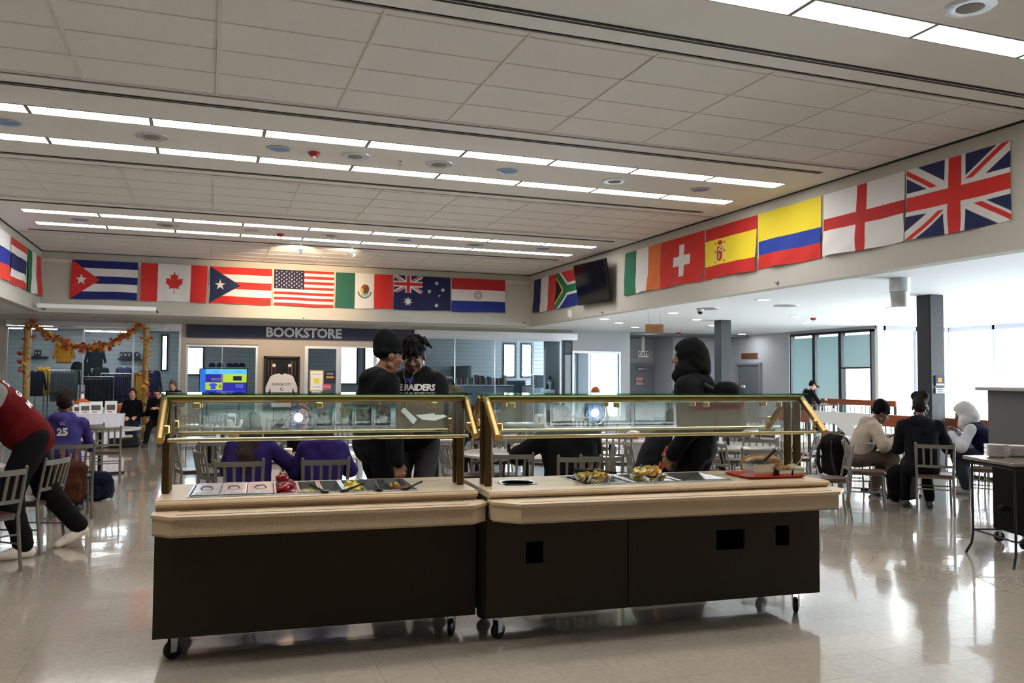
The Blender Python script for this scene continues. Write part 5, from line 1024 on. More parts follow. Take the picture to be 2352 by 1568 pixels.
# door papers
poster(yz(727, 874, YW-.0), 0, -1, .36, .56, 'gold edged white flyer with a yellow square on the shop door', M_gold, [(-.155, -.255, .155, .255, M_paper), (-.07, -.07, .07, .07, mat('flyer_yellow', 'e3d32c', .6)), ('FOLLOW US', .045, 0, .17, M_ink), ('ON CAMPUS', .04, 0, -.17, M_ink)])
poster(yz(758, 866, YW-.0), 0, -1, .3, .33, 'small navy poster right of the yellow flyer on the shop door', M_navy, [(-.1, -.02, .1, .02, M_gold), ('HOURS', .05, 0, .09, M_paper)])
poster(yz(749, 888, YW-.0), 0, -1, .26, .14, 'red and white sticker under the navy poster on the shop door', mat('sticker_pink', 'c9505c', .5), [('WELCOME', .045, 0, 0, M_paper)])
poster(yz(726, 903, YW-.0), 0, -1, .25, .11, 'white card notice below the yellow flyer', M_paper, [('NO FOOD OR DRINK', .022, 0, 0, M_ink)])
# counters and shelves seen through the right hand glass
for px, Y, w_, h, c, lb in ((1110, 25.5, 1.9, 1.35, '5f6f7a', 'long grey service desk behind the right hand glass'), (1000, 25.2, .9, 1.6, '2a3340', 'dark shelf unit behind the standing pair'), (1185, 26.0, .5, 1.5, '2d3a4c', 'tall dark fixture left of the bright shop window'), (1212, 25.6, .3, 1.35, 'b9c4c8', 'white box stand before the bright shop window'), (1240, 25.8, .3, 1.25, 'c9d4d8', 'second white box stand before the bright shop window'), (1253, 26.6, .9, 1.7, '27343c', 'dark grid wall beside the mannequin')):
    p = yz(px, 880, Y); o = thing('shop_fixture', lb, 'shop fixture', (p.x, p.y, 0)); MB().box(-w_/2, -.25, .08, w_/2, .25, h, bev=.01).build('fixture_body', mat('fixture_'+c, c, .6), o); MB().box(-w_/2-.02, -.27, h, w_/2+.02, .27, h+.03, bev=.005).build('fixture_top', M_alu, o); MB().box(-w_/2+.03, -.22, 0, w_/2-.03, .22, .08).build('plinth', M_black, o)
rb = random.Random(4)
for k in range(16):
    px = 1052+k*7.2; p = yz(px, 880, 25.5); c = ['3b2f4a', '6a4d34', '24303c', '7a7a72', '2e4a66', '8c8478'][k % 6]
    o = thing('binder', '%s spine, %s in the row on the grey service desk' % (['purple', 'brown', 'slate', 'grey', 'blue', 'beige'][k % 6], ORD[k]), 'binder', (p.x, p.y+.1, 1.381), 0, 'binders on the service desk'); h = rb.uniform(.2, .32); MB().box(-.035, -.12, 0, .035, .12, h, bev=.004).build('binder_body', mat('binder_'+c, c, .6), o)
for k in range(3):
    px = (1190, 1196, 1222)[k]; 
# garland and corner posts on the window
mgar = mat('burlap_gold', 'a98b52', .9, bump=.5, bscale=50); lc = [mat('leaf_orange', 'c9642a', .7), mat('leaf_yellow', 'd9a23a', .7), mat('leaf_red', 'a83a2a', .7)]
def leaf(mb, p, s, rr):
    M0 = T(*p)@Euler((rr.uniform(-1, 1), rr.uniform(-1, 1), rr.random()*6)).to_matrix().to_4x4(); pts = [(0, 0), (.3, -.35), (.75, -.3), (.6, -.05), (1, .0), (.6, .1), (.7, .4), (.3, .3)]
    v = [M0@Vector((x*s, y*s, .15*s*abs(y))) for x, y in pts]; mb.add(v, [(0, 1, 2, 3), (0, 3, 4, 5), (0, 5, 6, 7)])
def garl(label, pts, r, nl, seed, name='garland'):
    o = thing(name, label, 'garland', pts[0]); b = Vector(pts[0]); P = [Vector(p)-b for p in pts]; MB().tube(P, r, 10).build('fabric_rope', mgar, o, smooth=True); rr = random.Random(seed)
    for c in range(3):
        mb = MB()
        for _ in range(nl):
            i = rr.randrange(len(P)-1); t = rr.random(); q = P[i].lerp(P[i+1], t)+Vector((rr.uniform(-1, 1)*r*1.5, -r*.8-rr.random()*.05, rr.uniform(-1.7, 1.3)*r)); leaf(mb, q, rr.uniform(.10, .18), rr)
        mb.build('leaves', lc[c], o)['kind'] = 'stuff'
YG = YW-.12
garl('burlap garland with autumn leaves draped across the left shop window', [yz(x, y, YG) for x, y in ((72, 744), (95, 757), (118, 771), (140, 787), (165, 794), (190, 797), (220, 796), (250, 791), (275, 778), (300, 763), (328, 747))], .05, 85, 1)
garl('burlap wrapped post with autumn leaves at the left end of the garland', [yz(x, y, YG) for x, y in ((64, 742), (62, 790), (60, 830), (60, 900))]+[Vector((yz(60, 900, YG).x, YG,   .02))], .07, 12, 2, 'garland_post')
garl('burlap wrapped post with autumn leaves at the right end of the garland', [yz(x, y, YG) for x, y in ((336, 752), (336, 800), (334, 850), (334, 900))]+[Vector((yz(334, 900, YG).x, YG, .02))], .07, 26, 3, 'garland_post')
# white clothed table with cards, torso form, pumpkin, case
wt_ = thing('cloth_table', 'table under a white pleated cloth by the shop window', 'table', (-2.4, 20.9, 0)); MB().box(-.62, -.35, .72, .62, .35, .74).build('tabletop', M_ttop, wt_)
for x in (-.5, .5): MB().tube([(x, -.25, 0), (x, -.25, .72)], .015, 8).build('leg', M_black, wt_); MB().tube([(x, .25, 0), (x, .25, .72)], .015, 8).build('leg', M_black, wt_)
ck = tag(bpy.data.objects.new('tablecloth', None), 'white pleated tablecloth hanging to the floor in the left corner', 'tablecloth'); C.objects.link(ck); ck.location = (-2.4, 20.9, 0); mb = MB(); per = []; n = 120
for k in range(n):
    t = k/n*4; s = int(t); u = t-s; c = [(-.64, -.37), (.64, -.37), (.64, .37), (-.64, .37)]; a, b = c[s], c[(s+1) % 4]; per.append((a[0]+(b[0]-a[0])*u, a[1]+(b[1]-a[1])*u))
v = []
for i, z in enumerate((.745, .5, .25, .03)):
    for k, (x, y) in enumerate(per): r_ = 1+.0*i+(.035*i/3)*math.sin(k*1.9)+.02*i; v.append((x*r_, y*r_, z))
f = [(i*n+k, (i+1)*n+k, (i+1)*n+(k+1) % n, i*n+(k+1) % n) for i in range(3) for k in range(n)]+[tuple(range(n))]; mb.add(v, f).build('cloth', mat('table_linen', 'd6d4dc', .9), ck, smooth=True)
for k, (px, py, w_, h, lb) in enumerate(((197, 946, .27, .26, 'white photo card, left one with the horse picture'), (220, 947, .27, .28, 'white photo card with a dark collage, middle of the clothed table'), (232, 938, .12, .14, 'small heart shaped white card standing behind the collage'), (254, 946, .25, .29, 'white photo card, right one with the plane picture'), (178, 945, .2, .22, 'narrow card leaning at the left of the clothed table'))):
    p = atZ(px, py, .75); p = yz(px, py, 20.75+(.15 if k == 2 else 0)); o = thing('photo_card', lb, 'card', (p.x, p.y, .7455), rb.uniform(-.15, .15)); Mx = RX(-.15)@face_M((0, 0, 0), 0, -1); MB().box(-w_/2, 0, 0, w_/2, h, .006).build('card', M_paper, o, Mx); MB().box(-w_*.35, h*.3, .006, w_*.35, h*.7, .0075).build('picture', mat('photo_grey', '55504c', .6), o, Mx); MB().box(-w_*.25, h*.12, .006, w_*.1, h*.2, .0074).build('caption_strip', mat('photo_red', 'b04048', .6), o, Mx)
p = yz(188, 945, 21.05); o = thing('dress_form', 'headless white torso form in an orange top behind the cards', 'mannequin', (p.x, p.y, .7455)); 
MB().lathe([(.10, 0), (.13, .1), (.15, .2), (.13, .27), (.05, .33), (.04, .36)], n=20, sx=1.25, sy=.75).build('orange_top', mat('orange_cloth', 'cf6a3c', .85), o, smooth=True); MB().lathe([(.042, .34), (.04, .42), (.03, .44), (.001, .45)], n=14).build('neck', M_paper, o, smooth=True); MB().lathe([(.018, .44), (.022, .48), (.001, .5)], n=10).build('finial', M_wood, o)
p = yz(284, 930, 21.9); o = thing('pumpkin', 'orange pumpkin on a crate behind the seated woman', 'pumpkin', (p.x, p.y, .62)); mb = MB(); v = []; 
for i in range(9):
    th = PI*i/8; 
    for k in range(32): a = 2*PI*k/32; r_ = .23*math.sin(th)*(1+.06*abs(math.cos(a*4))); v.append((r_*math.cos(a), r_*math.sin(a), .17-.17*math.cos(th)))
mb.add(v, [(i*32+k, i*32+(k+1) % 32, (i+1)*32+(k+1) % 32, (i+1)*32+k) for i in range(8) for k in range(32)]); mb.build('fruit', mat('pumpkin_orange', 'c9632a', .5), o, smooth=True); MB().tube([(0, 0, .33), (.02, 0, .4)], [.025, .015], 8).build('stem', M_wood, o)
o = thing('hay_crate', 'wooden crate with straw under the pumpkin', 'crate', (p.x, p.y, 0)); MB().box(-.3, -.25, 0, .3, .25, .6, bev=.01).build('crate_body', mat('straw', 'a8834a', .95, bump=.6, bscale=40, var=.3), o)
for k in range(4): MB().box(-.31, -.265, .04+.15*k, .31, -.25, .13+.15*k).build('slat', M_wood, o)
p = atZ(284, 1028, 0); o = thing('black_case', 'low black case on the floor in front of the seated woman', 'case', (p.x, p.y+.2, 0)); MB().box(-.32, -.2, .01, .32, .2, .22, bev=.03).build('case_body', M_black, o); MB().tube([(-.08, -.2, .15), (-.06, -.24, .17), (.06, -.24, .17), (.08, -.2, .15)], .012, 6).build('handle', M_black, o)
o = thing('cardboard_lid', 'pale box lid resting on the black case', 'box', (p.x-.05, p.y+.2, .2205)); MB().box(-.22, -.16, 0, .22, .16, .05, bev=.005).build('lid_body', mat('carton', 'b9ac92', .8), o)
bn_ = thing('bench', 'low grey bench under the seated pair by the left window', 'bench', (-1.22, 21.2, 0)); MB().box(-.75, -.24, .40, .75, .24, .46, bev=.01).build('seat', M_ttop, bn_)
for x in (-.65, .65):
    for y in (-.18, .18): MB().tube([(x, y, 0), (x, y, .4)], .018, 8).build('leg', M_black, bn_)
# ================================================================ people, bags: blended solids meshed by surface nets
def surface_nets(F, lo, h, mi=None):
    s = F < 0; nx, ny, nz = F.shape
    c = [s[a:nx-1+a, b:ny-1+b, d:nz-1+d] for a in (0, 1) for b in (0, 1) for d in (0, 1)]
    sm = sum(x.astype(np.int8) for x in c); act = (sm > 0) & (sm < 8); I = np.argwhere(act)
    if len(I) == 0: return np.zeros((0, 3)), np.zeros((0, 4), int), np.zeros(0, int)
    idx = -np.ones(act.shape, np.int64); idx[act] = np.arange(len(I)); acc = np.zeros((len(I), 3)); cnt = np.zeros(len(I))
    cor = [(a, b, d) for a in (0, 1) for b in (0, 1) for d in (0, 1)]; V = {q: F[I[:, 0]+q[0], I[:, 1]+q[1], I[:, 2]+q[2]] for q in cor}
    for q in cor:
        for ax in range(3):
            if q[ax]: continue
            r = list(q); r[ax] = 1; r = tuple(r); a, b = V[q], V[r]; m = (a < 0) != (b < 0); t = np.where(m, a/np.where(a == b, 1, a-b), 0)
            p = np.array(q, float)[None, :].repeat(len(I), 0); p[:, ax] += t; acc += np.where(m[:, None], p, 0); cnt += m
    P = lo+(I+acc/cnt[:, None])*h; fs = []; fm = []
    for ax in range(3):
        b, d = (ax+1) % 3, (ax+2) % 3; sl = [slice(None)]*3; s0 = list(sl); s1 = list(sl); s0[ax] = slice(0, -1); s1[ax] = slice(1, None)
        a0, a1 = s[tuple(s0)], s[tuple(s1)]; E = np.argwhere(a0 != a1); E = E[(E[:, b] > 0) & (E[:, d] > 0) & (E[:, b] < F.shape[b]-1) & (E[:, d] < F.shape[d]-1)]
        if len(E) == 0: continue
        def g(ob, od): q = E.copy(); q[:, b] -= ob; q[:, d] -= od; return idx[q[:, 0], q[:, 1], q[:, 2]]
        Q = np.stack([g(1, 1), g(0, 1), g(0, 0), g(1, 0)], 1); fl = a0[E[:, 0], E[:, 1], E[:, 2]]; Q[~fl] = Q[~fl][:, ::-1]; fs.append(Q)
        if mi is not None: fm.append(mi[E[:, 0], E[:, 1], E[:, 2]])
    Q = np.concatenate(fs); return P, Q, (np.concatenate(fm) if mi is not None else np.zeros(len(Q), int))
def smooth_seams(P, Q, m, it=10):      # even out the border between two materials
    if len(Q) == 0 or m.min() == m.max(): return P
    E = np.concatenate([Q[:, [i, (i+1) % 4]] for i in range(4)]); fm = np.tile(m, 4); K = np.sort(E, 1); o = np.lexsort((K[:, 1], K[:, 0])); K = K[o]; fm = fm[o]
    same = (K[1:] == K[:-1]).all(1) & (fm[1:] != fm[:-1]); B = K[1:][same]
    if len(B) == 0: return P
    n = len(P); deg = np.bincount(B.ravel(), minlength=n)
    for _ in range(it):
        acc = np.zeros_like(P); np.add.at(acc, B[:, 0], P[B[:, 1]]); np.add.at(acc, B[:, 1], P[B[:, 0]]); k = deg >= 2; P = P.copy(); P[k] = .4*P[k]+.6*acc[k]/deg[k][:, None]
    return P
class Sdf:
    """groups: list of (material index, blend radius, [primitives]); all coordinates metres in the thing's own frame"""
    def __init__(s): s.g = []; s.cut = []
    def grp(s, mi, k, prims): s.g.append((mi, k, prims)); return s
    def bounds(s):
        L = []; H = []
        for _, _, ps in s.g:
            for p in ps:
                if p[0] == 'c': r = max(p[3], p[4]); L += [np.minimum(p[1], p[2])-r]; H += [np.maximum(p[1], p[2])+r]
                else: r = max(p[2]); L += [np.array(p[1])-r]; H += [np.array(p[1])+r]
        return np.min(L, 0)-.03, np.max(H, 0)+.03
    def mesh(s, h, name, mats, parent=None, M=None, noise=0, nf=9.0, seed=0, floor=None, label=None):
        lo, hi = s.bounds()
        if floor is not None: lo[2] = min(lo[2], floor-.03)
        n = np.ceil((hi-lo)/h).astype(int)+2; ax = [lo[i]+np.arange(n[i])*h for i in range(3)]; F = None; MI = None
        for mi, k, ps in s.g:
            G = np.full(n, 9.0, np.float32)
            for p in ps:
                if p[0] == 'c': r = max(p[3], p[4]); a = np.minimum(p[1], p[2])-r; b = np.maximum(p[1], p[2])+r
                else: r = max(p[2]); a = np.array(p[1])-r; b = np.array(p[1])+r
                m = k*1.2+h*3; i0 = np.maximum(((a-m-lo)/h).astype(int), 0); i1 = np.minimum(((b+m-lo)/h).astype(int)+2, n)
                X, Y, Z = np.meshgrid(ax[0][i0[0]:i1[0]], ax[1][i0[1]:i1[1]], ax[2][i0[2]:i1[2]], indexing='ij', copy=False)
                if p[0] == 'c':
                    A, B = np.array(p[1], float), np.array(p[2], float); d = B-A; dd = max(d@d, 1e-9); x, y, z = X-A[0], Y-A[1], Z-A[2]
                    t = np.clip((x*d[0]+y*d[1]+z*d[2])/dd, 0, 1); D = np.sqrt((x-t*d[0])**2+(y-t*d[1])**2+(z-t*d[2])**2)-(p[3]+(p[4]-p[3])*t)
                else:
                    x, y, z = X-p[1][0], Y-p[1][1], Z-p[1][2]
                    if len(p) > 3 and p[3] is not None:
                        Rm = p[3]; x, y, z = Rm[0][0]*x+Rm[1][0]*y+Rm[2][0]*z, Rm[0][1]*x+Rm[1][1]*y+Rm[2][1]*z, Rm[0][2]*x+Rm[1][2]*y+Rm[2][2]*z
                    rx, ry, rz = p[2]
                    if p[0] == 'e': q = np.sqrt((x/rx)**2+(y/ry)**2+(z/rz)**2); q2 = np.sqrt((x/rx**2)**2+(y/ry**2)**2+(z/rz**2)**2); D = q*(q-1)/np.maximum(q2, 1e-6)
                    else:   # rounded box
                        rr = min(p[2])*.75; D = np.sqrt(np.maximum(abs(x)-rx+rr, 0)**2+np.maximum(abs(y)-ry+rr, 0)**2+np.maximum(abs(z)-rz+rr, 0)**2)+np.minimum(np.maximum(np.maximum(abs(x)-rx, abs(y)-ry), abs(z)-rz)+rr, 0)-rr
                sl = tuple(slice(i0[i], i1[i]) for i in range(3)); g = G[sl]
                if k > 0: hh = np.clip(.5+.5*(D-g)/k, 0, 1); G[sl] = D+(g-D)*(1-hh)*1-k*hh*(1-hh) if False else (g*hh*0+np.minimum(g, D)-np.maximum(k-abs(g-D), 0)**2/(4*k))
                else: G[sl] = np.minimum(g, D)
            if F is None: F = G; MI = np.full(n, mi, np.int32)
            else: w_ = G < F; F = np.where(w_, G, F); MI[w_] = mi
        for p in s.cut:
            X, Y, Z = np.meshgrid(*ax, indexing='ij', copy=False); x, y, z = X-p[1][0], Y-p[1][1], Z-p[1][2]
            if len(p) > 3 and p[3] is not None: Rm = p[3]; x, y, z = Rm[0][0]*x+Rm[1][0]*y+Rm[2][0]*z, Rm[0][1]*x+Rm[1][1]*y+Rm[2][1]*z, Rm[0][2]*x+Rm[1][2]*y+Rm[2][2]*z
            rx, ry, rz = p[2]; q = np.sqrt((x/rx)**2+(y/ry)**2+(z/rz)**2); q2 = np.sqrt((x/rx**2)**2+(y/ry**2)**2+(z/rz**2)**2); F = np.maximum(F, -(q*(q-1)/np.maximum(q2, 1e-6)))
        if noise:
            X, Y, Z = np.meshgrid(*ax, indexing='ij', copy=False); f = nf
            N = np.sin(X*f*1.3+2.1*np.sin(Z*f*.7+seed)+seed)*np.sin(Y*f*1.1+1.7*np.sin(X*f*.8)+seed*2)+.6*np.sin(Z*f*2.3+1.9*np.sin(X*f*1.1+Y*f)+seed*3)+.35*np.sin(Z*f*5+2*np.sin(X*f*2-Y*f*1.7)+seed)
            F = F+noise*N.astype(np.float32)
        if floor is not None: F = np.maximum(F, (floor-ax[2])[None, None, :].astype(np.float32))
        P, Q, FM_ = surface_nets(F, lo, h, MI); P = smooth_seams(P, Q, FM_); me = bpy.data.meshes.new(name); me.vertices.add(len(P)); me.vertices.foreach_set('co', P.ravel()); me.loops.add(Q.size); me.loops.foreach_set('vertex_index', Q.ravel()); me.polygons.add(len(Q))
        me.polygons.foreach_set('loop_start', np.arange(0, Q.size, 4)); me.polygons.foreach_set('loop_total', np.full(len(Q), 4)); me.update(); me.polygons.foreach_set('use_smooth', np.ones(len(Q), bool)); me.polygons.foreach_set('material_index', FM_)
        for m in mats: me.materials.append(m)
        me.validate(); return link(name, me, parent, M, label)
def cap(a, b, r0, r1): return ('c', np.array(a, float), np.array(b, float), r0, r1)
def eul(rx=0, ry=0, rz=0): return [list(r) for r in Euler((rx, ry, rz)).to_matrix()]
def ik(a, b, l1, l2, pole):
    a, b = Vector(a), Vector(b); d = b-a; L_ = min(d.length, (l1+l2)*.998)
    if d.length > L_: b = a+d.normalized()*L_
    d = b-a; u = d.normalized(); x = (l1*l1-l2*l2+L_*L_)/(2*L_); hh = math.sqrt(max(l1*l1-x*x, 0)); pl_ = Vector(pole); pl_ = (pl_-u*pl_.dot(u)); pl_ = pl_.normalized() if pl_.length > 1e-5 else Vector((0, 0, 1)); return a+u*x+pl_*hh, b
def hand_prims(w_, d, nrm, side, curl, s=1.0):
    """palm at the wrist w_, pointing along d, back of the hand along nrm; side +1 puts the thumb on the cross side"""
    d = Vector(d).normalized(); n = Vector(nrm); n = (n-d*n.dot(d)).normalized(); t = d.cross(n)*side; w_ = Vector(w_); P = []
    for k in range(4):
        o = (k-1.5)*.0195*s; b = w_+d*.082*s-t*o*1; P.append(cap(w_+d*.012*s-t*o*.75, b, .014*s, .0125*s)); L_ = [.072, .082, .076, .058][::-1][k]*s if side*0+1 else 0; a = 0; p = b
        for j, f in enumerate((.46, .32, .22)):
            a += curl*(.8 if j == 0 else 1.0); q = p+(d*math.cos(a)-n*math.sin(a))*L_*f; P.append(cap(p, q, (.0098-.0008*j)*s, (.0092-.001*j)*s)); p = q
    b = w_+d*.022*s+t*.030*s; m_ = b+(d*.75+t*.75-n*.35)*.034*s; e = m_+(d*.95+t*.1-n*(.25+curl*.5))*.032*s; e2 = e+(d*.9-t*.25*curl-n*.5*curl)*.024*s; P += [cap(w_+d*.01*s, b, .016*s, .015*s), cap(b, m_, .014*s, .0115*s), cap(m_, e, .0112*s, .010*s), cap(e, e2, .010*s, .0085*s)]
    return P
def RM(m): return [list(r) for r in m.to_3x3()]
def person(label, loc, yaw, h=1.78, kind='stand', lean=0, side=0, twist=0, hands=None, elb=None, feet=None, knee=None, head=(0, 0, 0), top='26282b', pants='1c1d20', skin='M', hair='short', haircol='100d0b', shoe='2a2a2a', puff=0, hoodback=False, res=.011, hipz=None, fem=False, curls=(.7, .7), sleeves=None, trim=None, face=True, wide=1.0, lower=0, tlow=-.01, belly=0, handn=None, sock=None, legs=True, hem=None, hatm=None, noise=.006, shortsleeve=None):
    t = thing('person', label, 'person', (loc[0], loc[1], loc[2] if len(loc) > 2 else 0), R(yaw)-math.atan2(loc[0], loc[1])); s = h/1.80; MX = Matrix
    hz = hipz if hipz is not None else (.93*s if kind == 'stand' else .535); hip = Vector((0, 0, hz)); tl = Matrix.Rotation(R(twist), 3, 'Z')@Matrix.Rotation(R(-lean), 3, 'X')@Matrix.Rotation(R(side), 3, 'Y')
    def B(x, y, z): return hip+tl@Vector((x*s, y*s, z*s))
    sw = (.165 if fem else .19)*wide; wx = (wide-1)*.22; chest = B(0, .0, .33); neck = B(0, -.005, .52); skm = {'D': M_skinD, 'M': M_skinM, 'L': M_skinL}[skin]; lipm = M_lipL if skin == 'L' else M_lip
    hd = neck+(tl@Vector((0, .01, .06)))*s; HM = (Matrix.Rotation(R(twist), 4, 'Z')@Matrix.Rotation(R(head[0]), 4, 'Z')@Matrix.Rotation(R(head[1]), 4, 'X')@Matrix.Rotation(R(head[2]), 4, 'Y')); hc = hd+HM.to_3x3()@Vector((0, .035, .10))*s
    tm_, pm_ = cloth('cloth_'+top, top), cloth('cloth_'+pants, pants); slm = cloth('cloth_'+sleeves, sleeves) if sleeves else tm_; shm = mat('shoe_'+shoe, shoe, .5); hemm = cloth('cloth_'+hem, hem) if hem else tm_
    mats = [tm_, pm_, skm, shm, slm, hemm]; S_ = Sdf(); pf = puff
    T_ = [cap(B(-.06-wx, 0, tlow), B(-.075-wx, .0, .34), .118*s+pf*.45, .105*s+pf), cap(B(.06+wx, 0, tlow), B(.075+wx, .0, .34), .118*s+pf*.45, .105*s+pf), cap(B(0, .01+belly*.5, .08), B(0, .015, .36), .12*s+belly+pf, .11*s+pf), cap(B(-sw+.02, 0, .45), B(sw-.02, 0, .45), .072*s+pf*.8, .072*s+pf*.8), cap(B(0, -.01, .44), B(0, -.01, .52), .10*s, .062*s)]
    if fem: T_ += [cap(B(-.07, .07, .31), B(.07, .07, .31), .055*s, .055*s)]
    if hoodback: T_ += [cap(B(-.075, -.075, .50), B(.075, -.075, .50), .05*s, .05*s), cap(B(0, -.10, .47), B(0, -.12, .40), .06*s, .04*s), cap(B(-.08, -.02, .53), B(-.04, .07, .47), .03*s, .028*s), cap(B(.08, -.02, .53), B(.04, .07, .47), .03*s, .028*s)]
    hands = hands or ((-.28, .04, hz-.1), (.28, .04, hz-.1)); elb = elb or ((-.6, -1, -.3), (.6, -1, -.3)); A_ = []; HP = []; SK = [cap(neck-(tl@Vector((0, 0, .04))), hd+HM.to_3x3()@Vector((0, .015, .02)), .058*s, .052*s)]
    for i, sd in enumerate((-1, 1)):
        sh = B(sd*sw, 0, .45); e, wr_ = ik(sh, hands[i], .30*s, .265*s, elb[i]); r0 = .058*s+pf; A_ += [cap(sh, e, r0, .05*s+pf*.8)]; we = e+(wr_-e)*.97; A_ += [cap(e, we, .049*s+pf*.8, .038*s+pf*.5)]
        SK.append(cap(we, wr_, .027*s, .025*s)); d = (wr_-e).normalized(); nn = (handn[i] if handn and handn[i] else (Vector((sd, .15, .2)) if kind == 'stand' else Vector((sd*.25, -.1, 1)))); HP.append(hand_prims(wr_+d*.0, d, nn, -sd if kind != 'stand' else -sd, curls[i], s*1.0))
    legs_ = []; SH = []; SO = []
    hw = .095*s; ft = feet or (((-.13, .02, 0), (.13, -.02, 0)) if kind == 'stand' else ((-.14, .42, 0), (.14, .42, 0)))
    kn = knee or ((0, 1, .1), (0, 1, .1))
    if legs:
        for i, sd in enumerate((-1, 1)):
            f = ft[i]; an = Vector((f[0], f[1], f[2]+.085*s)); hp = hip+Vector((sd*hw, 0, -.02)); k_, an = ik(hp, an, .44*s, .43*s, kn[i]); lo_ = .012+lower
            legs_ += [cap(hp, k_, .088*s+lo_, .064*s+lo_), cap(k_, an+Vector((0, 0, .03)), .060*s+lo_, .043*s+lo_)]
            an0 = an; fd = Vector((f[3], f[4], f[5])).normalized() if len(f) > 3 else Vector((sd*.15, 1, 0)).normalized(); SO += [cap(an+Vector((0, 0, .05)), an-Vector((0, 0, .03)), .036*s, .038*s)]
            hl = an-Vector((0, 0, .045*s))-fd*.045*s; SH += [cap(hl, hl+fd*.12*s, .040*s, .043*s), cap(hl+fd*.10*s, hl+fd*.205*s-Vector((0, 0, .008)), .044*s, .034*s)]
        legs_ += [cap(hip+Vector((-.05, 0, -.0)), hip+Vector((.05, 0, -.0)), .108*s, .108*s)]
    if legs: S_.grp(1, .05, legs_); S_.grp(3, .02, SH)
    S_.grp(0, .06, T_); S_.grp(4, .045, A_+( [] ))
    if sock: mats.append(mat('sock_'+sock, sock, .9)); S_.grp(6, .01, SO)
    elif legs: S_.grp(2, .01, SO)
    if hem: S_.grp(5, .03, [cap(B(-.06, 0, tlow-.055), B(.06, 0, tlow-.055), .118*s+pf, .118*s+pf)])
    S_.grp(2, .02, SK)
    S_.mesh(res, 'body', mats, t, noise=noise, seed=len(label), floor=0 if legs else None); body = t.children[0] if t.children else None
    if all(curls) or True:
        for i in range(2):
            if curls[i] is None: continue
            H_ = Sdf().grp(0, .012, HP[i]); H_.mesh(.0042 if res <= .014 else .006, 'hand', [skm], t)
    HT = T(*hc)@HM@Matrix.Scale(s, 4)
    e = Sdf(); q = .0
    e.grp(0, .03, [('e', (0, -.012, .028), (.074, .094, .088)), ('e', (0, .03, -.045), (.058, .062, .078)), cap((0, .058, -.098), (0, .05, -.09), .030, .035), cap((-.052, .0, -.075), (0, .055, -.102), .022, .024), cap((.052, .0, -.075), (0, .055, -.102), .022, .024), cap((-.04, .07, -.03), (-.036, .055, -.06), .022, .018), cap((.04, .07, -.03), (.036, .055, -.06), .022, .018), cap((0, .01, -.10), (0, -.02, -.16), .05, .054)])
    if face:
        e.g[0] = (0, .014, e.g[0][2]+[cap((0, .088, .004), (0, .112, -.030), .009, .0125), cap((-.014, .096, -.036), (.014, .096, -.036), .0085, .0085), cap((-.042, .078, .024), (-.008, .088, .02), .009, .01), cap((.042, .078, .024), (.008, .088, .02), .009, .01), ('e', (-.077, -.008, -.012), (.012, .02, .033), eul(0, 0, .35)), ('e', (.077, -.008, -.012), (.012, .02, .033), eul(0, 0, -.35))])
        e.grp(1, .006, [cap((-.019, .091, -.066), (0, .0985, -.063), .006, .0075), cap((.019, .091, -.066), (0, .0985, -.063), .006, .0075), cap((-.015, .091, -.074), (.015, .091, -.074), .0065, .0065)])
        e.grp(2, 0, [('e', (-.031, .077, .003), (.0125, .0125, .008)), ('e', (.031, .077, .003), (.0125, .0125, .008))]); e.grp(3, 0, [('e', (-.031, .087, .003), (.0065, .0045, .0075)), ('e', (.031, .087, .003), (.0065, .0045, .0075))])
        e.grp(4, 0, [cap((-.046, .083, .03), (-.016, .093, .033), .0042, .004), cap((.046, .083, .03), (.016, .093, .033), .0042, .004)])
    e.mesh(.005 if res <= .014 else .0075, 'head', [skm, lipm, M_eye, M_iris, M_hair], t, HT)
    hm = mat('hair_'+haircol, haircol, .7, bump=.7, bscale=130, spec=.15); g = Sdf(); nz = 0
    hatmat = hatm or hm
    if hair == 'short': g.grp(0, .02, [('e', (0, -.022, .038), (.081, .098, .091)), cap((-.07, -.02, .0), (-.07, -.04, -.04), .014, .012), cap((.07, -.02, 0), (.07, -.04, -.04), .014, .012), ('e', (0, -.06, -.02), (.066, .05, .07))]); g.cut.append(('e', (0, .085, -.02), (.07, .062, .085))); nz = .004
    elif hair == 'afro': g.grp(0, .03, [('e', (0, -.025, .06), (.095, .105, .095)), ('e', (0, -.06, .0), (.08, .06, .08))]); g.cut.append(('e', (0, .10, -.03), (.075, .07, .09))); nz = .008
    elif hair == 'flat': g.grp(0, .03, [('e', (0, -.022, .048), (.083, .1, .093)), cap((-.035, .0, .12), (.035, -.02, .12), .062, .066), ('e', (0, -.055, -.01), (.07, .055, .07))]); g.cut.append(('e', (0, .095, -.02), (.07, .065, .085))); nz = .006
    elif hair == 'long': g.grp(0, .04, [('e', (0, -.022, .04), (.085, .102, .094)), cap((0, -.07, -.0), (0, -.13, -.22), .078, .085), cap((0, -.13, -.22), (0, -.20, -.34), .085, .09), cap((-.06, -.05, -.02), (-.10, -.14, -.30), .04, .05), cap((.06, -.05, -.02), (.10, -.14, -.30), .04, .05), cap((-.10, -.14, -.30), (-.13, -.19, -.50), .05, .025), cap((.10, -.14, -.30), (.12, -.19, -.48), .05, .02), cap((0, -.20, -.32), (.0, -.22, -.54), .085, .04)]); g.cut.append(('e', (0, .09, -.03), (.068, .068, .11))); nz = .005
    elif hair == 'bob': g.grp(0, .03, [('e', (0, -.02, .04), (.086, .1, .094)), cap((-.07, -.03, -.0), (-.072, -.03, -.12), .035, .03), cap((.07, -.03, 0), (.072, -.03, -.12), .035, .03), cap((0, -.07, -.0), (0, -.07, -.12), .06, .05)]); g.cut.append(('e', (0, .09, -.03), (.064, .07, .1))); nz = .005
    elif hair == 'dread':
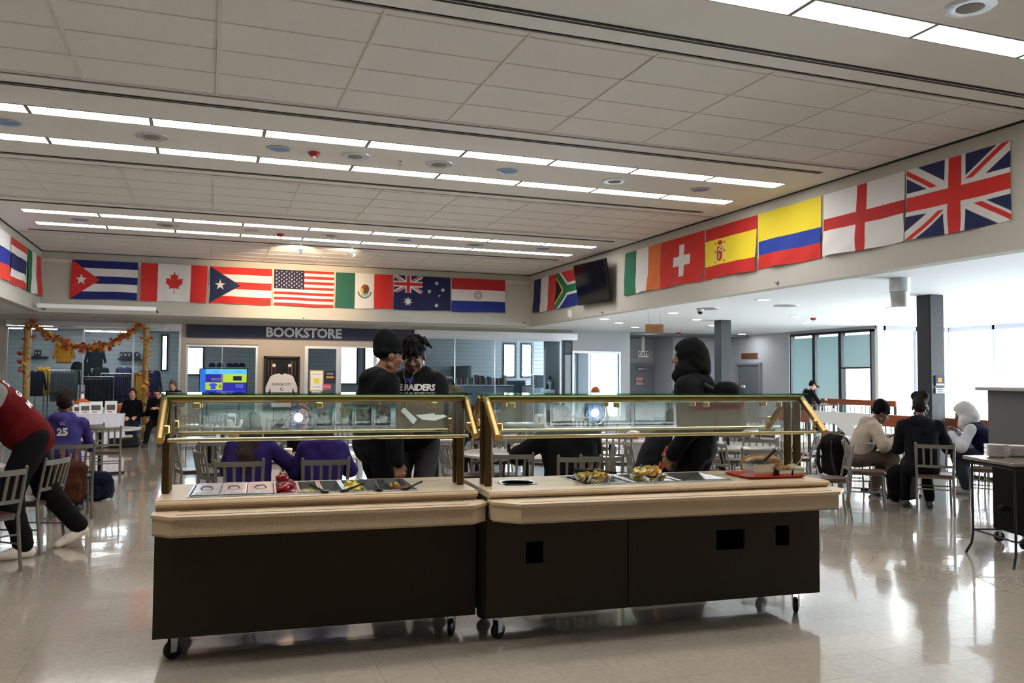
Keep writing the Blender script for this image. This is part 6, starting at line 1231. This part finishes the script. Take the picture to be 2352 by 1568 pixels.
        g.grp(0, .02, [('e', (0, -.015, .05), (.084, .1, .09))]); rr = random.Random(3); P = []
        for k in range(64):
            a = rr.random()*6.283; el = rr.uniform(.0, 1.25); d = Vector((math.cos(a)*math.cos(el), math.sin(a)*math.cos(el), math.sin(el))); b = Vector((d.x*.075, d.y*.09-.015, d.z*.08+.05)); L_ = rr.uniform(.05, .09)*(.55 if d.y > .35 and el < .9 else 1); o1 = b+Vector((d.x, d.y, d.z*.6+.15))*L_*.5; fw = .0 if d.y < .4 else .02; o2 = o1+Vector((d.x*.75, d.y*.6+fw, -.85))*L_*.75; P += [cap(b, o1, .011, .0105), cap(o1, o2, .0105, .008)]
        g.grp(0, .004, P)
    elif hair in ('beanie', 'pom'):
        g.grp(0, .03, [('e', (0, -.022, .075), (.096, .112, .098)), cap((0, -.04, .10), (0, -.06, .12), .08, .066), ('e', (0, -.05, .01), (.083, .07, .05))]); g.cut.append(('e', (0, .09, -.055), (.11, .085, .085)))
        g.grp(0, .012, [cap((-.075, .02, .03), (-.04, .076, .045), .018, .018), cap((-.04, .076, .045), (.04, .076, .045), .018, .018), cap((.04, .076, .045), (.075, .02, .03), .018, .018), cap((-.075, .02, .03), (-.07, -.07, .015), .019, .019), cap((.075, .02, .03), (.07, -.07, .015), .019, .019), cap((-.07, -.07, .015), (.07, -.07, .015), .024, .024)])
        if hair == 'pom': g.grp(0, .01, [('e', (0, -.05, .21), (.04, .04, .04))])
    elif hair == 'hood': g.grp(0, .04, [('e', (0, -.022, .035), (.105, .125, .118)), cap((0, -.05, .05), (0, -.09, -.08), .105, .095), cap((-.07, .0, -.09), (.07, .0, -.09), .07, .07), cap((0, -.02, -.12), (0, -.03, -.19), .10, .115), cap((-.06, .06, -.14), (.06, .06, -.14), .04, .04)]); g.cut.append(('e', (0, .175, -.015), (.2, .135, .108))); g.cut.append(('e', (0, .12, -.025), (.075, .135, .112))); nz = .004
    elif hair == 'cap': g.grp(0, .02, [('e', (0, -.015, .045), (.084, .1, .085)), ('e', (0, -.05, -.005), (.074, .06, .05))]); g.cut.append(('e', (0, .09, -.05), (.11, .09, .088))); g.grp(0, .005, [('e', (0, .13, .045), (.065, .075, .008), eul(-.12))])
    elif hair == 'bun': g.grp(0, .02, [('e', (0, -.02, .04), (.08, .098, .092)), ('e', (0, -.06, -.02), (.066, .05, .06)), ('e', (0, -.12, .05), (.04, .035, .04))]); g.cut.append(('e', (0, .085, -.02), (.068, .062, .09)))
    if hair in ('hood',): nm = 'hood'
    elif hair in ('beanie', 'pom', 'cap'): nm = 'hat'
    else: nm = 'hair'
    if g.g: g.mesh(.006 if res <= .014 else .008, nm, [hatmat], t, HT, noise=nz, nf=16, seed=2)
    t['_h'] = 0; del t['_h']; PP[label] = dict(t=t, B=B, hc=hc, HM=HM, s=s, hip=hip, tl=tl); return t
PP = {}
def yaw_to(dx, dy): return math.degrees(math.atan2(-dx, dy))
def wrap_text(t, txt, size, org, out, up, m, off=.004, name='chest_print', **k):
    """lettering laid on the clothes: cast each point on to the body"""
    me = text_mesh(txt, size, extrude=0, **k); bm = bmesh.new(); bm.from_mesh(me); bmesh.ops.triangulate(bm, faces=bm.faces[:])
    bmesh.ops.subdivide_edges(bm, edges=[e for e in bm.edges if e.calc_length() > .03], cuts=2, use_grid_fill=True)
    out = Vector(out).normalized(); up = Vector(up); right = up.cross(out).normalized(); up = out.cross(right); body = [c for c in t.children if c.name.startswith('body')][0]
    from mathutils.bvhtree import BVHTree
    pl_ = [tuple(p.vertices) for p in body.data.polygons]; bv = BVHTree.FromPolygons([v.co for v in body.data.vertices], pl_)
    for v in bm.verts:
        p = Vector(org)+right*v.co.x+up*v.co.y; hit = bv.ray_cast(p+out*.5, -out, 1.0); v.co = (hit[0]+out*off) if hit[0] else p+out*.1
    bm.to_mesh(me); bm.free(); me.materials.clear(); me.materials.append(m); return link(name, me, t)
M_print = mat('print_white', 'd9d7d2', .7)
# 1 leaning man in the red jacket, left edge
p = atD(74, 1010, 7.45); fx = yaw_to(-1, -.35)-9
t = person('person in a red varsity jacket and dark sweatpants leaning over the left table', (p.x, p.y), fx, h=2.06, hipz=1.06, lean=40, hands=((-.25, .62, .95), (.25, .62, .95)), elb=((-1, 0, .2), (1, 0, .2)), feet=((-.09, .06, 0, -.1, 1, 0), (.22, -.44, .07, -.05, 1, -.45)), top='8e1619', pants='1e1e20', sleeves='8d8a80', skin='D', hair='short', shoe='ded3c4', sock='dcd6d8', tlow=-.03, belly=.02, puff=.03, lower=.02, head=(0, -20, 0), knee=((0, 1, .2), (0, .6, .0)))
q = PP[list(PP)[-1]]; B = q['B']
for k, (x, z, tx) in enumerate(((-.0, .44, 'ST'), (-.0, .33, 'GC'), (.0, .22, 'MI'))): wrap_text(t, tx, .09, B(-.06, -.08, z), q['tl']@Vector((-.75, -.8, 0)), q['tl']@Vector((0, 0, 1)), M_print, name='back_patch', bold=.003)
from mathutils.bvhtree import BVHTree
bd = [c for c in t.children if c.name.startswith('body')][0]; bv = BVHTree.FromPolygons([v.co for v in bd.data.vertices], [tuple(p_.vertices) for p_ in bd.data.polygons]); q = MB()
for ft_, fd_ in (((.22, -.44, .07), Vector((-.05, 1, -.45)).normalized()), ((-.09, .06, 0), Vector((-.1, 1, 0)).normalized())):
    an_ = Vector(ft_)+Vector((0, 0, .085*1.144)); r_ = Vector((fd_.y, -fd_.x, 0)).normalized()
    for a_ in (.07, .10, .13):
        for b_ in (-.028, 0, .028):
            o_ = an_-Vector((0, 0, .05))+fd_*a_*1.15+r_*b_; up_ = r_.cross(fd_); h_ = bv.ray_cast(o_+up_*.2, -up_, .4)
            if h_[0]: q.lathe([(.0065, 0), (.006, .0012), (.001, .0012)], n=8, M=Matrix.Translation(h_[0])@up_.to_track_quat('Z', 'Y').to_matrix().to_4x4())
q.build('clog_hole', mat('clog_hole', '4a443c', .8), t)['kind'] = 'stuff'
# 2 number 25
c = CHP['O']; t = person('person in a purple number 25 jersey with dark curly hair, seen from behind', (c[0]-.10, c[1]+.02), -6, h=1.86, kind='sit', hipz=.6, lean=8, hands=((-.2, .42, .80), (.2, .42, .80)), elb=((-.4, -.5, -1), (.4, -.5, -1)), top='483f86', sleeves='3a3376', pants='2a2350', hair='afro', haircol='1c120d', skin='M', shoe='222222', hoodback=True, res=.018)
q = PP[list(PP)[-1]]; B = q['B']; wrap_text(t, '25', .11, B(0, -.1, .34), (0, -1, 0), (0, 0, 1), M_print, bold=.006); wrap_text(t, 'GC', .04, B(0, -.1, .43), (0, -1, .1), (0, 0, 1), M_print)
# 3-5 left corner
t = person('woman in a black turtleneck seated beside a man by the left shop window', (-1.62, 21.2), 175, h=1.7, kind='sit', hipz=.56, lean=-4, hands=((-.1, .25, .66), (.12, .27, .66)), top='121214', pants='28344a', skin='L', hair='bob', haircol='3b2a22', res=.02, fem=True, feet=((-.1, .5, 0), (.05, .45, 0)))
t = person('man with glasses in black looking at his phone by the left shop window', (-1.05, 21.15), 170, h=1.82, kind='sit', hipz=.57, lean=8, hands=((-.06, .32, .84), (.1, .32, .84)), top='17181a', pants='141416', skin='L', hair='short', haircol='2b1d15', res=.018, head=(0, -32, 0), feet=((-.1, .5, 0), (.16, .62, 0)), belly=.03)
q = PP[list(PP)[-1]]; g = MB()
for s_ in (-1, 1): g.tube([(s_*.031+.021*math.cos(a*.6283), .098, .004+.017*math.sin(a*.6283)) for a in range(11)], .0022, 5, cap=False); g.tube([(s_*.052, .097, .008), (s_*.078, .0, .005)], .002, 5)
g.tube([(-.01, .1, .008), (.01, .1, .008)], .002, 5).build('glasses', M_black, t, T(*q['hc'])@q['HM'])
o = thing('phone', 'dark phone held by the seated man with glasses', 'phone', (-1.07, 20.84, .86), R(170)); MB().box(-.036, -.004, -.04, .036, .004, .10, bev=.003).build('phone_body', M_black, o, RX(.6)); MB().box(-.032, -.0055, -.035, .032, -.004, .095).build('screen', mat('phone_screen', '3c4250', .2), o, RX(.6))
t = person('grey haired woman in dark clothes sitting behind the man with glasses', (-.78, 22.1), 165, h=1.72, kind='sit', hipz=.75, hands=((-.1, .25, .9), (.12, .27, .9)), top='2c2a30', pants='202024', skin='L', hair='bob', haircol='5b534e', res=.022, head=(0, -20, 0), fem=True)
o = thing('stool', 'tall dark stool under the grey haired woman', 'stool', (-.78, 22.1, 0)); MB().lathe([(.001, .64), (.18, .64), (.18, .68), (.001, .68)], n=20).build('seat', M_black, o)
for k in range(4): MB().tube([(.12*math.cos(k*1.571+.78), .12*math.sin(k*1.571+.78), .64), (.2*math.cos(k*1.571+.78), .2*math.sin(k*1.571+.78), 0)], .012, 6).build('leg', M_steel, o)
# 6,7 girls
cA, cB = CHP['A'], CHP['B']
t = person('girl in a purple hoodie with long brown hair, back to the camera', (cA[0]+.06, cA[1]+.05), -14, h=1.68, kind='sit', hipz=.52, lean=13, hands=((-.16, .45, .80), (.20, .44, .80)), elb=((-.5, -.2, -1), (.9, -.3, -.5)), top='392a70', pants='17161c', skin='L', hair='long', haircol='2a1f1a', fem=True, puff=.03, hoodback=False, head=(0, -4, 0), wide=1.05)
t = person('girl in a purple hoodie with shoulder length brown hair, back to the camera', (cB[0]-.0, cB[1]+.05), 4, h=1.68, kind='sit', hipz=.50, lean=10, hands=((-.16, .42, .80), (.18, .40, .80)), elb=((-.5, -.2, -1), (.6, -.2, -1)), top='392a70', pants='17161c', skin='L', hair='bob', haircol='2b201a', fem=True, puff=.03, hoodback=True, head=(0, -6, 0))
t = person('woman in black facing the camera across the table, hand raised to her mouth', (1.05, 9.98), 184, h=1.7, kind='sit', hipz=.56, lean=12, hands=((-.12, .38, .78), (.22, .30, 1.12)), elb=((-1, -.2, -.3), (1, .1, -.8)), top='17181b', pants='17161c', skin='L', hair='bun', haircol='2a1f1a', fem=True, head=(-8, -8, 0)); chair('W', 0, 0, 184, 'chair under the woman facing the camera', xy=(1.05, 10.0))
# 9,10 standing pair
p = atD(882, 1000, 6.85)
t = person('tall standing man in a black beanie and black padded jacket, side view', (p.x-.08, p.y+.02), -72, h=2.01, hands=((-.30, .12, .98), (.33, .10, .86)), top='15171a', pants='15161a', skin='M', hair='beanie', haircol='1a1e1d', puff=.03, hoodback=True, head=(0, -10, 0), lean=5, hatm=cloth('beanie_black', '15191a'))
pB = p
p = atD(962, 1000, 7.3)
t = person('tall standing man with short dreadlocks in a black hoodie, holding a paper plate', (p.x-.02, p.y), 158, h=2.03, hands=((-.10, .34, 1.16), (.30, .12, .95)), elb=((-1, -.3, -.6), (.8, -.6, -.3)), top='1f2022', pants='4a494c', skin='D', hair='dread', haircol='120e0c', puff=.018, hoodback=True, head=(14, -24, 0), lean=4, curls=(.35, .7), handn=[Vector((0, -.2, -1)), None])
q = PP[list(PP)[-1]]; B = q['B']; ww = Matrix.Rotation(0, 3, 'Z')
wrap_text(t, 'BLUE RAIDERS', .075, B(.0, .1, .42), (.0, 1, 0), (0, 0, 1), M_print, bold=.003, space=.92); wrap_text(t, 'FOOTBALL', .05, B(.0, .1, .36), (.0, 1, 0), (0, 0, 1), M_print, bold=.001)
wrap_text(t, 'DC', .05, B(.0, .1, .475), (.0, 1, 0), (0, 0, 1), mat('print_blue', '2f3fa0', .6), bold=.002)
def swoosh(t, org, out, up, sc, m, rot=0):
    pts = [(-.5, -.05), (-.35, -.22), (-.15, -.2), (.5, .25), (-.15, -.06), (-.3, -.06), (-.38, .02), (-.3, .2)]; out = Vector(out).normalized(); up = Vector(up); r = up.cross(out).normalized(); body = [c for c in t.children if c.name.startswith('body')][0]
    from mathutils.bvhtree import BVHTree
    bv = BVHTree.FromPolygons([v.co for v in body.data.vertices], [tuple(p.vertices) for p in body.data.polygons]); v = []
    for x, y in pts:
        x, y = x*math.cos(rot)-y*math.sin(rot), x*math.sin(rot)+y*math.cos(rot); p = Vector(org)+r*x*sc+up*y*sc; h_ = bv.ray_cast(p+out*.5, -out, 1); v.append((h_[0]+out*.004) if h_[0] else p+out*.1)
    MB().add(v, [tuple(range(len(v)))]).build('swoosh_mark', m, t)
swoosh(t, B(.13, .1, .45), (0, 1, 0), (0, 0, 1), .07, M_print, .9); swoosh(t, B(-.10, .1, .44), (0, 1, 0), (0, 0, 1), .05, M_print, 0)
mc = mat('earphone_grey', '77757a', .4)
a1, a2 = q['hc']+q['HM'].to_3x3()@Vector((.08, .0, -.03)), q['hc']+q['HM'].to_3x3()@Vector((-.08, .0, -.03)); j = B(0, .17, .40)
for a in (a1, a2): MB().tube([a, a.lerp(j, .5)+Vector((0, .05, 0)), j], .0025, 5).build('earphone_cord', mc, t)
MB().tube([j, B(.0, .18, .30), B(.01, .175, .2)], .0025, 5).build('earphone_cord', mc, t)
W = t.matrix_basis if False else (Matrix.Translation(t.location)@RZ(t.rotation_euler.z))
hp = atD(988, 962, 6.95); o = thing('paper_plate', 'white paper plate held by the man with dreadlocks', 'plate', (hp.x, hp.y, hp.z), .2); 
MB().add([(-.11, -.08, .0), (.12, -.07, .02), (.12, .08, .05), (-.1, .07, .03), (0, -.09, -.012), (0, .09, .03)], [(0, 4, 1, 2, 5, 3)]).add([(-.11, -.08, .004), (.12, -.07, .024), (.12, .08, .054), (-.1, .07, .034), (0, -.09, -.008), (0, .09, .034)], [(3, 5, 2, 1, 4, 0)]).build('plate_body', M_paper, o)
hp = atD(938, 955, 6.75); o = thing('paper_napkin', 'folded white paper held between the two standing men', 'paper', (hp.x, hp.y, hp.z), .3); MB().cbox((0, 0, 0), (.16, .004, .035), M=RY(.75)).cbox((.01, .01, .01), (.15, .003, .045), M=RY(.68)).build('paper_body', M_paper, o)
o = thing('backpack', 'olive and tan backpack worn behind the man with dreadlocks', 'backpack', (0, 0, 0)); p2 = atD(1031, 900, 7.45); o.location = (p2.x, p2.y, p2.z-.18); Sdf().grp(0, .05, [('b', (0, 0, .0), (.13, .10, .24)), ('b', (0, .09, -.08), (.10, .05, .12))]).mesh(.014, 'bag_body', [mat('camo_olive', '5f5a3c', .9, speck='2d2c22', sscale=12)], o, noise=.005); MB().tube([(-.05, 0, .24), (-.03, 0, .29), (.03, 0, .29), (.05, 0, .24)], .01, 6).build('handle', M_black, o, smooth=True)
# 11-13 middle tables
t = person('person in a grey jacket with a bright blue collar, hunched over the table', (3.72, 10.95), 50, h=1.8, kind='sit', lean=32, hands=((-.2, .5, .78), (.22, .5, .78)), top='3c3c3c', pants='202226', skin='D', hair='short', haircol='100d0b', hoodback=True, res=.018, head=(0, -30, 0), puff=.03); q = PP[list(PP)[-1]]
Sdf().grp(0, .02, [cap(q['B'](-.07, -.07, .54), q['B'](.07, -.07, .54), .05, .05)]).mesh(.01, 'blue_hood', [cloth('bright_blue', '2a52c4')], t); chair('W2', 0, 0, 50, 'chair under the person in the grey jacket', xy=(3.72, 10.95))
p = atD(1315, 1060, 8.35)
t = person('broad person in a black sweatshirt, back to the camera, reaching left over the table', (p.x, p.y), 12, h=1.92, kind='sit', lean=18, twist=6, wide=1.25, hands=((-.50, .42, .80), (.14, .42, .80)), elb=((-.8, -.8, -.4), (.5, -.5, -1)), top='101113', pants='131416', skin='D', hair='short', hoodback=False, belly=.09, puff=.04, head=(20, -35, 0), res=.013); q = PP[list(PP)[-1]]; chair('W3', 0, 0, 12, 'chair hidden under the broad person in black', xy=(p.x, p.y-.03))
p = atD(1480, 1060, 8.2)
t = person('man in a black top with orange patches sitting sideways, facing right', (p.x, p.y), -70, h=1.9, kind='sit', lean=22, hands=((-.14, .50, .86), (.16, .46, .74)), elb=((-.4, -.5, -1), (.4, -.5, -1)), top='1a1a1c', pants='121316', skin='D', hair='short', puff=.03, head=(0, -30, 0), feet=((-.14, .42, 0), (.16, .5, 0))); q = PP[list(PP)[-1]]; B = q['B']
for k, (x, z, tx) in enumerate(((.1, .38, '/ /'), (.0, .22, '//'), (-.1, .1, '/'))): wrap_text(t, tx, .12, B(.15, .0, z), (1, 0, 0), (0, 0, 1), mat('orange_patch', 'b4482a', .7), bold=.008)
o = thing('paper_card', 'small white paper held by the sideways sitting man', 'paper'  , atD(1552, 1010, 8.0), .4); MB().cbox((0, 0, 0), (.1, .003, .07), M=RY(.3), bev=.001).build('paper_body', M_paper, o)
# 14 hooded standing man
p = atD(1602, 1000, 7.1)
t = person('tall standing man in a black hood and hoodie with a backpack, facing left', (p.x, p.y), 76, h=1.99, hands=((-.27, .14, .97), (.27, .02, .90)), top='17181a', pants='12141a', skin='M', hair='hood', puff=.035, hoodback=True, head=(0, 2, 0), lean=4, hatm=cloth('hood_black', '141516'), elb=((-.5, -1, -.2), (.5, -1, -.2)), lower=.015); q = PP[list(PP)[-1]]; B = q['B']
for x in (-.03, .03): MB().tube([B(x, .13, .46), B(x*1.4, .19, .38), B(x*1.2, .195, .2)], .004, 6).build('drawstring', mat('cord_navy', '1d2438', .6), t)
a = R(76)-math.atan2(p.x, p.y); back = Vector((math.sin(a), -math.cos(a), 0)); o = thing('backpack', 'black backpack with buckles worn by the hooded standing man', 'backpack', Vector((p.x, p.y, 1.24))+back*.25, a); Sdf().grp(0, .06, [('b', (0, 0, .12), (.15, .085, .22)), ('b', (0, -.09, .05), (.12, .05, .12)), ('b', (0, -.07, .24), (.11, .04, .05))]).mesh(.013, 'bag_body', [cloth('bag_black', '141416')], o, noise=.005)
for s_ in (-1, 1): MB().tube([(s_*.10, .07, .26), (s_*.12, .16, .31), (s_*.13, .28, .30), (s_*.14, .36, .18), (s_*.15, .36, .02), (s_*.17, .2, -.08), (s_*.14, .08, -.08)], .015, 6, sq=1.6).build('shoulder_strap', M_black, o, smooth=True)
for x, z in ((.12, .30), (.13, .14), (-.08, .2)): MB().box(x-.02, -.125, z-.012, x+.02, -.1, z+.012, bev=.004).build('buckle', mat('buckle_grey', 'b5b2a8', .4), o)
p3 = atD(1702, 1060, 12.5); t = person('person in a pale grey jacket with white hair, far behind the hooded man', (7.05, 10.9), -20, h=1.75, kind='sit', lean=10, hands=((-.2, .4, .78), (.2, .4, .78)), top='6b747c', pants='23262c', skin='L', hair='short', haircol='c9c7c4', res=.018, puff=.02, head=(0, -15, 0)); chair('W5', 0, 0, -20, 'chair under the person with white hair', xy=(7.05, 10.9))
t = person('person in a black cap and grey hood bent over the far raised table', (14.75, 17.9, .13), -60, h=1.78, kind='sit', hipz=.7, lean=12, hands=((-.2, .4, .95), (.2, .4, .95)), top='22252b', pants='1a1c20', skin='L', hair='cap', haircol='0f1012', res=.022, hoodback=True, head=(0, -30, 0)); q = PP[list(PP)[-1]]
Sdf().grp(0, .03, [cap(q['B'](-.08, -.07, .52), q['B'](.08, -.07, .52), .05, .05), cap(q['B'](0, -.1, .5), q['B'](0, -.12, .42), .06, .04)]).mesh(.014, 'grey_hood', [cloth('light_grey_fleece', 'a9b0ba')], t)
o = thing('stool', 'tall dark stool under the person in the black cap', 'stool', (14.75, 17.9, .13)); MB().lathe([(.001, .56), (.18, .56), (.18, .6), (.001, .6)], n=20).build('seat', M_black, o)
for k in range(4): MB().tube([(.12*math.cos(k*1.571+.78), .12*math.sin(k*1.571+.78), .56), (.2*math.cos(k*1.571+.78), .2*math.sin(k*1.571+.78), 0)], .012, 6).build('leg', M_black, o)
# 17-19 window trio
c = CHP['L2']; p = atD(1962, 1060, 11.6)
t = person('person in a beige hoodie, khaki trousers and black beanie, facing right', (p.x, p.y), -75, h=1.86, kind='sit', lean=28, hands=((-.16, .52, .80), (.24, .50, .80)), elb=((-.5, -.2, -1), (.8, -.2, -.8)), top='b5a593', pants='6f6250', skin='D', hair='beanie', haircol='111214', hoodback=True, puff=.03, head=(0, -25, 0), shoe='8a8a90', feet=((-.12, .30, 0), (.16, .46, 0)), lower=.02, hatm=cloth('beanie_dark', '0e0f12'))
chair('W6', 0, 0, -75, 'chair directly under the beige hoodie', xy=(p.x-.03, p.y))
c = CHP['K']; t = person('person in a black hoodie with tall curly hair, back to the camera by the windows', (c[0]-.13, c[1]+.06), 8, h=1.93, kind='sit', hipz=.56, lean=8, wide=.97, hands=((-.18, .46, .80), (.26, .46, .84)), elb=((-.3, -.4, -1), (.5, -.4, -1)), top='191b21', pants='15171c', skin='D', hair='flat', haircol='14110f', hoodback=True, puff=.015, head=(-8, -14, 0))
c = CHP['M']; p = atD(2290, 1060, 11.6)
t = person('person in a white hood and navy number 3 jersey, facing left', (p.x, p.y), 78, h=1.9, kind='sit', lean=34, hands=((-.22, .52, .84), (.16, .55, .86)), elb=((-.7, -.3, -.9), (.6, -.3, -1)), top='20193f', sleeves='d5d3d6', pants='3b4650', skin='D', hair='hood', puff=.02, head=(0, -18, 0), shoe='9a9590', feet=((-.14, .36, 0), (.14, .42, 0)), lower=.015, hatm=cloth('hood_white', 'dedbd8')); q = PP[list(PP)[-1]]; B = q['B']
wrap_text(t, '3', .26, B(.0, -.1, .24), q['tl']@Vector((-.25, -1, 0)), (0, 0, 1), M_print, bold=.012); chair('W7', 0, 0, 78, 'chair under the number 3 jersey', xy=(p.x, p.y))
# mannequin with beanie and mask like face behind the shop glass
p = yz(1263, 905, 24.6); o = thing('mannequin', 'mannequin in a striped bobble beanie and white t-shirt behind the shop glass', 'mannequin', (p.x, p.y, 0)); zz = atY(1263, 880, 24.6).z
Sdf().grp(0, .05, [cap((-.13, 0, zz-.28), (.13, 0, zz-.28), .09, .09), cap((-.08, 0, zz-.35), (-.07, 0, zz-.75), .12, .11), cap((.08, 0, zz-.35), (.07, 0, zz-.75), .12, .11), cap((-.2, 0, zz-.3), (-.26, 0, zz-.5), .08, .08), cap((.2, 0, zz-.3), (.26, 0, zz-.5), .08, .08)]).mesh(.018, 'tshirt', [mat('tshirt_white', 'dfe6ea', .8)], o, noise=.004)
Sdf().grp(0, .02, [('e', (0, 0, zz), (.075, .09, .11)), cap((0, 0, zz-.1), (0, 0, zz-.24), .05, .05)]).mesh(.012, 'head', [mat('mannequin_white', 'cfe0ea', .5)], o)
for k, (z0, z1, r, c) in enumerate(((.03, .06, .09, 'e6e8ec'), (.06, .09, .088, '1f2440'), (.09, .115, .08, 'e6e8ec'), (.115, .17, .07, '1f2440'))): MB().lathe([(r, z0), (r*.96, z1), (.001, z1+.01)], (0, 0, zz), 16).build('beanie_band', mat('knit_'+c, c, .9), o, smooth=True)
Sdf().grp(0, .01, [('e', (0, 0, zz+.21), (.04, .04, .04))]).mesh(.012, 'bobble', [M_navy], o); MB().tube([(-.07, .02, zz+.0), (-.1, .03, zz-.32)], [.045, .04], 8).build('hair', M_brownhair, o, smooth=True)
MB().tube([(0, 0, .03), (0, 0, zz-.7)], .02, 8).lathe([(.2, 0), (.2, .02), (.02, .03)], n=20).build('stand', M_steel, o)
p = atD(1368, 905, 17.5); t = person('person with an orange cap just visible over the food guard', (p.x, p.y), 170, h=1.7, kind='sit', hipz=.62, hands=((-.15, .35, .8), (.15, .35, .8)), top='34363c', pants='20222a', skin='L', hair='beanie', haircol='c0703a', res=.024, hatm=cloth('cap_orange', 'c46f38')); chair('W8', 0, 0, 170, 'chair under the person with the orange cap', xy=(p.x, p.y))
# loose bags
def bag(label, loc, rz, col, sz, strap=M_black, tilt=0, trimc=None, floorz=0, name='backpack'):
    o = thing(name, label, 'backpack', loc, rz); w_, d, h = sz; Mx = RX(tilt)
    Sdf().grp(0, .06, [('b', (0, 0, h*.5), (w_/2, d/2, h*.5)), cap((-w_*.25, 0, h*.82), (w_*.25, 0, h*.82), d*.52, d*.52)]).grp(1, .03, [('b', (0, -d*.5, h*.34), (w_*.36, d*.25, h*.26)), ('b', (0, -d*.45, h*.68), (w_*.3, d*.2, h*.1))]).mesh(.013, 'bag_body', [cloth('bag_'+col, col, .6), cloth('bag_'+(trimc or col), trimc or col, .6)], o, Mx, noise=.006)
    MB().tube([(-.04, d*.3, h*.98), (-.03, d*.3, h*1.08), (.03, d*.3, h*1.08), (.04, d*.3, h*.98)], .01, 6).build('handle', strap, o, Mx, smooth=True)
    for s_ in (-1, 1): MB().tube([(s_*w_*.25, d*.5, h*.92), (s_*w_*.35, d*.5+.05, h*.7), (s_*w_*.4, d*.5+.04, h*.3), (s_*w_*.4, d*.45, h*.06)], .013, 6, sq=1.8).build('shoulder_strap', strap, o, Mx, smooth=True)
    return o
c = CHP['O']; o = bag('brown leather backpack hanging on the chair of the number 25 jersey', (c[0]+.03, c[1]-.36, .20), .2, '5a2e1a', (.31, .18, .44), mat('leather_strap', '6a3a22', .5), trimc='6a3a20')
for s_ in (-1, 1): MB().tube([(s_*.06, .08, .42), (s_*.07, .1, .56), (s_*.07, .14, .62)], .016, 6, sq=1.6).build('hanging_strap', mat('leather_strap', '6a3a22', .5), o, smooth=True)
p = atZ(222, 1152, 0); bag('dark blue backpack slumped on the floor beside the brown one', (p.x-.02, p.y+.15, 0), -.5, '16203a', (.34, .2, .33), tilt=0)
p = atD(1925, 1060, 11.0); bag('black backpack hanging behind the beige hoodie person', (p.x-.05, p.y, .33), 1.6, '121316', (.34, .24, .52))
p = atZ(2084, 1153, 0); bag('black backpack with orange lines on the floor between the two chairs', (p.x, p.y+.1, 0), .3, '15161a', (.38, .24, .44), trimc='2a1c18', tilt=0)
# pale bare trees outside the bay windows
sbox('outside_ground', mat('winter_ground', 'cfcdc4', .95), (17.5, -60, -3.6, 140, 120, -3.3), (-60, 31, -3.6, 17.5, 120, -3.3))
mb_ = mat('bark_pale', '8a8078', .9); trr = random.Random(5)
for k, (x, y) in enumerate(((30, 16), (33, 10), (27, 22), (38, 20), (31, 4), (36, 28), (17.0, 40))):
    o = thing('bare_tree', 'pale leafless tree outside, %s' % ('behind the nearer column', 'right of the nearer column', 'left of the nearer column', 'far behind the bay windows', 'at the right end of the bay windows', 'seen beyond the blind windows', 'seen through the window by the exit')[k], 'tree', (x, y, -3.3)); mb = MB()
    def br(p, d, L_, r, n):
        q = p+d*L_; mb.tube([p, p.lerp(q, .5)+Vector((trr.uniform(-.1, .1), trr.uniform(-.1, .1), 0))*L_*.3, q], [r, r*.8, r*.6], 5 if n > 2 else 3, cap=False)
        if n:
            for _ in range(3 if n > 1 else 4): e = (d+Vector((trr.uniform(-.8, .8), trr.uniform(-.8, .8), trr.uniform(-.2, .5)))).normalized(); br(q, e, L_*trr.uniform(.6, .85), r*.6, n-1)
    br(Vector((0, 0, 0)), Vector((0, 0, 1)), 2.6, .16, 4); mb.build('trunk_and_branches', mb_, o)
